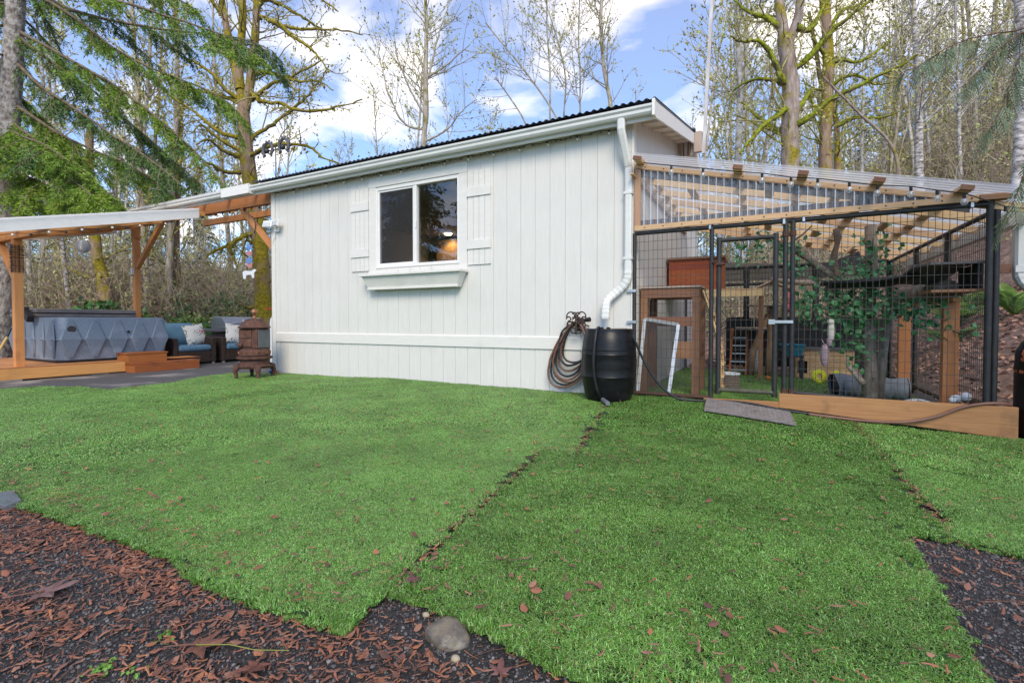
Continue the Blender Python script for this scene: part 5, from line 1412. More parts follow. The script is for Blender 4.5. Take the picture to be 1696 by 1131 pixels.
# ================================================================== things in front of the house
bz = turf_z(-.17, -.37)
bar = thing("rain_barrel", "black ribbed plastic rain barrel under the downspout on the turf", "rain barrel", (-.17, -.37, bz))
c = (-.17, -.37, bz)
prof = [(.235, 0), (.245, .012), (.262, .06), (.285, .18), (.297, .262), (.300, .268), (.297, .274), (.303, .36), (.304, .43), (.300, .502), (.303, .508), (.300, .516), (.297, .55), (.294, .553), (.297, .558), (.285, .64), (.266, .725), (.262, .732), (.258, .765), (.256, .782), (.245, .784), (.240, .775), (.235, .755), (.05, .750)]
MB().lathe(prof, c, 48).build("body", M_BARREL, bar, smooth=True, auto=35)
m = MB(); m.torus((c[0] + .02, c[1], c[2] + .785), .19, .007, 'z', 24, 6, (.4, 2.4)); m.build("cream_cord", PALEW[0], bar)
m = MB(); m.tube([(c[0] - .06, c[1] - .20, c[2] + .76), (c[0] - .05, c[1] - .215, c[2] + .80), (c[0] - .06, c[1] - .262, c[2] + .775), (c[0] - .07, c[1] - .292, c[2] + .62), (c[0] - .075, c[1] - .315, c[2] + .42), (c[0] - .068, c[1] - .305, c[2] + .28), (c[0] - .045, c[1] - .29, c[2] + .15), (c[0] - .01, c[1] - .27, c[2] + .05)], .017, 8); m.build("overflow_tube", M_BLACK, bar, smooth=True)
for dx, dy in ((-.02, -.2), (.05, -.19)): MB().lathe([(.022, 0), (.022, .025), (.012, .03)], (c[0] + dx, c[1] + dy, c[2] + .775), 10).build("fitting", M_BLACK, bar)
solo(MB().tube([(-.14, -.68, turf_z(-.14, -.68) + .035), (-.035, -.86, turf_z(0, -.9) + .032)], .024, 10), "drain_pipe", mat("grey_plastic_pipe", (0.17, 0.18, 0.20), (0.12, 0.125, 0.14)), "short grey drain pipe lying on the turf before the black barrel", "pipe", (-.14, -.68, 0))
# hose hanger and coils
hh = thing("hose_hanger", "ornate bronze butterfly hose hanger fixed to the white wall", "hose hanger", (-.63, -.03, .80))
cx, cz, hy = -.63, .80, -.055
m = MB()
for s_ in (-1, 1):
    for (ox, oz, R_, a0, a1) in ((.075, .085, .052, -.3, 4.4), (.10, .055, .028, 0, 5.2), (.045, .045, .030, 1, 6.0), (.085, -.005, .04, -.8, 3.6), (.05, -.06, .034, -2.2, 2.4), (.035, .105, .022, 0, 5)):
        pts = []
        for k in range(14):
            a = a0 + (a1 - a0) * k / 13; r_ = R_ * (1 - .35 * k / 13); pts.append((cx + s_ * 1.12 * (ox - .018 + r_ * math.cos(a)), -.165, cz + 1.15 * (oz + r_ * math.sin(a))))
        m.tube(pts, .0085, 5)
m.tube([(cx, -.165, cz - .12), (cx, -.165, cz + .14)], .012, 6); m.tube([(cx, -.03, cz), (cx, -.165, cz)], .012, 6); m.cbox((cx, -.035, cz), (.10, .012, .16)); m.tube([(cx - .11, -.02, cz - .02), (cx - .11, -.16, cz), (cx - .11, -.17, cz + .03)], .008, 6); m.tube([(cx + .11, -.02, cz - .02), (cx + .11, -.16, cz), (cx + .11, -.17, cz + .03)], .008, 6)
m.build("scroll_iron", M_IRON, hh)
hs = thing("garden_hose", "coiled copper brown and black garden hose hanging on the wall hanger", "garden hose", (-.63, -.12, .4))
for k in range(8):
    pts = []; H = .50 + .045 * k + rnd.uniform(-.03, .03); W = .15 + .012 * k; lean = -.04 - .012 * k
    for q in range(41):
        a = 2 * pi * q / 40; u = (1 - math.cos(a)) / 2
        pts.append((cx + W * math.sin(a) * (.75 + .5 * u) + lean * u * 1.6 + rnd.uniform(-.003, .003), -.075 - .018 * (k % 5) - .02 * u, cz + .02 - H * u - .01 * math.cos(a * 3 + k)))
    zmin = min(p[2] for p in pts); lo_ = turf_z(-.7, -.1) + .018
    if zmin < lo_: pts = [(x, y, max(z, lo_)) for x, y, z in pts]
    MB().tube(pts, .0125, 7, caps=False).build("coil", M_HOSEC if k % 3 else M_HOSEB, hs, smooth=True)
pts = [(cx - .04, -.13, cz + .02), (cx - .19, -.15, cz - .10), (cx - .22, -.16, cz - .36), (cx - .12, -.18, cz - .49), (cx + .03, -.2, cz - .46), (cx + .13, -.22, cz - .40)]
def smooth_path(p, n=8):
    P = [Vector(q) for q in p]; out = []
    for i in range(len(P) - 1):
        p0, p1, p2, p3 = P[max(i - 1, 0)], P[i], P[i + 1], P[min(i + 2, len(P) - 1)]
        for k in range(n):
            t_ = k / n; out.append(.5 * ((2 * p1) + (p2 - p0) * t_ + (2 * p0 - 5 * p1 + 4 * p2 - p3) * t_ * t_ + (3 * p1 - p0 - 3 * p2 + p3) * t_ ** 3))
    out.append(P[-1]); return out
MB().tube(smooth_path(pts), .013, 7).build("loose_loop", M_HOSEB, hs, smooth=True)
MB().tube([(cx + .10, -.14, cz + .05), (cx + .17, -.16, cz + .06)], [.022, .03], 10).build("spray_head", M_BLACK, hs)
def gpt(x, y, h=.014): return (x, y, turf_z(x, y) + h)
bh = MB(); bh.tube(smooth_path([(.07, -.40, bz + .74), (.12, -.38, bz + .66), (.22, -.34, bz + .42), (.36, -.31, bz + .20), (.52, -.27, bz + .06), gpt(.70, -.22), gpt(.9, -.16, .02), gpt(1.2, -.13, .03), gpt(1.55, -.15), gpt(1.85, -.14), gpt(2.1, -.15)]), .013, 8)
solo(bh, "black_hose", M_HOSEB, "black hose running from the barrel along the foot of the run", "hose", (.07, -.4, bz), smooth=True)
ch_ = MB(); ch_.tube(smooth_path([gpt(1.75, -.17), gpt(2.0, -.155), gpt(2.25, -.14, .02), (2.5, -.13, -.075), (2.72, -.11, -.01), (2.9, -.095, .085), (3.05, -.07, .125), (3.2, -.03, .13), (3.27, .06, .09)]), .0145, 8)
solo(ch_, "brown_hose", M_HOSEC, "brown hose curving up over the base board at the run corner", "hose", (2.5, -.1, -.08), smooth=True)
# grip ramp plate
rpz = lambda x, y: turf_z(x, y) + .028
rp_ = thing("grip_ramp", "worn metal ramp plate with raised dimples lying before the gate", "ramp plate", (1.2, -.55, -.02))
Q = [Vector((.826, -.145, 0)), Vector((.865, -.75, 0)), Vector((1.61, -.96, 0)), Vector((1.588, -.36, 0))]
def quad_at(u, v): return Q[0] * (1 - u) * (1 - v) + Q[1] * (1 - u) * v + Q[2] * u * v + Q[3] * u * (1 - v)
m = MB(); vs = []
for dz in (0, -.012):
    for j in range(5):
        for i in range(7):
            p = quad_at(i / 6, j / 4); vs.append((p.x, p.y, rpz(p.x, p.y) + .012 * (1 - j / 4) + dz))
fs = [(j * 7 + i, (j + 1) * 7 + i, (j + 1) * 7 + i + 1, j * 7 + i + 1) for j in range(4) for i in range(6)]
edge = [i for i in range(7)] + [j * 7 + 6 for j in range(1, 5)] + [28 + i for i in range(5, -1, -1)] + [j * 7 for j in range(3, 0, -1)]
fs += [(edge[k], edge[(k + 1) % len(edge)], edge[(k + 1) % len(edge)] + 35, edge[k] + 35) for k in range(len(edge))]
m.add(vs, fs).build("plate", M_GRIPMETAL, rp_)
m = MB()
for j in range(13):
    for i in range(20):
        p = quad_at((i + .5 + .25 * (j % 2)) / 20.5, (j + .5) / 13); z = rpz(p.x, p.y) + .012 * (1 - (j + .5) / 13); e = .011
        m.add([(p.x - e, p.y, z), (p.x, p.y - e, z), (p.x + e, p.y, z), (p.x, p.y + e, z), (p.x, p.y, z + .006)], [(0, 1, 4), (1, 2, 4), (2, 3, 4), (3, 0, 4)])
m.build("dimples", M_GRIPMETAL, rp_, kind='stuff')
# second barrel on the right
b2z = ground_z(3.5, .1) - .005
b2 = thing("old_barrel", "black barrel with orange scribbled paint at the right edge of the photo", "barrel", (3.62, .14, b2z)); c = (3.62, .14, b2z)
MB().lathe([(.28, 0), (.30, .02), (.302, .25), (.306, .26), (.302, .27), (.302, .58), (.308, .60), (.302, .62), (.295, .75), (.26, .83), (.20, .88), (.19, .885)], c, 40).build("body", M_BARREL, b2, smooth=True, auto=35)
MB().lathe([(.175, .886), (.18, .90), (.18, .96), (.17, .97)], c, 24).build("cap", M_BLACK, b2, smooth=True, auto=35)
m = MB()
ang0 = math.atan2(CAM.y - c[1], CAM.x - c[0])
for k in range(26):
    a = ang0 - .75 + rnd.gauss(0, .13); z = c[2] + .72 + rnd.gauss(0, .03) if k < 18 else c[2] + .585
    if k >= 18: a = ang0 - 1.0 + rnd.gauss(0, .15)
    pts = []
    for q in range(5):
        aa = a + q * .02; z2 = z + .018 * math.sin(q * 1.9 + k); r_ = .303 if z2 < c[2] + .745 else .303 - .42 * (z2 - c[2] - .745)
        pts.append((c[0] + r_ * math.cos(aa), c[1] + r_ * math.sin(aa), z2))
    m.tube(pts, .004, 4)
m.build("orange_paint", mat("orange_scribble", (0.55, 0.13, 0.05)), b2)
# ================================================================== trees
FIR = [[(-14.4,-1.27,-0.66),(-14.37,-1.23,0.46),(-14.3,-1.17,1.57),(-14.25,-1.12,2.69),(-14.21,-1.06,4.09),(-14.18,-1.01,5.77),(-14.13,-0.95,7.17),(-14.1,-0.9,8.29),(-14.02,-0.81,10.39),(-13.94,-0.72,12.49),(-13.86,-0.62,15.01)]]
FIRB = [[(-14.04,-0.89,7.57),(-12.98,-0.51,6.93),(-11.84,-0.1,6.21),(-11.05,0.15,5.65),(-10.36,0.33,5.11),(-9.78,0.46,4.61),(-9.21,0.58,4.05),(-8.77,0.64,3.57)],[(-14.06,-0.9,7.48),(-13.65,-0.6,7.08),(-13.13,-0.24,6.67),(-12.73,0.06,6.25),(-12.32,0.36,5.78),(-11.77,0.73,5.27),(-11.21,1.1,4.68),(-10.84,1.38,4.27)],[(-14.07,-0.89,8.5),(-13.34,-0.62,8.23),(-12.45,-0.28,7.57),(-11.81,-0.07,7.07),(-11.16,0.14,6.69),(-10.33,0.46,6.28),(-9.71,0.66,6.01),(-8.99,0.91,5.57),(-8.66,0.97,5.23)],[(-14.05,-0.86,8.85),(-13.39,-0.4,8.34),(-12.71,0.07,8.09),(-11.83,0.66,7.92),(-10.79,1.33,7.84),(-10.0,1.87,7.76),(-9.45,2.29,7.56),(-9.21,2.53,7.18)],[(-14.08,-0.87,9.13),(-12.63,-0.4,8.48),(-11.38,-0.02,7.98),(-10.17,0.34,7.5),(-9.23,0.56,7.09),(-8.32,0.76,6.64),(-7.66,0.83,6.14)],[(-14.13,-0.95,6.89),(-13.3,-0.83,6.2),(-12.34,-0.65,5.61),(-11.54,-0.54,5.1),(-10.53,-0.33,4.54),(-9.72,-0.22,4.05),(-8.94,-0.12,3.53)],[(-14.15,-0.98,5.91),(-13.36,-0.72,5.38),(-12.47,-0.4,4.87),(-11.47,-0.03,4.42),(-10.73,0.21,3.96),(-10.18,0.35,3.59)],[(-14.17,-1.0,5.49),(-13.09,-1.02,4.95),(-11.96,-1.01,4.38),(-10.87,-1.02,3.78),(-9.88,-1.08,3.22)],[(-14.19,-1.02,5.28),(-12.8,-1.21,4.84),(-11.34,-1.36,4.35),(-9.98,-1.57,3.81)],[(-14.21,-1.04,4.87),(-13.0,-1.15,4.46),(-11.68,-1.21,4.03),(-10.41,-1.29,3.53),(-9.29,-1.45,3.1)],[(-14.23,-1.07,4.3),(-12.82,-1.17,3.93),(-11.34,-1.23,3.45),(-10.03,-1.39,2.95)],[(-14.21,-1.04,5.14),(-13.42,-1.59,4.62),(-12.52,-2.1,4.01)],[(-14.22,-1.07,3.81),(-13.21,-1.0,3.57),(-12.15,-0.91,3.28),(-11.02,-0.78,2.93)],[(-14.22,-1.08,3.54),(-14.48,-1.33,3.44),(-14.82,-1.63,3.21)],[(-14.22,-1.02,6.19),(-14.27,-0.52,5.91),(-14.36,-0.05,5.43),(-14.4,0.45,5.1)],[(-14.11,-0.91,8.01),(-14.25,-0.39,7.77),(-14.41,0.12,7.32),(-14.8,0.5,6.8)],[(-14.09,-0.87,9.41),(-12.56,0.03,9.21),(-11.42,0.73,8.71),(-10.63,1.25,8.21)]]
MAPT = [[(-12.36,4.11,0.7),(-12.48,4.09,2.02),(-12.57,4.07,3.33),(-12.75,4.0,4.64),(-12.93,3.94,5.95),(-13.0,3.92,6.8),(-13.06,3.91,7.45)],[(-13.06,3.91,7.41),(-13.17,3.91,8.22),(-13.24,3.93,8.99),(-13.18,4.02,10.14),(-13.24,4.05,10.91),(-13.32,4.08,12.45),(-13.31,4.16,14.0)],[(-12.99,3.94,7.41),(-12.81,3.99,8.17),(-12.66,4.02,9.07),(-12.55,4.03,9.96),(-12.44,4.05,11.22),(-12.27,4.11,13.01)],[(-13.13,3.88,8.01),(-13.52,3.88,9.22),(-13.88,3.89,10.45),(-14.14,3.94,11.32),(-14.5,3.96,12.98)]]
MAPL = [[(-12.86,4.02,7.71),(-12.45,4.06,7.86),(-11.95,4.14,8.08),(-11.5,4.2,8.09),(-10.9,4.34,8.28),(-10.21,4.52,8.52)],[(-12.87,4.02,8.01),(-12.53,3.97,7.75),(-12.13,3.94,7.46),(-11.46,4.06,7.33),(-10.87,4.14,7.04),(-10.04,4.35,6.96),(-9.49,4.41,6.99),(-8.73,4.58,7.09)],[(-12.92,3.96,6.33),(-12.8,4.14,6.65),(-12.44,4.45,7.03),(-12.09,4.75,7.43),(-11.69,5.09,7.94),(-11.37,5.38,8.58),(-11.18,5.61,9.08)],[(-12.77,4.12,9.7),(-12.51,4.08,10.22),(-11.79,4.27,9.84),(-10.92,4.54,9.63),(-9.95,4.86,9.5),(-9.2,5.07,9.26)],[(-12.01,4.07,9.94),(-11.61,4.14,9.72),(-11.21,4.2,9.36),(-10.6,4.37,8.9),(-10.19,4.44,8.46),(-9.89,4.45,8.06)],[(-12.84,4.05,8.43),(-12.23,4.09,8.47),(-11.59,4.15,8.2),(-10.87,4.25,7.94),(-10.2,4.33,7.82),(-9.62,4.35,7.44)],[(-12.91,3.95,5.92),(-12.09,3.98,6.1),(-11.19,4.04,6.08),(-10.3,4.1,5.86),(-9.66,4.01,5.43),(-9.0,3.94,5.17)],[(-12.69,4.18,10.64),(-12.53,4.44,10.93),(-11.85,4.95,10.57),(-11.52,5.29,10.35),(-11.14,5.65,10.1)],[(-12.67,4.21,11.39),(-11.82,4.46,11.46),(-10.86,4.76,10.79),(-10.07,4.97,10.13)],[(-13.13,3.88,7.73),(-13.45,3.61,8.0),(-13.66,3.39,8.38),(-13.99,3.11,8.68),(-14.34,2.82,8.83)],[(-13.09,3.88,6.55),(-13.87,3.7,6.78),(-14.62,3.54,7.36),(-15.38,3.38,7.87),(-16.15,3.22,8.4)],[(-13.05,3.88,6.1),(-13.55,3.4,6.48),(-13.79,3.06,6.78),(-13.78,2.83,6.47)],[(-13.13,3.88,7.64),(-14.1,3.76,8.02),(-14.99,3.67,8.33),(-15.84,3.62,8.69)],[(-13.01,3.9,5.92),(-13.18,3.36,6.0),(-13.18,2.91,6.18),(-13.07,2.51,5.89)],[(-12.97,3.91,5.48),(-13.16,3.43,5.38),(-13.31,2.98,5.54),(-13.2,2.66,5.26)],[(-12.73,4.01,4.36),(-12.59,4.32,4.88),(-12.26,4.73,5.32),(-11.92,5.14,5.57)],[(-12.66,4.03,3.61),(-12.65,3.57,3.39),(-12.71,3.09,3.05),(-12.68,2.65,2.8),(-12.4,2.33,2.56)],[(-12.52,3.19,3.16),(-12.5,3.08,2.97),(-12.3,3.06,2.72),(-12.14,3.03,2.52)],[(-14.08,4.01,10.58),(-14.21,3.67,10.99),(-14.3,3.36,11.58)],[(-12.54,4.04,1.45),(-12.6,3.78,1.26),(-12.65,3.53,1.34)]]
T2B = [[(-19.11,5.12,1.62),(-19.18,5.12,3.04),(-19.21,5.12,3.99),(-19.18,5.17,5.42),(-19.12,5.26,7.56),(-19.06,5.34,9.93)]]
T2C = [[(-19.19,2.82,1.54),(-19.25,2.8,2.09),(-19.35,2.76,2.68),(-19.49,2.7,3.13),(-19.55,2.69,3.79),(-19.66,2.65,4.72),(-19.75,2.64,6.21),(-19.73,2.69,7.91)]]
ALD = [[(-12.45,12.12,7.24),(-12.49,12.14,8.73),(-12.4,12.22,10.24),(-12.42,12.24,11.72),(-12.41,12.28,13.15),(-12.42,12.31,14.36),(-12.46,12.31,15.49),(-12.51,12.3,16.32),(-12.59,12.28,17.14)]]
ALDL = [[(-12.39,12.26,11.72),(-12.08,12.3,12.59),(-11.8,12.33,13.64),(-11.4,12.43,14.7),(-11.12,12.44,15.16)],[(-12.42,12.25,11.92),(-11.5,12.36,12.24),(-10.71,12.41,12.65),(-10.11,12.35,12.86)],[(-12.47,12.17,9.58),(-13.34,11.86,9.91),(-14.05,11.66,11.21),(-14.47,11.62,12.66),(-14.82,11.61,14.14)],[(-12.45,12.19,10.27),(-12.81,11.65,11.21),(-13.07,11.17,12.38),(-13.09,10.81,13.51)],[(-12.44,12.17,9.03),(-11.35,12.37,9.45),(-10.46,12.48,10.25),(-9.81,12.45,10.49)]]
T4 = [[(-5.71,19.09,9.37),(-5.79,19.1,11.93),(-5.99,19.02,13.12),(-6.17,18.96,14.27),(-6.3,18.94,16.43),(-6.25,18.99,17.49),(-6.19,19.07,19.36)],[(-7.37,19.35,9.71),(-7.54,19.32,12.14),(-7.56,19.36,14.26),(-7.66,19.35,15.95),(-7.62,19.42,18.16),(-7.53,19.52,20.11)],[(-8.66,19.81,10.05),(-8.69,19.86,12.38),(-8.62,19.94,14.44),(-9.05,19.76,16.53),(-9.68,19.49,18.82),(-10.08,19.32,20.51)],[(-8.14,16.7,9.93),(-8.18,16.7,11.1),(-8.2,16.74,13.22),(-8.35,16.71,15.29),(-8.39,16.73,16.82),(-8.44,16.74,18.32)],[(-8.19,17.83,11.24),(-8.89,17.49,12.49),(-9.96,16.97,14.09),(-10.86,16.53,15.3),(-11.59,16.17,16.3)],[(-9.86,18.07,10.52),(-10.21,17.91,11.66),(-10.74,17.66,12.63),(-11.62,17.23,14.0)]]
MAP2 = [[(2.03,11.17,4.69),(1.99,11.18,6.0),(1.98,11.19,6.91),(2.0,11.22,7.72),(1.91,11.2,8.7),(1.81,11.16,9.37)],[(1.81,11.16,9.33),(1.71,11.21,10.09),(1.66,11.28,10.59),(1.54,11.34,12.12),(1.4,11.4,14.02)],[(1.88,11.19,9.13),(2.06,11.21,9.54),(2.18,11.2,9.95),(2.2,11.14,10.34),(2.29,11.14,11.89)]]
MAP2L = [[(2.01,11.2,6.6),(2.27,11.07,6.72),(2.61,10.99,6.92),(3.04,10.95,7.21),(3.37,10.86,7.3),(3.86,10.85,7.47),(4.19,10.76,7.58),(4.59,10.7,7.68),(4.84,10.57,7.81)],[(1.93,11.2,8.32),(2.38,11.19,8.56),(2.92,11.24,9.14),(3.36,11.23,9.5),(3.87,11.26,9.84),(4.3,11.24,10.26)],[(1.97,11.2,7.27),(1.76,10.83,7.04),(1.32,10.33,6.56),(0.9,9.85,5.98),(0.7,9.48,5.56)],[(1.93,11.2,7.96),(1.75,10.94,8.03),(1.43,10.63,8.74),(1.11,10.31,9.02),(0.68,9.93,8.9),(0.43,9.64,8.99)],[(1.97,11.21,7.78),(1.83,11.4,8.09),(1.17,11.31,8.35),(0.7,11.32,8.31),(0.42,11.43,8.21)],[(2.1,11.09,9.55),(2.46,11.47,9.57),(2.79,11.85,10.22),(3.05,12.19,10.88)],[(1.76,11.14,9.59),(1.34,11.2,10.1),(0.84,11.21,10.43),(0.4,11.26,10.96)],[(2.01,11.21,6.87),(2.34,11.7,7.53),(2.61,12.15,8.03),(2.97,12.64,8.16)],[(1.98,11.18,6.42),(1.62,11.57,6.8),(1.02,11.84,7.48),(0.65,12.22,8.09)]]
MAP3 = [[(3.24,14.64,5.36),(3.2,14.65,6.89),(3.24,14.71,8.48),(3.27,14.76,10.06),(3.16,14.74,11.63),(3.01,14.71,13.43)],[(3.64,15.07,5.41),(3.62,15.17,6.73),(3.57,15.25,8.09),(3.33,15.22,8.84),(3.1,15.19,9.41),(2.94,15.2,10.54),(2.69,15.19,12.12)]]
MAP3L = [[(3.53,14.85,7.7),(4.1,14.77,7.88),(4.77,14.74,7.73),(5.26,14.62,7.79)],[(3.25,14.75,9.93),(3.77,14.86,9.95),(4.12,14.87,9.81),(4.64,14.97,10.04),(5.15,15.08,10.53)],[(3.24,14.72,8.97),(3.66,14.55,9.22),(4.06,14.37,9.15),(4.54,14.21,8.67),(4.98,14.05,8.59)],[(3.24,14.77,10.88),(3.59,14.97,11.73),(4.15,15.27,11.95),(4.71,15.57,12.37)],[(3.21,14.68,7.91),(2.8,14.82,8.68),(2.52,15.04,9.7)],[(3.15,14.71,10.25),(2.83,14.26,10.53),(2.58,13.86,11.0)]]
ALD2 = [[(0.53,13.22,5.36),(0.49,13.23,6.66),(0.52,13.28,8.12),(0.5,13.31,9.61),(0.45,13.31,10.88),(0.4,13.31,12.16),(0.35,13.32,13.43)]]
SAP = [[(4.3,9.53,4.33),(4.22,9.5,4.94),(3.98,9.38,5.42),(3.44,9.11,5.96),(3.02,8.91,6.44),(2.59,8.69,6.92)],[(4.25,9.51,4.7),(4.37,9.67,5.27),(4.54,9.87,6.09),(4.53,9.98,7.15),(4.62,10.15,8.42),(4.68,10.3,9.4)]]
BIR = [[(6.16,16.16,5.15),(6.12,16.18,6.74),(6.1,16.22,8.78),(6.01,16.21,10.46),(5.88,16.18,12.16),(5.79,16.17,13.65)]]
BIR2 = [[(6.43,9.49,3.49),(6.46,9.52,4.33),(6.49,9.56,5.15),(6.5,9.59,6.37),(6.46,9.6,7.61),(6.4,9.6,8.98)]]
BIR3 = [[(8.51,20.8,6.16),(8.47,20.8,7.18),(8.41,20.82,9.16),(8.37,20.84,11.16),(8.26,20.83,13.16),(8.18,20.84,15.16)]]
CED = [[(3.15,-0.93,2.95),(2.87,-1.13,2.79),(2.71,-1.28,2.74),(2.51,-1.44,2.67),(2.36,-1.58,2.57),(2.21,-1.72,2.44),(2.13,-1.81,2.39)],[(3.15,-0.93,2.78),(2.88,-1.19,2.76),(2.7,-1.4,2.6),(2.54,-1.6,2.4),(2.42,-1.78,2.25)],[(3.13,-1.06,2.72),(2.91,-1.24,2.63),(2.79,-1.37,2.52),(2.71,-1.49,2.31),(2.64,-1.6,2.12),(2.56,-1.71,2.0)],[(3.09,-1.32,2.08),(2.92,-1.43,1.98),(2.79,-1.52,1.83),(2.74,-1.58,1.67),(2.7,-1.63,1.57),(2.65,-1.68,1.49)]]
class Tubes:
    """many tapered tubes gathered in numpy and written as one mesh"""
    def __init__(s): s.g = {}
    def add(s, pts, r0, r1, sides=3, rr=None):
        P = np.asarray(pts, float); n = len(P)
        R = np.asarray(rr, float) if rr is not None else np.linspace(r0, r1, n)
        s.g.setdefault((n, sides), []).append((P, R))
    def count(s): return sum((k[0] - 1) * k[1] * 2 * len(v) for k, v in s.g.items())
    def arrays(s):
        VV = []; FF = []; base = 0
        for (n, sd), L in s.g.items():
            P = np.stack([a for a, _ in L]); R = np.stack([b for _, b in L]); B = len(L)
            T = np.empty_like(P); T[:, 1:-1] = P[:, 2:] - P[:, :-2]; T[:, 0] = P[:, 1] - P[:, 0]; T[:, -1] = P[:, -1] - P[:, -2]
            T /= np.linalg.norm(T, axis=2, keepdims=True) + 1e-9
            m = P[:, -1] - P[:, 0]; m /= np.linalg.norm(m, axis=1, keepdims=True) + 1e-9
            ref = np.where(np.abs(m[:, 2:3]) > .8, np.array([[1., 0, 0]]), np.array([[0, 0, 1.]]))
            U = np.cross(T, ref[:, None, :]); U /= np.linalg.norm(U, axis=2, keepdims=True) + 1e-9
            W = np.cross(T, U)
            a = np.arange(sd) * 2 * pi / sd
            V = P[:, :, None, :] + R[:, :, None, None] * (U[:, :, None, :] * np.cos(a)[None, None, :, None] + W[:, :, None, :] * np.sin(a)[None, None, :, None])
            V = V.reshape(-1, 3)
            i = np.arange(n - 1)[:, None] * sd; k = np.arange(sd)[None, :]; k2 = (k + 1) % sd
            q = np.stack([i + k, i + k2, i + sd + k2, i + sd + k], -1).reshape(-1, 4)
            F = (q[None] + (np.arange(B) * n * sd)[:, None, None]).reshape(-1, 4) + base
            VV.append(V); FF.append(F); base += len(V)
        return np.concatenate(VV), np.concatenate(FF)

def np_mesh(name, V, F, material, smooth=False, parent=None, off=None):
    me = bpy.data.meshes.new(name)
    V = np.asarray(V, np.float32)
    if off is not None: V = V - np.asarray(off, np.float32)
    k = F.shape[1]
    me.vertices.add(len(V)); me.vertices.foreach_set("co", V.ravel())
    me.loops.add(F.size); me.loops.foreach_set("vertex_index", F.astype(np.int32).ravel())
    me.polygons.add(len(F)); me.polygons.foreach_set("loop_start", np.arange(0, F.size, k, dtype=np.int32))
    me.update(calc_edges=True)
    if smooth: me.polygons.foreach_set("use_smooth", np.ones(len(F), bool))
    me.materials.append(material)
    o = bpy.data.objects.new(name, me); COL.objects.link(o)
    if parent is not None: o.parent = parent
    return o

def catmull(P, n=6):
    P = np.asarray(P, float); out = []
    for i in range(len(P) - 1):
        a, b, c, d = P[max(i - 1, 0)], P[i], P[i + 1], P[min(i + 2, len(P) - 1)]
        for k in range(n):
            u = k / n; out.append(.5 * ((2 * b) + (c - a) * u + (2 * a - 5 * b + 4 * c - d) * u * u + (3 * b - a - 3 * c + d) * u ** 3))
    out.append(P[-1]); return np.array(out)

def unit(v): return v / (np.linalg.norm(v) + 1e-9)
def rvec(rs): return unit(rs.normal(size=3))
def resample(P, n):
    P = np.asarray(P, float); d = np.r_[0, np.cumsum(np.linalg.norm(np.diff(P, axis=0), axis=1))]
    t_ = np.linspace(0, d[-1], n); return np.stack([np.interp(t_, d, P[:, i]) for i in range(3)], 1), d[-1]

def twist(rs, p, d, L, n, wob, up):
    pts = [np.array(p, float)]; d = unit(np.array(d, float)); st = L / n
    for _ in range(n):
        d = unit(d + rs.normal(size=3) * wob + np.array([0, 0, up])); pts.append(pts[-1] + d * st)
    return np.array(pts)

def grow(rs, T, buds, P, r, level, cfg):
    """side shoots along path P"""
    if level >= len(cfg): return
    c = cfg[level]
    Q, L = resample(P, 24)
    n = max(1, int(L * c['per_m'] * rs.uniform(.8, 1.2)))
    for _ in range(n):
        u = rs.uniform(c.get('from', .12), 1.0); i = min(22, int(u * 23)); p = Q[i] + (Q[i + 1] - Q[i]) * rs.rand(); t_ = unit(Q[i + 1] - Q[i])
        s_ = rvec(rs); s_ = unit(s_ - t_ * s_.dot(t_))
        a = rs.uniform(*c['angle']); d = t_ * math.cos(a) + s_ * math.sin(a)
        l = rs.uniform(*c['len']) * (1.15 - .6 * u if c.get('taper', True) else 1)
        rad = min(r * .6, c['r']) * (1 - .5 * u)
        B = twist(rs, p, d, l, c['n'], c['wob'], c['up'])
        T[min(level, len(T) - 1)].add(B, rad, rad * .35, c.get('sides', 3))
        if c.get('buds') and buds is not None:
            for _b in range(rs.poisson(c['buds'])):
                j = rs.randint(0, len(B) - 1); q = B[j] + (B[j + 1] - B[j]) * rs.rand(); buds.append((q, rvec(rs), rvec(rs), c.get('bs', .03) * rs.uniform(.6, 1.5)))
        grow(rs, T, buds, B, rad, level + 1, cfg)

def bud_arrays(buds, asp=.6):
    A = np.array([b[0] for b in buds]); D = np.array([b[1] for b in buds]); S = np.array([b[2] for b in buds]); z = np.array([b[3] for b in buds])[:, None]
    S = np.cross(D, S); S /= np.linalg.norm(S, axis=1, keepdims=True) + 1e-9
    V = np.stack([A - D * z, A + S * z * asp, A + D * z, A - S * z * asp], 1).reshape(-1, 3)
    return V, np.arange(len(V)).reshape(-1, 4)

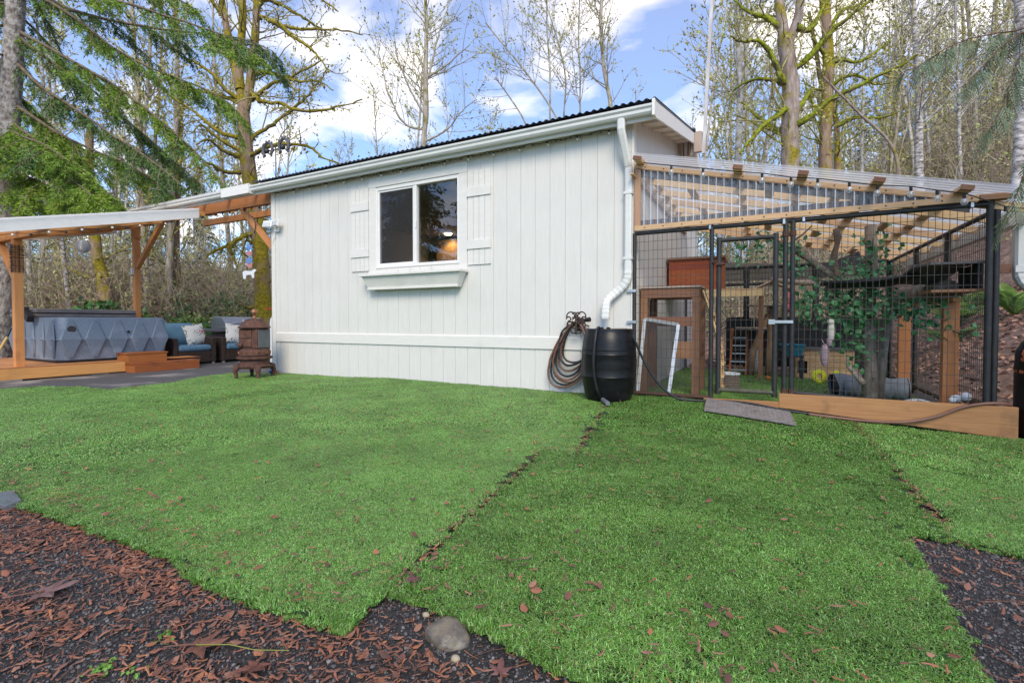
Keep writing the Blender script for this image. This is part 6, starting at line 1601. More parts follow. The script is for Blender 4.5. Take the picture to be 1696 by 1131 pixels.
def bark(name, c1, c2, moss=None, mossy=.5, scale=(9, 9, 2.2), moss2=None, bump=.02, mscale=2.4, up=.35):
    m = mat(name, c1, c2, scale=scale, rough=.9, bump=bump, world=True, spec=.2)
    if moss is not None:
        t = m.node_tree; b = t.nodes["Principled BSDF"]; src = b.inputs["Base Color"].links[0].from_socket
        g = t.nodes.new("ShaderNodeNewGeometry"); n1 = t.nodes.new("ShaderNodeTexNoise"); n1.inputs["Scale"].default_value = mscale; n1.inputs["Detail"].default_value = 5
        t.links.new(g.outputs["Position"], n1.inputs["Vector"])
        sx = t.nodes.new("ShaderNodeSeparateXYZ"); t.links.new(g.outputs["Normal"], sx.inputs[0])
        ml = t.nodes.new("ShaderNodeMath"); ml.operation = 'MULTIPLY_ADD'; ml.inputs[1].default_value = up * .5
        t.links.new(sx.outputs[2], ml.inputs[0]); t.links.new(n1.outputs["Fac"], ml.inputs[2])
        r = t.nodes.new("ShaderNodeValToRGB"); r.color_ramp.elements[0].position = 1 - mossy - .08; r.color_ramp.elements[1].position = 1 - mossy + .06
        t.links.new(ml.outputs[0], r.inputs[0])
        n2 = t.nodes.new("ShaderNodeTexNoise"); n2.inputs["Scale"].default_value = 14; n2.inputs["Detail"].default_value = 5; t.links.new(g.outputs["Position"], n2.inputs["Vector"])
        r2 = t.nodes.new("ShaderNodeValToRGB"); r2.color_ramp.elements[0].position = .35; r2.color_ramp.elements[1].position = .65
        r2.color_ramp.elements[0].color = tuple(moss) + (1,); r2.color_ramp.elements[1].color = tuple(moss2 or [x * 1.9 for x in moss]) + (1,)
        t.links.new(n2.outputs["Fac"], r2.inputs[0])
        x = t.nodes.new("ShaderNodeMix"); x.data_type = 'RGBA'; t.links.new(r.outputs[0], x.inputs[0]); t.links.new(src, x.inputs[6]); t.links.new(r2.outputs[0], x.inputs[7])
        t.links.new(x.outputs[2], b.inputs["Base Color"])
    return m
MOSS = (0.15, 0.125, 0.012); MOSS2 = (0.34, 0.27, 0.025)
B_FIR = bark("fir_bark", (0.14, 0.11, 0.095), (0.46, 0.42, 0.39), scale=(13, 13, 9), bump=.05)
B_MAPLE = bark("mossy_maple_bark", (0.19, 0.12, 0.08), (0.36, 0.26, 0.19), MOSS, .47, moss2=MOSS2, mscale=1.6)
B_MAPLE2 = bark("brown_maple_bark", (0.20, 0.145, 0.12), (0.42, 0.34, 0.30), MOSS, .40, moss2=MOSS2, mscale=1.8)
B_LIMB = bark("mossy_limb", (0.12, 0.09, 0.06), (0.20, 0.15, 0.10), MOSS, .62, moss2=MOSS2, up=.5)
B_GREEN = bark("green_moss_limb", (0.12, 0.09, 0.05), (0.18, 0.14, 0.08), (0.11, 0.135, 0.012), .66, moss2=(0.30, 0.32, 0.025), up=.6)
B_ALDER = bark("alder_bark", (0.27, 0.22, 0.17), (0.50, 0.45, 0.38), MOSS, .40, moss2=(0.22, 0.20, 0.06), mscale=2.2)
B_PALE = bark("pale_lichen_bark", (0.30, 0.26, 0.22), (0.66, 0.62, 0.57), (0.19, 0.16, 0.07), .36, moss2=(0.34, 0.29, 0.13), scale=(7, 7, 6), mscale=3.5)
B_BIRCH = bark("white_birch_bark", (0.10, 0.08, 0.07), (0.66, 0.62, 0.60), MOSS, .28, moss2=MOSS2, scale=(6, 6, 16))
TWIG = bark("olive_twig", (0.27, 0.23, 0.09), (0.44, 0.39, 0.17), bump=0)
TWIG2 = bark("grey_twig", (0.28, 0.23, 0.18), (0.46, 0.40, 0.31), bump=0)
LICHEN = mat("lichen_and_bud", (0.38, 0.38, 0.10), (0.56, 0.54, 0.20), scale=(3, 3, 3), world=True, rough=.95)
LICHEN2 = mat("pale_catkin", (0.54, 0.50, 0.25), (0.40, 0.37, 0.14), scale=(3, 3, 3), world=True, rough=.95)
MOSSM = mat("hanging_moss", (0.12, 0.105, 0.012), (0.26, 0.215, 0.022), scale=(8, 8, 8), world=True, rough=1)
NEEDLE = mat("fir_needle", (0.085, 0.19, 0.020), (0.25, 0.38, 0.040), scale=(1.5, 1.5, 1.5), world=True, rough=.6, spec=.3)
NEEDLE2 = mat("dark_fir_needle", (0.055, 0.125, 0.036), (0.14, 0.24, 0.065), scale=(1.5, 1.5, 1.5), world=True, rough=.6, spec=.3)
NEEDLE3 = mat("far_conifer_needle", (0.045, 0.075, 0.045), (0.095, 0.135, 0.08), scale=(.6, .6, .6), world=True, rough=.8, spec=.2)

CFG_BIG = [dict(per_m=2.2, angle=(.5, 1.2), len=(.9, 2.2), r=.035, n=6, wob=.16, up=.02, sides=4, buds=1.0, bs=.05),
           dict(per_m=3.8, angle=(.4, 1.1), len=(.35, .95), r=.012, n=4, wob=.16, up=.05, buds=2.2, bs=.036),
           dict(per_m=4.5, angle=(.4, 1.0), len=(.15, .40), r=.006, n=2, wob=.12, up=.04, buds=1.3, bs=.032)]
CFG_ALD = [dict(per_m=3.0, angle=(.65, 1.05), len=(1.6, 4.0), r=.04, n=7, wob=.08, up=.05, sides=4, buds=1.5, bs=.06, **{'from': .28}),
           dict(per_m=2.8, angle=(.4, .9), len=(.5, 1.4), r=.016, n=4, wob=.12, up=.05, buds=2.4, bs=.05),
           dict(per_m=3.0, angle=(.4, .9), len=(.2, .5), r=.008, n=2, wob=.12, up=.04, buds=1.2, bs=.045)]

def tree(name, label, trunks, limbs, r0, cfg, seed, mt, ml, mtw, mbud, limb_r=.09, group=None, moss=0, stop=None, trunk_grow=True, rtop=.45, cat="tree"):
    rs = np.random.RandomState(seed)
    base = trunks[0][0]
    root = thing(name, label, cat, tuple(base), group)
    TT = Tubes(); LT = Tubes(); SM = Tubes(); buds = []; mossb = []
    for k, tp_ in enumerate(trunks):
        Q, L = resample(catmull(tp_), 18)
        ra = r0 if k == 0 else r0 * rtop * .74; rb = r0 * rtop if k == 0 else r0 * .25
        jit = 1 + rs.normal(size=18) * .05
        rr = np.linspace(ra, rb, 18) * jit
        if k == 0: rr[:3] *= np.array([1.35, 1.15, 1.05])
        TT.add(Q, 0, 0, 12, rr)
        if trunk_grow: grow(rs, [LT, SM, SM], buds, Q, rb * 1.2, 0, cfg)
    for lp_ in limbs:
        Q, L = resample(catmull(lp_), 26); Q[1:-1] += rs.normal(size=(24, 3)) * L * .0035
        LT.add(Q, 0, 0, 8, np.linspace(limb_r, limb_r * .22, 26) * (1 + rs.normal(size=26) * .10))
        c2 = [dict(c) for c in cfg]; c2[0] = dict(c2[0]); c2[0]['from'] = .1; c2[0]['len'] = tuple(x * .75 for x in c2[0]['len'])
        grow(rs, [SM, SM, SM], buds, Q, limb_r * .6, 0, c2)
        for _ in range(int(L * moss)):
            i = rs.randint(0, 24); q = Q[i] + (Q[i + 1] - Q[i]) * rs.rand()
            for _k in range(5): mossb.append((q + rs.normal(size=3) * .05 + np.array([0, 0, rs.uniform(-.14, .03)]), unit(np.array([rs.normal() * .5, rs.normal() * .5, -1])), rvec(rs), rs.uniform(.03, .075)))
    for nm, tb, m_, s_ in (("trunk", TT, mt, True), ("limbs", LT, ml, True), ("twigs", SM, mtw, False)):
        if tb.g:
            V, F = tb.arrays(); np_mesh(nm, V, F, m_, s_, root, base)['kind'] = 'thing' if nm == 'trunk' else 'stuff'
    if buds: V, F = bud_arrays(buds); np_mesh("buds", V, F, mbud, False, root, base)['kind'] = 'stuff'
    if mossb: V, F = bud_arrays(mossb, .45); np_mesh("hanging_moss", V, F, MOSSM, False, root, base)['kind'] = 'stuff'
    return root

tree("mossy_maple_tree", "big moss covered maple with forked trunk rising behind the patio cover", MAPT, MAPL, .26, CFG_BIG, 3, B_MAPLE, B_LIMB, TWIG, LICHEN, .075, moss=4, rtop=.72)
tree("mossy_tree", "slim mossy trunk seen between the patio posts, left of the big maple", T2B, [], .17, CFG_BIG, 5, B_MAPLE, B_LIMB, TWIG, LICHEN, trunk_grow=True, rtop=.6)
tree("leaning_mossy_tree", "leaning trunk with yellow moss and a burl behind the striped globe", T2C, [], .20, CFG_BIG, 6, B_MAPLE, B_LIMB, TWIG, LICHEN, rtop=.5)
tree("bare_alder_tree", "tall bare alder standing alone above the middle of the house roof", ALD, ALDL, .15, CFG_ALD, 8, B_ALDER, B_ALDER, TWIG, LICHEN, .055, rtop=.35)
tree("alder_clump", "clump of slender grey alder stems above the right half of the roof", T4, [], .13, CFG_ALD, 9, B_ALDER, B_ALDER, TWIG, LICHEN, rtop=.5)
tree("big_maple_tree", "large brown maple with sweeping green mossy limbs behind the wire run", MAP2, MAP2L, .26, CFG_BIG, 12, B_MAPLE2, B_GREEN, TWIG, LICHEN, .105, moss=5, rtop=.8)
tree("twin_maple_tree", "twin stemmed mossy maple to the right of the large brown maple", MAP3, MAP3L, .21, CFG_BIG, 14, B_MAPLE, B_GREEN, TWIG, LICHEN, .08, moss=5, rtop=.7)
tree("lichen_alder_tree", "straight grey lichen covered alder just right of the roof pole", ALD2, [], .125, CFG_ALD, 15, B_PALE, B_PALE, TWIG, LICHEN, rtop=.7)
tree("forked_sapling", "thin forked sapling leaning out above the right end of the run roof", SAP, [], .042, CFG_BIG, 16, B_MAPLE2, B_LIMB, TWIG, LICHEN, rtop=.5)
tree("white_birch_tree", "white barked birch behind the run roof, left of the cedar bough", BIR, [], .13, CFG_ALD, 17, B_BIRCH, B_PALE, TWIG2, LICHEN2, rtop=.6)
tree("near_birch_tree", "thick pale birch trunk with dark collar at the right edge of the photo", BIR2, [], .12, CFG_BIG, 18, B_BIRCH, B_PALE, TWIG2, LICHEN2, rtop=.8)
tree("thin_birch_tree", "thin white birch stem below the hanging cedar bough", BIR3, [], .08, CFG_ALD, 19, B_BIRCH, B_PALE, TWIG2, LICHEN2, rtop=.6)

# ------------------------------------------------------------------ the fir on the left
def spray(rs, Q, dens, size, out, droop=.5, flat=.35):
    """needle sprays hanging from path Q: branchlets with short needles as slivers"""
    Q, L = resample(Q, 20)
    tw = []
    n = int(L * dens)
    for k in range(n):
        u = rs.rand() ** .8; i = min(18, int(u * 19)); p = Q[i] + (Q[i + 1] - Q[i]) * rs.rand(); t_ = unit(Q[i + 1] - Q[i])
        s_ = unit(np.cross(t_, [0, 0, 1])) * rs.choice([-1, 1])
        d = unit(t_ * rs.uniform(.4, .9) + s_ * rs.uniform(.2, .9) + np.array([0, 0, -droop * rs.uniform(.1, 1.6)]))
        l = size * rs.uniform(.5, 1.3) * (1.1 - .5 * u)
        B = twist(rs, p, d, l, 4, .10, -.16 * droop); tw.append(B)
        m_ = max(6, int(l * 88))
        for q in range(m_):
            v = rs.rand(); j = min(3, int(v * 4)); c_ = B[j] + (B[j + 1] - B[j]) * (v * 4 - j); tt = unit(B[j + 1] - B[j])
            sd = rvec(rs); sd = unit(sd - tt * sd.dot(tt)); sd[2] *= .6
            nd = unit(tt * rs.uniform(.5, 1.0) + sd * rs.uniform(.5, 1.0)); ln = rs.uniform(.026, .055)
            out.append((c_ + nd * ln, nd, rvec(rs), ln))
    return tw

rs = np.random.RandomState(21)
fir = thing("fir_tree", "tall fir at the far left with drooping green boughs over the patio cover", "tree", FIR[0][0])
TT = Tubes(); Q, L = resample(FIR[0], 26); TT.add(Q, 0, 0, 14, np.linspace(.24, .125, 26) * (1 + rs.normal(size=26) * .03)); V, F = TT.arrays(); np_mesh("trunk", V, F, B_FIR, True, fir, FIR[0][0])
LT = Tubes(); nb = []; nd_ = []; tws = Tubes()
for k, P in enumerate(FIRB):
    Q, L = resample(catmull(P), 16); Q[1:] += np.cumsum(rs.normal(size=(15, 3)) * .012, axis=0); LT.add(Q, .045 if k < 7 else .03, .008, 6)
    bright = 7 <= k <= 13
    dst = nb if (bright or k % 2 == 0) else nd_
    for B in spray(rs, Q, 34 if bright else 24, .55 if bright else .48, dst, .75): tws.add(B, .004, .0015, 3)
    # secondary boughs
    for _ in range(int(L * (2.6 if bright else 1.9))):
        u = rs.uniform(.25, 1); i = min(14, int(u * 15)); t_ = unit(Q[i + 1] - Q[i]); s_ = unit(np.cross(t_, [0, 0, 1])) * rs.choice([-1, 1])
        S = twist(rs, Q[i], t_ * .75 + s_ * .7 + np.array([0, 0, -.25]), rs.uniform(.5, 1.3), 6, .08, -.06); LT.add(S, .013, .004, 4)
        for B in spray(rs, S, 30 if bright else 20, .34, dst if rs.rand() < .8 else nd_, .7): tws.add(B, .0035, .0015, 3)
# boughs the other way round the trunk so the tree is whole
Qt, Lt = resample(FIR[0], 40)
for k in range(26):
    i = rs.randint(14, 39); a = rs.uniform(1.4, 5.0); d = np.array([math.cos(a), math.sin(a), -.35]); S = twist(rs, Qt[i], d, rs.uniform(1.8, 3.6), 9, .05, -.015); LT.add(S, .03, .006, 5)
    for B in spray(rs, S, 14, .5, nd_ if k % 2 else nb, .7): tws.add(B, .004, .0015, 3)
def clear_of_roof(p):
    if -12.4 < p[0] < -6.3 and -3.9 < p[1] < 2.5: return p[2] > (roof_z(p[1]) + .06 if p[1] > -.4 else zr(p[1]) + .10)
    return True
nb = [b_ for b_ in nb if clear_of_roof(b_[0])]; nd_ = [b_ for b_ in nd_ if clear_of_roof(b_[0])]
for tb in (tws, LT):
    for k_ in list(tb.g):
        tb.g[k_] = [e_ for e_ in tb.g[k_] if all(clear_of_roof(q_) for q_ in e_[0])]
        if not tb.g[k_]: del tb.g[k_]
V, F = LT.arrays(); np_mesh("boughs", V, F, bark("fir_bough_bark", (0.12, 0.085, 0.06), (0.22, 0.17, 0.12), bump=0), True, fir, FIR[0][0])['kind'] = 'stuff'
V, F = tws.arrays(); np_mesh("branchlets", V, F, TWIG, False, fir, FIR[0][0])['kind'] = 'stuff'
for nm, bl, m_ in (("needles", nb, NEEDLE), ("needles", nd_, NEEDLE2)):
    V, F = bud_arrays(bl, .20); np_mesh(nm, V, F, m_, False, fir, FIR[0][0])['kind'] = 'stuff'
print("fir needles", len(nb), len(nd_))

# ------------------------------------------------------------------ cedar bough on the right
CEDM = vary(mat("cedar_frond_green", (0.035, 0.085, 0.035), (0.11, 0.17, 0.09), scale=(22, 22, 22), world=True, rough=.5, spec=.45), .05)
ced = thing("cedar_tree", "cedar whose flat hanging fronds reach in at the upper right corner", "tree", (4.6, -2.6, 0))
TT = Tubes(); Q, L = resample([(4.75, -2.55, -.3), (4.7, -2.5, 3), (4.65, -2.5, 7), (4.6, -2.5, 11)], 16); TT.add(Q, .26, .14, 12); V, F = TT.arrays(); np_mesh("trunk", V, F, B_FIR, True, ced, (4.6, -2.6, 0))
LT = Tubes(); FB = []
def frond(p, d, n_, L):
    """flat scale-leaf spray: a midrib with paired side sprays of slivers"""
    B = twist(rs, p, d, L, 7, .04, -.05); LT.add(B, .0028, .0010, 3)
    nn_ = unit(n_ - d * np.dot(n_, d))
    m_ = int(L * 48)
    for k in range(m_):
        u = (k + .5) / m_; j = min(6, int(u * 7)); c_ = B[j] + (B[j + 1] - B[j]) * (u * 7 - j); tt = unit(B[j + 1] - B[j]); s_ = unit(np.cross(tt, nn_))
        for sg in (-1, 1):
            dd = unit(tt * .85 + s_ * sg * .75 + np.array([0, 0, -.22])); ln = .050 * (1 - .65 * u) * rs.uniform(.7, 1.2) + .006
            for q in range(3):
                f_ = (q + .6) / 3; ctr = c_ + dd * ln * f_ * 1.3; FB.append((ctr, unit(dd + tt * (.25 * (q % 2))), nn_, ln * .40))
for k, P in enumerate(CED):
    P = [Vector(p) for p in P]; Q, L = resample([(4.66, -2.5, P[0].z + .35)] + [tuple(p) for p in P], 30); LT.add(Q, .011, .0025, 6)
    for i in range(6, 30):
        for _ in range(2):
            t_ = unit(Q[min(29, i + 1)] - Q[i - 1]); vw = unit(np.array(CAM) - Q[i])
            s_ = unit(np.cross(t_, [0, 0, 1])) * rs.choice([-1, 1])
            d = unit(t_ * rs.uniform(.3, .9) + s_ * rs.uniform(.0, .6) + np.array([0, 0, -rs.uniform(.7, 1.5)]))
            nr = unit(np.cross(d, t_) + rs.normal(size=3) * .35)
            frond(Q[i] + t_ * rs.uniform(-.04, .04), d, nr, rs.uniform(.16, .36) * (1.1 - .5 * i / 30))
V, F = LT.arrays(); np_mesh("bough", V, F, bark("cedar_bark_red", (0.09, 0.050, 0.038), (0.16, 0.095, 0.07), bump=0), True, ced, (4.6, -2.6, 0))['kind'] = 'stuff'
V, F = bud_arrays(FB, .23); np_mesh("fronds", V, F, CEDM, False, ced, (4.6, -2.6, 0))['kind'] = 'stuff'
print("cedar", len(FB))

# ------------------------------------------------------------------ background wood
def light_tree(seed, H, r, cfg, mt, mtw, mbud, lean=.02):
    rs = np.random.RandomState(seed)
    P = twist(rs, (0, 0, -.3), (rs.normal() * lean, rs.normal() * lean, 1), H, 12, .03, .02)
    TT = Tubes(); SM = Tubes(); bd = []; TT.add(P, r, r * .18, 7); grow(rs, [SM, SM, SM], bd, P, r * .5, 0, cfg)
    root = thing("forest_alder", "x", "tree")
    V, F = TT.arrays(); np_mesh("trunk", V, F, mt, True, root)
    V, F = SM.arrays(); np_mesh("twigs", V, F, mtw, False, root)['kind'] = 'stuff'
    if bd: V, F = bud_arrays(bd); np_mesh("buds", V, F, mbud, False, root)['kind'] = 'stuff'
    return root
CFG_L = [dict(per_m=3.2, angle=(.5, 1.0), len=(1.2, 3.2), r=.03, n=5, wob=.10, up=.05, sides=3, buds=3, bs=.07, **{'from': .12}),
         dict(per_m=3.2, angle=(.4, .9), len=(.4, 1.3), r=.013, n=3, wob=.14, up=.05, buds=4.5, bs=.06)]
protos = [light_tree(31, 17, .11, CFG_L, B_PALE, TWIG2, LICHEN2), light_tree(32, 20, .14, CFG_L, B_ALDER, TWIG, LICHEN), light_tree(33, 14, .09, CFG_L, B_BIRCH, TWIG2, LICHEN2), light_tree(34, 18, .12, CFG_L, B_ALDER, TWIG, LICHEN), light_tree(35, 15, .10, CFG_L, B_PALE, TWIG, LICHEN, .06)]
for p in protos: register(p)
LAB = ["slender pale barked alder in the wood behind the house", "mossy brown barked alder in the wood behind the house", "white stemmed birch in the wood behind the house", "mossy brown barked alder in the wood behind the house", "slender pale barked alder in the wood behind the house"]
GRP = ["pale alders in the wood", "brown alders in the wood", "birches in the wood", "brown alders in the wood", "pale alders in the wood"]
def place_wood(n, pxr, zr_, used, rs, jitter=1):
    k = 0
    while k < n:
        px = rs.uniform(*pxr); Z = rs.uniform(zr_[0] ** .5, zr_[1] ** .5) ** 2
        t_ = (px - 848) / 800
        x = 1.366 + Z * (t_ * .8862 - .4633); y = -5.636 + Z * (t_ * .4633 + .8862)
        if -13 < x < 4.5 and y < 9.5: continue
        if x > 3 and y < 8: continue
        i = rs.randint(0, 5)
        if i not in used: o = protos[i]; used.add(i)
        else: o = copy_tree(protos[i])
        o.location = (x, y, ground_z(x, y) - .1); s_ = rs.uniform(.75, 1.2)
        o.rotation_euler = (rs.normal() * .03, rs.normal() * .03, rs.uniform(0, 6.28)); o.scale = (s_, s_, s_)
        o['label'] = LAB[i]; o['group'] = GRP[i]; o['category'] = "tree"; k += 1
rs = np.random.RandomState(55); used = set()
place_wood(26, (-60, 460), (17, 40), used, rs)
place_wood(24, (-60, 460), (38, 70), used, rs)
place_wood(16, (460, 1000), (34, 75), used, rs)
place_wood(44, (1050, 1760), (20, 42), used, rs)
place_wood(62, (1120, 1760), (40, 80), used, rs)

def conifer(seed, H, r, mt, mn, dens=1.0):
    rs = np.random.RandomState(seed); root = thing("forest_conifer", "x", "tree")
    TT = Tubes(); LT = Tubes(); out = []
    P = twist(rs, (0, 0, -.3), (0, 0, 1), H, 10, .01, .02); TT.add(P, r, .02, 7); Q, L = resample(P, 60)
    for i in range(8, 60):
        u = i / 59
        for _ in range(max(2, int(5 * dens))):
            a = rs.uniform(0, 6.28); l = (H * .17) * (1 - u) ** .75 * rs.uniform(.6, 1.1) + .2
            B = twist(rs, Q[i], (math.cos(a), math.sin(a), -.15), l, 5, .05, -.04); LT.add(B, .03 * (1 - u) + .006, .005, 3)
            for q in range(int(l * 26 * dens) + 6):
                v = rs.rand() ** .7; j = min(4, int(v * 5)); c_ = B[j] + (B[j + 1] - B[j]) * (v * 5 - j) + rs.normal(size=3) * np.array([.14, .14, .10])
                out.append((c_, unit(np.array([math.cos(a), math.sin(a), -.6]) + rs.normal(size=3) * .5), rvec(rs), rs.uniform(.09, .2)))
    V, F = TT.arrays(); np_mesh("trunk", V, F, mt, True, root); V, F = LT.arrays(); np_mesh("branches", V, F, mt, False, root)['kind'] = 'stuff'
    V, F = bud_arrays(out, .35); np_mesh("needles", V, F, mn, False, root)['kind'] = 'stuff'
    return root
cons = [conifer(41, 24, .24, B_FIR, NEEDLE3), conifer(42, 20, .2, B_FIR, NEEDLE2)]
for c_ in cons: register(c_)
def put_con(i, px, Z, sc, label, group, xy=None):
    t_ = (px - 848) / 800
    x, y = xy or (1.366 + Z * (t_ * .8862 - .4633), -5.636 + Z * (t_ * .4633 + .8862))
    o = cons[i] if not put_con.first[i] else copy_tree(cons[i]); put_con.first[i] = True
    o.location = (x, y, ground_z(x, y) - .2); o.scale = (sc, sc, sc); o.rotation_euler = (0, 0, rs.uniform(0, 6.28)); o['label'] = label; o['group'] = group; o['category'] = "tree"
put_con.first = [False, False]
for px, Z, sc in ((1420, 78, .75), (1475, 70, .85), (1510, 88, 1.0), (1555, 75, .9), (1600, 82, 1.05), (1640, 70, .95), (1690, 78, 1.1), (1740, 66, 1.0), (1380, 92, .8)):
    put_con(0, px, Z, sc, "hazy green conifer far up the hillside on the right", "conifers far up the hill")
for px, Z, sc in ((30, 50, .7), (110, 58, .75), (205, 48, .6), (262, 62, .8), (335, 55, .62), (-20, 42, .7), (440, 66, .55), (560, 85, .5)):
    put_con(0, px, Z, sc, "green conifer standing far back in the wood on the left", "conifers far back on the left")
# the yard side behind the camera, mirrored in the window
for x, y, sc in ((-12.5, -17.5, .85), (-19, -20, .95), (-16, -15, .8), (-22, -15, .9)):
    put_con(1, 0, 0, sc, "dark conifer on the far side of the yard, mirrored in the window", "conifers across the yard", (x, y))
# ================================================================== ground cover
def island_mat(name, cols, rough=.6, spec=.3, world_tint=None, transl=0.0):
    """colour picked per loose piece from a ramp; an optional slow variation over the ground"""
    m = bpy.data.materials.new(name); m.use_nodes = True
    t = m.node_tree; b = t.nodes["Principled BSDF"]; b.inputs["Roughness"].default_value = rough; b.inputs["Specular IOR Level"].default_value = spec
    g = t.nodes.new("ShaderNodeNewGeometry"); oi = t.nodes.new("ShaderNodeObjectInfo")
    ad = t.nodes.new("ShaderNodeMath"); ad.operation = 'ADD'; t.links.new(g.outputs["Random Per Island"], ad.inputs[0]); t.links.new(oi.outputs["Random"], ad.inputs[1])
    fr = t.nodes.new("ShaderNodeMath"); fr.operation = 'FRACT'; t.links.new(ad.outputs[0], fr.inputs[0])
    r = t.nodes.new("ShaderNodeValToRGB"); r.color_ramp.interpolation = 'LINEAR'
    for i, c in enumerate(cols):
        e = r.color_ramp.elements[i] if i < 2 else r.color_ramp.elements.new(i / (len(cols) - 1))
        e.position = i / (len(cols) - 1); e.color = tuple(c) + (1,)
    t.links.new(fr.outputs[0], r.inputs[0]); out = r.outputs[0]
    if world_tint:
        n = t.nodes.new("ShaderNodeTexNoise"); n.inputs["Scale"].default_value = world_tint[0]; n.inputs["Detail"].default_value = 5
        t.links.new(g.outputs["Position"], n.inputs["Vector"])
        mr = t.nodes.new("ShaderNodeMapRange"); mr.inputs[1].default_value = .3; mr.inputs[2].default_value = .7; mr.inputs[3].default_value = world_tint[1]; mr.inputs[4].default_value = world_tint[2]
        t.links.new(n.outputs["Fac"], mr.inputs[0])
        h = t.nodes.new("ShaderNodeHueSaturation"); t.links.new(mr.outputs[0], h.inputs["Value"]); t.links.new(out, h.inputs["Color"]); out = h.outputs[0]
    t.links.new(out, b.inputs["Base Color"])
    return m
M_BLADE = island_mat("turf_blade", [(0.036, 0.125, 0.012), (0.135, 0.335, 0.038), (0.195, 0.430, 0.070), (0.330, 0.545, 0.190), (0.020, 0.080, 0.010), (0.150, 0.360, 0.045), (0.220, 0.200, 0.075), (0.070, 0.230, 0.020)], rough=.42, spec=.45, world_tint=(2.4, .76, 1.20))
M_LEAFI = island_mat("fallen_leaf", [(0.22, 0.080, 0.048), (0.30, 0.115, 0.065), (0.11, 0.048, 0.034), (0.42, 0.165, 0.075), (0.15, 0.064, 0.046), (0.33, 0.16, 0.105), (0.08, 0.038, 0.028), (0.25, 0.105, 0.07)], rough=.5, spec=.4)
M_PEBI = island_mat("gravel_stone", [(0.040, 0.038, 0.042), (0.115, 0.108, 0.114), (0.062, 0.058, 0.062), (0.21, 0.195, 0.19), (0.048, 0.047, 0.054), (0.09, 0.08, 0.078)], rough=.5, spec=.4)
M_BROWNLEAF = island_mat("brown_forest_leaf", [(0.26, 0.14, 0.10), (0.38, 0.22, 0.16), (0.17, 0.09, 0.07), (0.46, 0.29, 0.22)], rough=.8)
M_BRUSH = island_mat("brown_brush_twig", [(0.36, 0.27, 0.21), (0.46, 0.38, 0.29), (0.30, 0.21, 0.17), (0.44, 0.42, 0.27)], rough=.9)
M_BRUSHL = island_mat("brush_leaf", [(0.36, 0.25, 0.17), (0.30, 0.32, 0.10), (0.40, 0.32, 0.22), (0.24, 0.30, 0.09), (0.36, 0.34, 0.16)], rough=.8)

def source(name, V, F, material):
    me = bpy.data.meshes.new(name); me.from_pydata([tuple(v) for v in V], [], [tuple(f) for f in F]); me.materials.append(material); me.update()
    return bpy.data.objects.new(name, me)     # template only: not linked to the scene

def scatter(name, pts, rot, scl, idx, sources, tilt=None):
    """one object whose geometry nodes set a template on every point"""
    me = bpy.data.meshes.new(name); me.from_pydata([tuple(p) for p in pts], [], [])
    a = me.attributes.new("rot", 'FLOAT_VECTOR', 'POINT')
    tl = tilt if tilt is not None else np.zeros((len(pts), 2))
    a.data.foreach_set("vector", np.c_[tl, rot].astype(np.float32).ravel())
    a = me.attributes.new("scl", 'FLOAT_VECTOR', 'POINT'); s = np.asarray(scl, np.float32)
    if s.ndim == 1: s = np.stack([s, s, s], 1)
    a.data.foreach_set("vector", s.ravel())
    a = me.attributes.new("pick", 'INT', 'POINT'); a.data.foreach_set("value", np.asarray(idx, np.int32))
    o = bpy.data.objects.new(name, me); COL.objects.link(o)
    ng = bpy.data.node_groups.new(name, 'GeometryNodeTree')
    ng.interface.new_socket("Geometry", in_out='INPUT', socket_type='NodeSocketGeometry'); ng.interface.new_socket("Geometry", in_out='OUTPUT', socket_type='NodeSocketGeometry')
    gi = ng.nodes.new("NodeGroupInput"); go = ng.nodes.new("NodeGroupOutput"); ip = ng.nodes.new("GeometryNodeInstanceOnPoints")
    gti = ng.nodes.new("GeometryNodeGeometryToInstance")
    for sc_ in sources:
        oi = ng.nodes.new("GeometryNodeObjectInfo"); oi.inputs["Object"].default_value = sc_; ng.links.new(oi.outputs["Geometry"], gti.inputs[0])
    ip.inputs["Pick Instance"].default_value = True
    def attr(nm, ty, sock):
        n = ng.nodes.new("GeometryNodeInputNamedAttribute"); n.data_type = ty; n.inputs["Name"].default_value = nm; ng.links.new(n.outputs["Attribute"], sock)
    ng.links.new(gi.outputs[0], ip.inputs["Points"]); ng.links.new(gti.outputs[0], ip.inputs["Instance"])
    attr("rot", 'FLOAT_VECTOR', ip.inputs["Rotation"]); attr("scl", 'FLOAT_VECTOR', ip.inputs["Scale"]); attr("pick", 'INT', ip.inputs["Instance Index"])
    ng.links.new(ip.outputs[0], go.inputs[0])
    md = o.modifiers.new("scatter", 'NODES'); md.node_group = ng
    return o

rs = np.random.RandomState(77)
def turf_patch(seed, size, n, h, w, lean):
    r = np.random.RandomState(seed); V = []; F = []
    ga = 0
    for _ in range(n):
        x, y = r.uniform(-size / 2, size / 2, 2); a = ga + r.normal() * 1.1 if r.rand() < .6 else r.uniform(0, 6.28)
        d = np.array([math.cos(a), math.sin(a)]); s_ = np.array([-d[1], d[0]]) * w * r.uniform(.7, 1.3); H = h * r.uniform(.55, 1.15); le = H * lean * r.uniform(.3, 1.5)
        b = len(V); p = np.array([x, y])
        V += [(*(p - s_), 0), (*(p + s_), 0), (*(p + d * le * .35 + s_ * .85), H * .6), (*(p + d * le * .35 - s_ * .85), H * .6), (*(p + d * le), H * (.96 - .25 * lean * r.rand()))]
        F += [(b, b + 1, b + 2, b + 3), (b + 3, b + 2, b + 4)]
    return V, F
near_src = [source("turf_tuft_near", *turf_patch(100 + i, .10, 470, .0135, .0013, 1.15), M_BLADE) for i in range(4)]
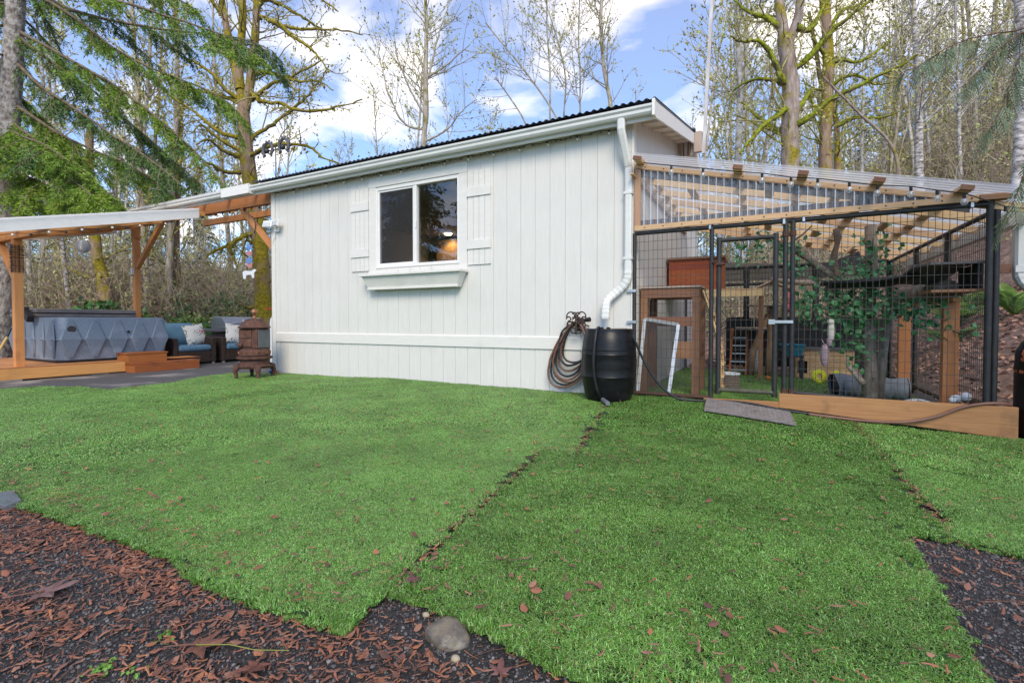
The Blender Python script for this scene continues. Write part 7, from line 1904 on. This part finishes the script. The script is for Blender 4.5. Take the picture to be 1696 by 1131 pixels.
far_src = [source("turf_tuft_far", *turf_patch(200 + i, .17, 420, .0125, .0023, 1.15), M_BLADE) for i in range(4)]
SEAMS = [((.31, -4.45), (.23, -3.87)), ((.23, -3.87), (.03, -2.625)), ((.275, -2.645), (-.09, -.73)), ((2.06, -3.07), (2.105, -.62)), ((2.105, -.62), (2.11, -.1))]
def scatter_turf(poly, flat, name, grain, xlim=(-9.2, 4.3)):
    xs_ = [p[0] for p in poly]; ys_ = [p[1] for p in poly]; npt = []; fpt = []
    def inn(x, y): return inside((x, y), poly)
    def seam_d(x, y):
        best = 9
        for (ax, ay), (bx, by) in SEAMS:
            L2 = (bx - ax) ** 2 + (by - ay) ** 2; u = min(1, max(0, ((x - ax) * (bx - ax) + (y - ay) * (by - ay)) / L2)); best = min(best, math.hypot(x - ax - u * (bx - ax), y - ay - u * (by - ay)))
        return best
    for near, st in ((True, .060), (False, .096)):
        x = max(min(xs_), xlim[0])
        while x < min(max(xs_), xlim[1]):
            y = max(min(ys_), -5)
            while y < max(ys_):
                q = (x + rs.uniform(-.4, .4) * st, y + rs.uniform(-.4, .4) * st); d = math.hypot(q[0] - CAM.x, q[1] - CAM.y)
                e = .005 if near else .035
                if (d < 3.9) == near and inn(*q) and inn(q[0] + e, q[1]) and inn(q[0] - e, q[1]) and inn(q[0], q[1] + e) and inn(q[0], q[1] - e) and seam_d(*q) > (.040 if near else .052): (npt if near else fpt).append(q)
                y += st
            x += st
    for pts, src, nm in ((npt, near_src, name), (fpt, far_src, name)):
        if not pts: continue
        P = np.array([(x, y, turf_z(x, y) - .004) for x, y in pts]); n = len(P)
        k = np.array([.62 + .45 * (math.sin(x * 2.1 + 1) * math.cos(y * 1.7) * .5 + .5) for x, y in pts]) * flat * rs.uniform(.88, 1.12, n)
        wn = np.ones(n)
        o = scatter(nm, P, grain + rs.normal(size=n) * .7, np.stack([wn, wn, k], 1), rs.randint(0, 4, n), src)
        tag(o, None, None, None, 'stuff')
scatter_turf(TURF_A, .85, "turf_grass", 2.2); scatter_turf(TURF_B, 1.05, "turf_grass", -1.2); scatter_turf(TURF_C, 1.0, "turf_grass", .4); scatter_turf(TURF_D, .8, "turf_grass", 1.0)

# a fringe of short tufts hanging over the outer edges
fr = []
for poly, ok in ((TURF_A, lambda y, x: y < -4.4 and x > -2.4), (TURF_B, lambda y, x: (y < -4.42) or (1.75 < x < 2.06 and y < -2.9)), (TURF_C, lambda y, x: y < -2.95)):
    for i in range(len(poly)):
        a = Vector(poly[i]); c = Vector(poly[(i + 1) % len(poly)]); n = int((c - a).length / .028) + 1
        for k in range(n):
            p = a.lerp(c, k / n)
            if ok(p.y, p.x): fr.append((p.x, p.y, turf_z(p.x, p.y) - .016 + rs.uniform(-.006, .004)))
n = len(fr); tag(scatter("turf_fringe", np.array(fr), rs.uniform(0, 6.28, n), np.stack([np.full(n, .55), np.full(n, .55), rs.uniform(.9, 1.3, n)], 1), rs.randint(0, 4, n), near_src, rs.normal(size=(n, 2)) * .25), None, None, None, 'stuff')
# gravel stones
def stone(seed):
    r = np.random.RandomState(seed); V = []; F = []
    import bmesh
    bm = bmesh.new(); bmesh.ops.create_icosphere(bm, subdivisions=1, radius=1)
    sq = r.uniform(.6, 1.25, 3); sq[2] *= .65
    for v in bm.verts: v.co = Vector([c * s_ * r.uniform(.8, 1.15) for c, s_ in zip(v.co, sq)])
    V = [tuple(v.co) for v in bm.verts]; F = [tuple(v.index for v in f.verts) for f in bm.faces]; bm.free(); return V, F
stones = [source("gravel_stone", *stone(300 + i), M_PEBI) for i in range(5)]
polys = (TURF_A, TURF_B, TURF_C)
def on_turf(x, y): return any(inside((x, y), p) for p in polys)
def gravel(xr, yr, per_m2, smin, smax):
    n = int((xr[1] - xr[0]) * (yr[1] - yr[0]) * per_m2); out = []
    for x, y in zip(rs.uniform(*xr, n), rs.uniform(*yr, n)):
        if not on_turf(x, y): out.append((x, y))
    return out
gp = gravel((-3.8, 1.9), (-5.35, -4.40), 9500, 0, 0) + gravel((1.80, 2.9), (-4.9, -3.05), 9500, 0, 0) + gravel((2.02, 2.14), (-3.1, -.1), 3000, 0, 0) + gravel((-.2, .34), (-4.6, -.6), 2200, 0, 0)
P = np.array([(x, y, ground_z(x, y) + .002) for x, y in gp]); n = len(P)
tag(scatter("gravel", P, rs.uniform(0, 6.28, n), (.0021 + .0048 * rs.rand(n) ** 3), rs.randint(0, 5, n), stones, rs.normal(size=(n, 2)) * .4), None, None, None, 'stuff')
cp_ = gravel((-9.0, -6.2), (-3.2, -.2), 90, 0, 0)

# fallen maple seeds and leaves: the largest in view one by one, the rest together
def leaf_shape(seed, kind):
    r = np.random.RandomState(seed); V = []; F = []
    if kind == 0:     # winged seed
        prof = [(-.5, .04), (-.38, .10), (-.24, .06), (0, .09), (.25, .135), (.42, .10), (.5, .02)]
    else:             # torn oval leaf
        prof = [(-.5, .02), (-.3, .20), (0, .30), (.25, .24), (.5, .03)]
    c1, c2 = r.uniform(-.18, .30), r.uniform(-.25, .25); tw = r.uniform(-.6, .6)
    for u, w in prof:
        z = .16 + c1 * (u * u - .25) * 1.2 + .06 * r.rand(); y0 = c2 * u * u
        for s_ in (-1, 0, 1): V.append((u, y0 + s_ * w, z + s_ * w * tw * u + (.05 if s_ == 0 else 0)))
    for i in range(len(prof) - 1):
        for j in (0, 1): F.append((i * 3 + j, i * 3 + 3 + j, i * 3 + 4 + j, i * 3 + 1 + j))
    return np.array(V), np.array(F)
shapes = [leaf_shape(400 + i, 0 if i < 5 else 1) for i in range(8)]
leaf_me = []
for i, (V, F) in enumerate(shapes):
    me = bpy.data.meshes.new("fallen_leaf"); me.from_pydata([tuple(v) for v in V], [], [tuple(f) for f in F]); me.materials.append(M_LEAFI); me.update(); leaf_me.append(me)
cand = []
def litter(n, xr, yr, where, s=(.022, .042), fn=None):
    k = 0; tries = 0
    while k < n and tries < n * 30:
        tries += 1
        x, y = rs.uniform(*xr), rs.uniform(*yr); on = on_turf(x, y)
        if where == 'turf' and not on or where == 'gravel' and on: continue
        if fn and rs.rand() > fn(x, y): continue
        z = turf_z(x, y) + .015 if on else ground_z(x, y) + (.004 if y < -4.4 or x > 2.4 else .014)
        cand.append((x, y, z, rs.uniform(0, 6.28), rs.uniform(*s), rs.randint(0, 8) if rs.rand() < .5 else rs.randint(0, 5), on)); k += 1
clump = lambda x, y: .30 + 1.0 * max(0, math.sin(x * 5.1 + 2 * math.sin(y * 7)) * math.cos(y * 9 + x * 3)) + (.35 if y > -4.80 else 0)
litter(7600, (-3.6, .75), (-5.35, -4.62), 'gravel', (.009, .037), clump)
litter(560, (.3, 1.9), (-5.2, -4.44), 'gravel', (.010, .034))
litter(1300, (1.82, 2.9), (-4.9, -3.06), 'gravel', (.010, .036), clump)
litter(420, (2.03, 2.13), (-3.1, -.12), 'gravel', (.014, .034))
litter(260, (-.12, .30), (-4.6, -.7), 'gravel', (.016, .034))
litter(1200, (-4.0, 2.6), (-4.7, -2.2), 'turf', (.014, .036))
litter(1500, (-8.0, 3.4), (-2.6, -.1), 'turf', (.018, .036))
for (ax, ay), (bx, by) in SEAMS + [((.03, -2.625), (.275, -2.645)), ((.275, -2.645), (.75, -2.66))]:
    for _ in range(int(46 * math.hypot(bx - ax, by - ay)) + 8):
        u = rs.rand(); x, y = ax + (bx - ax) * u + rs.normal() * .016, ay + (by - ay) * u + rs.normal() * .016
        cand.append((x, y, turf_z(x, y) + (.004 if rs.rand() < .6 else .016), rs.uniform(0, 6.28), rs.uniform(.014, .032), rs.randint(0, 5), on_turf(x, y)))
litter(130, (-2.2, .4), (-4.72, -4.3), 'turf', (.020, .038))
litter(110, (.3, 1.8), (-4.6, -4.1), 'turf', (.020, .038))
cf = Vector((-math.sin(math.radians(27.6)), math.cos(math.radians(27.6)), 0)); cr_ = Vector((cf.y, -cf.x, 0))
def shown(c_):
    d = Vector((c_[0], c_[1], c_[2])) - CAM; zf = d.dot(cf)
    if zf < .3: return 0
    u = d.dot(cr_) / zf * 800; v = -d.z / zf * 800
    if abs(u) > 850 or v > 600: return 0
    return c_[4] / zf
order = sorted(range(len(cand)), key=lambda i: -shown(cand[i]))
# half of the singles from the turf, half from the gravel, each the largest that show
tf = [i for i in order if cand[i][6]][:150]; gv = [i for i in order if not cand[i][6]][:150]
single = set(tf) | set(gv)
for i in tf + gv:
    x, y, z, a, s_, k, on = cand[i]
    o = bpy.data.objects.new("fallen_leaf", leaf_me[k]); COL.objects.link(o); o.location = (x, y, z); o.scale = (s_, s_, s_); o.rotation_euler = (rs.normal() * .18, rs.normal() * .18, a)
    if on: tag(o, "small brown maple seed wing fallen on the artificial turf", "fallen leaf", "seed wings on the turf")
    else: tag(o, "small rust brown maple seed wing lying on the dark gravel", "fallen leaf", "seed wings on the gravel")
VV = []; FF = []; base = 0
for i in order:
    if i in single: continue
    x, y, z, a, s_, k, on = cand[i]; V, F = shapes[k]; c_, d_ = math.cos(a), math.sin(a)
    tx, ty = rs.normal() * .2, rs.normal() * .2
    X = V[:, 0] * c_ - V[:, 1] * d_; Y = V[:, 0] * d_ + V[:, 1] * c_; Zz = V[:, 2] + X * tx + Y * ty
    VV.append(np.stack([x + X * s_, y + Y * s_, z + Zz * s_], 1)); FF.append(F + base); base += len(V)
o = np_mesh("leaf_litter", np.concatenate(VV), np.concatenate(FF), M_LEAFI); o['kind'] = 'stuff'
# needles and thin twigs in the gravel
T = Tubes()
for _ in range(1500):
    r_ = rs.rand()
    x, y = (rs.uniform(-2.4, 1.2), rs.uniform(-5.3, -4.5)) if r_ < .65 else (rs.uniform(1.83, 2.7), rs.uniform(-4.7, -3.1)) if r_ < .9 else (rs.uniform(-2.2, 2.0), rs.uniform(-4.7, -3))
    z = turf_z(x, y) + .024 if on_turf(x, y) else ground_z(x, y) + .010
    a = rs.uniform(0, 6.28); L = rs.uniform(.02, .07) * (1 + 1.5 * (rs.rand() < .12)); d = np.array([math.cos(a), math.sin(a), rs.normal() * .08])
    T.add(np.array([np.array([x, y, z]), np.array([x, y, z]) + d * L * .5 + rs.normal(size=3) * .003, np.array([x, y, z]) + d * L]), .0010, .0006, 3)
V, F = T.arrays(); np_mesh("needle_litter", V, F, M_LEAFI)['kind'] = 'stuff'
# forest-floor leaves on the bank beside the run
bk_ = []
for _ in range(9000):
    x, y = rs.uniform(3.35, 9.5), rs.uniform(-1.0, 11); z = ground_z(x, y) + .01
    bk_.append((np.array([x, y, z]), unit(np.array([rs.normal(), rs.normal(), .3])), rvec(rs), rs.uniform(.025, .07)))
for _ in range(3000):
    x, y = rs.uniform(-.5, 4), rs.uniform(4.1, 10); bk_.append((np.array([x, y, ground_z(x, y) + .01]), unit(np.array([rs.normal(), rs.normal(), .3])), rvec(rs), rs.uniform(.03, .07)))
V, F = bud_arrays(bk_, .55); np_mesh("forest_leaves", V, F, M_BROWNLEAF)['kind'] = 'stuff'

# big maple leaves, each its own
def maple_leaf(x, y, rz, S, label, c1, curl=.22):
    out = []
    lob = [(-100, .45), (-62, .30), (-50, .82), (-28, .42), (0, 1.0), (28, .42), (50, .82), (62, .30), (100, .45), (150, .22), (210, .22)]
    lob = [(-150, .28), (-112, .62), (-92, .34), (-55, .92), (-30, .42), (-12, .80), (0, 1.05), (12, .80), (30, .42), (55, .92), (92, .34), (112, .62), (150, .28)]
    V = [(0, 0, 0)]; r = np.random.RandomState(int(S * 1e5))
    for a, q in lob:
        a = math.radians(a); V.append((math.cos(a) * q, math.sin(a) * q, curl * q * q * (.5 + .5 * math.sin(a * 2 + 1)) + r.uniform(-.05, .08) * q))
    for a, q in lob:
        a = math.radians(a); V.append((math.cos(a) * q * .5, math.sin(a) * q * .5, .10 * q + r.uniform(-.02, .05)))
    n = len(lob); F = []
    for i in range(n - 1):
        F += [(0, n + 1 + i, n + 2 + i), (n + 1 + i, 1 + i, 2 + i, n + 2 + i)]
    z = (turf_z(x, y) + .02 if on_turf(x, y) else ground_z(x, y) + .016)
    c_, s_ = math.cos(rz), math.sin(rz)
    V2 = [(x + (a * c_ - b * s_) * S, y + (a * s_ + b * c_) * S, z + w * S) for a, b, w in V]
    m = MB().add(V2, F)
    o = solo(m, "maple_leaf", mat("big_leaf_" + str(int(S * 1e4)), c1, tuple(v * .6 for v in c1), scale=(40, 40, 40), rough=.5, spec=.4), label, "fallen leaf", (x, y, z))
    MB().tube([(x, y, z + .004), (x - .5 * S * c_ + .1 * S * s_, y - .5 * S * s_, z + .006), (x - 1.1 * S * c_, y - 1.05 * S * s_, z + .002)], [.0025, .002, .0015], 5).build("leaf_stalk", M_HOSEC, o)
maple_leaf(.03, -4.895, .6, .078, "large crumpled brown maple leaf on the gravel near the bottom edge", (0.21, 0.085, 0.055))
maple_leaf(-.70, -4.965, .9, .088, "large faded mauve brown maple leaf at the far left of the gravel", (0.20, 0.11, 0.10))
maple_leaf(.245, -4.875, -1.2, .060, "curled dark brown leaf just right of the large bottom leaf", (0.17, 0.062, 0.042), .5)
maple_leaf(.375, -4.425, 2.4, .040, "small purple brown maple leaf at the turf corner above the rock", (0.15, 0.06, 0.06))
maple_leaf(.80, -4.615, 2.0, .042, "dull red maple leaf on the gravel under the turf edge right of the rock", (0.20, 0.085, 0.075))
T = Tubes(); T.add(np.array([(.03, -4.90, -.03), (.12, -4.865, -.022), (.20, -4.85, -.02), (.27, -4.80, -.03)]), .0016, .0012, 5); V, F = T.arrays()
tag(np_mesh("green_stem", V, F, mat("yellow_green_stem", (0.24, 0.26, 0.05))), "thin yellow green plant stem lying across the large brown leaf", "stem")
# little weeds
for (x, y, n_, lab) in ((-.105, -5.05, 34, "tiny green weed sprouting in the gravel at the bottom left"), (-.10, -4.905, 22, "tiny light green weed above the bottom left weed"), (-.02, -5.03, 16, "tiny green weed right of the bottom left weed"), (1.24, -4.02 - .9, 10, "tiny weed at the lower edge of the middle turf")):
    bl = [(np.array([x + rs.normal() * .018, y + rs.normal() * .014, ground_z(x, y) + .008 + .012 * rs.rand()]), unit(np.array([rs.normal(), rs.normal(), .4])), rvec(rs), rs.uniform(.004, .008)) for _ in range(n_)]
    V, F = bud_arrays(bl, .7); tag(np_mesh("weed", V, F, mat("weed_green", (0.10, 0.24, 0.035), (0.16, 0.30, 0.05))), lab, "weed")
# rock and slate
import bmesh
bm = bmesh.new(); bmesh.ops.create_icosphere(bm, subdivisions=4, radius=1)
from mathutils import noise as _n
for v in bm.verts:
    p = v.co.copy(); k = 1 + .22 * _n.noise(p * 1.3 + Vector((3, 1, 2))) + .03 * _n.noise(p * 5)
    v.co = Vector((p.x * .062 * k, p.y * .056 * k, p.z * .050 * k))
me = bpy.data.meshes.new("rock"); bm.to_mesh(me); bm.free(); me.materials.append(M_ROCK); me.polygons.foreach_set("use_smooth", [True] * len(me.polygons))
o = bpy.data.objects.new("rock", me); COL.objects.link(o); o.location = (.60, -4.545, ground_z(.6, -4.545) - .004); tag(o, "rounded wet grey brown river rock at the turf edge in the foreground", "rock")
m = MB(); m.add([(-2.08, -4.74, -.035), (-1.80, -4.745, -.04), (-1.78, -4.69, -.02), (-1.98, -4.66, -.015), (-2.08, -4.74, -.06), (-1.80, -4.745, -.065), (-1.78, -4.69, -.05), (-1.98, -4.66, -.05)], [(0, 1, 2, 3), (0, 4, 5, 1), (1, 5, 6, 2), (2, 6, 7, 3), (3, 7, 4, 0)])
solo(m, "slate_piece", M_SLATE, "flat grey slate piece at the left end of the turf edge", "slate", (-1.9, -4.7, -.04))
for x, y, r_, lab in ((.485, -4.50, .010, "small pale pebble left of the rock"), (.668, -4.615, .011, "small tan pebble right below the rock")):
    solo(MB().ball((x, y, ground_z(x, y) + .006), r_, 10, 8, (1.2, 1, .8)), "pebble", mat("tan_pebble", (0.42, 0.36, 0.25), (0.30, 0.26, 0.19)), lab, "pebble", (x, y, ground_z(x, y)), smooth=True)

# ================================================================== shrubs, ferns and brush
def shrub(name, label, x, y, H, R, n, cols, leaf, seed, up=.4, gloss=.35):
    r = np.random.RandomState(seed); z0 = ground_z(x, y); root = thing(name, label, "shrub", (x, y, z0)); T = Tubes(); V = []; F = []
    tips = []
    for k in range(14):
        a = r.uniform(0, 6.28); S = twist(r, (x + r.normal() * .06, y + r.normal() * .06, z0 - .03), (math.cos(a) * R / H * .9, math.sin(a) * R / H * .9, 1), H * r.uniform(.6, 1.05), 7, .12, .02); T.add(S, .014, .004, 5); tips.append(S)
    for _ in range(n):
        S = tips[r.randint(0, len(tips))]; v = r.uniform(.15, 1) ** .6; j = min(6, int(v * 7)); p = S[j] + (S[j + 1] - S[j]) * (v * 7 - j)
        d = unit(r.normal(size=3) + np.array([0, 0, up])); s_ = unit(np.cross(d, r.normal(size=3))); nn_ = np.cross(s_, d); L = leaf * r.uniform(.6, 1.25); p = p + d * L * .4
        b = len(V); W = L * .26
        V += [p, p + d * L * .35 + s_ * W, p + d * L * .75 + s_ * W * .75, p + d * L - nn_ * L * .15, p + d * L * .75 - s_ * W * .75, p + d * L * .35 - s_ * W, p + d * L * .55 - nn_ * L * .08]
        F += [(b, b + 1, b + 6, b + 5), (b + 1, b + 2, b + 3, b + 6), (b + 5, b + 6, b + 3, b + 4)]
    A, B_ = T.arrays(); np_mesh("stems", A, B_, TWIG, True, root, (x, y, z0))['kind'] = 'stuff'
    np_mesh("leaves", np.array(V), np.array(F), island_mat(name + "_leaf", cols, rough=gloss, spec=.5), False, root, (x, y, z0))['kind'] = 'stuff'
DG = [(0.035, 0.13, 0.03), (0.08, 0.24, 0.05), (0.05, 0.17, 0.035), (0.12, 0.30, 0.075)]
YG = [(0.15, 0.28, 0.04), (0.32, 0.42, 0.08), (0.11, 0.22, 0.035), (0.44, 0.47, 0.17)]
MG = [(0.06, 0.15, 0.05), (0.13, 0.23, 0.09), (0.24, 0.15, 0.08), (0.09, 0.18, 0.06), (0.24, 0.30, 0.16)]
shrub("laurel_bush", "glossy dark green laurel standing behind the hot tub", -14.0, .55, 1.75, .65, 700, DG, .15, 1)
shrub("low_laurel_bush", "small green laurel left of the taller laurel behind the tub", -15.3, .3, 1.25, .4, 260, DG, .14, 2)
shrub("yellow_green_bush", "yellow green bush growing beside the second timber post", -13.2, 1.3, 1.25, .5, 420, YG, .13, 3, .7)
shrub("light_bush", "light green bush rising behind the wicker chairs", -13.1, 2.5, 1.2, .55, 520, YG, .14, 4, .7)
shrub("leafy_bush", "bright green bush between the wicker chairs and the grill", -12.3, 2.1, 1.0, .45, 380, DG + YG[:2], .12, 5, .5)
for k, (x, y, H) in enumerate(((-15.4, 3.6, 1.7), (-14.6, 4.6, 2.1), (-14.0, 5.4, 2.3), (-16.4, 4.6, 2.2))):
    shrub("bramble_thicket", ["tangled bramble with mixed green and brown leaves behind the light bush", "taller bramble mound left of the big maple trunk", "bramble mound growing round the foot of the big maple", "bramble mound farthest back behind the second post"][k], x, y, H, 1.1, 1100, MG, .11, 20 + k, .1, .5)
def fern(x, y, L, n, label, seed):
    r = np.random.RandomState(seed); z0 = ground_z(x, y); root = thing("sword_fern", label, "fern", (x, y, z0)); bl = []; T = Tubes()
    for k in range(n):
        a = r.uniform(0, 6.28); S = twist(r, (x, y, z0), (math.cos(a) * .55, math.sin(a) * .55, 1), L * r.uniform(.7, 1.1), 8, .04, -.17); T.add(S, .005, .002, 3)
        for q in range(44):
            v = (q + .5) / 44; j = min(7, int(v * 8)); c_ = S[j] + (S[j + 1] - S[j]) * (v * 8 - j); tt = unit(S[j + 1] - S[j]); s_ = unit(np.cross(tt, [0, 0, 1])); ln = .07 * math.sin(pi * (.12 + .88 * v)) + .01
            for sg in (-1, 1): d = unit(s_ * sg + tt * .3); bl.append((c_ + d * ln, d, tt, ln))
    A, B_ = T.arrays(); np_mesh("midribs", A, B_, TWIG, False, root, (x, y, z0))['kind'] = 'stuff'; A, B_ = bud_arrays(bl, .15); np_mesh("fronds", A, B_, mat("fern_green", (0.10, 0.22, 0.03), (0.20, 0.34, 0.06), world=True), False, root, (x, y, z0))['kind'] = 'stuff'
for k, (x, y, lab) in enumerate(((5.3, 6.1, "sword fern on the bank right of the white downspout"), (4.9, 7.6, "sword fern on the bank seen through the side wire"), (5.6, 9.2, "sword fern higher on the bank behind the run"), (4.3, 5.6, "small sword fern at the foot of the bank behind the run"))):
    fern(x, y, 1.0 if k < 3 else .6, 16, lab, 60 + k)
# brush in the wood
def brush(seed, H=2.4, n=34):
    r = np.random.RandomState(seed); T = Tubes(); bl = []
    for _ in range(n):
        p = np.array([r.normal() * .7, r.normal() * .7, -.1]); S = twist(r, p, (r.normal() * .35, r.normal() * .35, 1), H * r.uniform(.5, 1.1), 6, .16, .02); T.add(S, .013, .004, 3)
        for _q in range(7):
            j = r.randint(1, 6); B = twist(r, S[j], rvec(r) + np.array([0, 0, .5]), H * r.uniform(.12, .32), 3, .2, .03); T.add(B, .006, .002, 3)
            for _b in range(3): bl.append((B[r.randint(0, 4)] + r.normal(size=3) * .04, rvec(r), rvec(r), r.uniform(.022, .05)))
    A, F1 = T.arrays(); B_, F2 = bud_arrays(bl, .6)
    return A, F1, B_, F2
srcs = []; srcl = []
for k in range(4):
    A, F1, B_, F2 = brush(500 + k); srcs.append(source("brush", A, F1, M_BRUSH)); srcl.append(source("brush_leaves", B_, F2, M_BRUSHL))
bp = []
def brush_zone(n, pxr, zr_):
    k = 0
    while k < n:
        px = rs.uniform(*pxr); Z = rs.uniform(zr_[0] ** .5, zr_[1] ** .5) ** 2; t_ = (px - 848) / 800
        x = 1.366 + Z * (t_ * .8862 - .4633); y = -5.636 + Z * (t_ * .4633 + .8862)
        if (-13.6 < x < 4.4 and y < 9) or (x > 3 and y < 8.5): continue
        bp.append((x, y, ground_z(x, y))); k += 1
brush_zone(230, (-80, 470), (18, 30)); brush_zone(420, (-80, 470), (28, 62)); brush_zone(260, (1040, 1760), (18, 45)); brush_zone(240, (1040, 1760), (40, 85)); brush_zone(90, (470, 1040), (25, 60))
P = np.array(bp); n = len(P); ro = rs.uniform(0, 6.28, n); sc_ = rs.uniform(.7, 1.7, n); ix = rs.randint(0, 4, n)
tag(scatter("undergrowth", P, ro, sc_, ix, srcs), None, None, None, 'stuff'); tag(scatter("undergrowth_leaves", P, ro, sc_, ix, srcl), None, None, None, 'stuff')
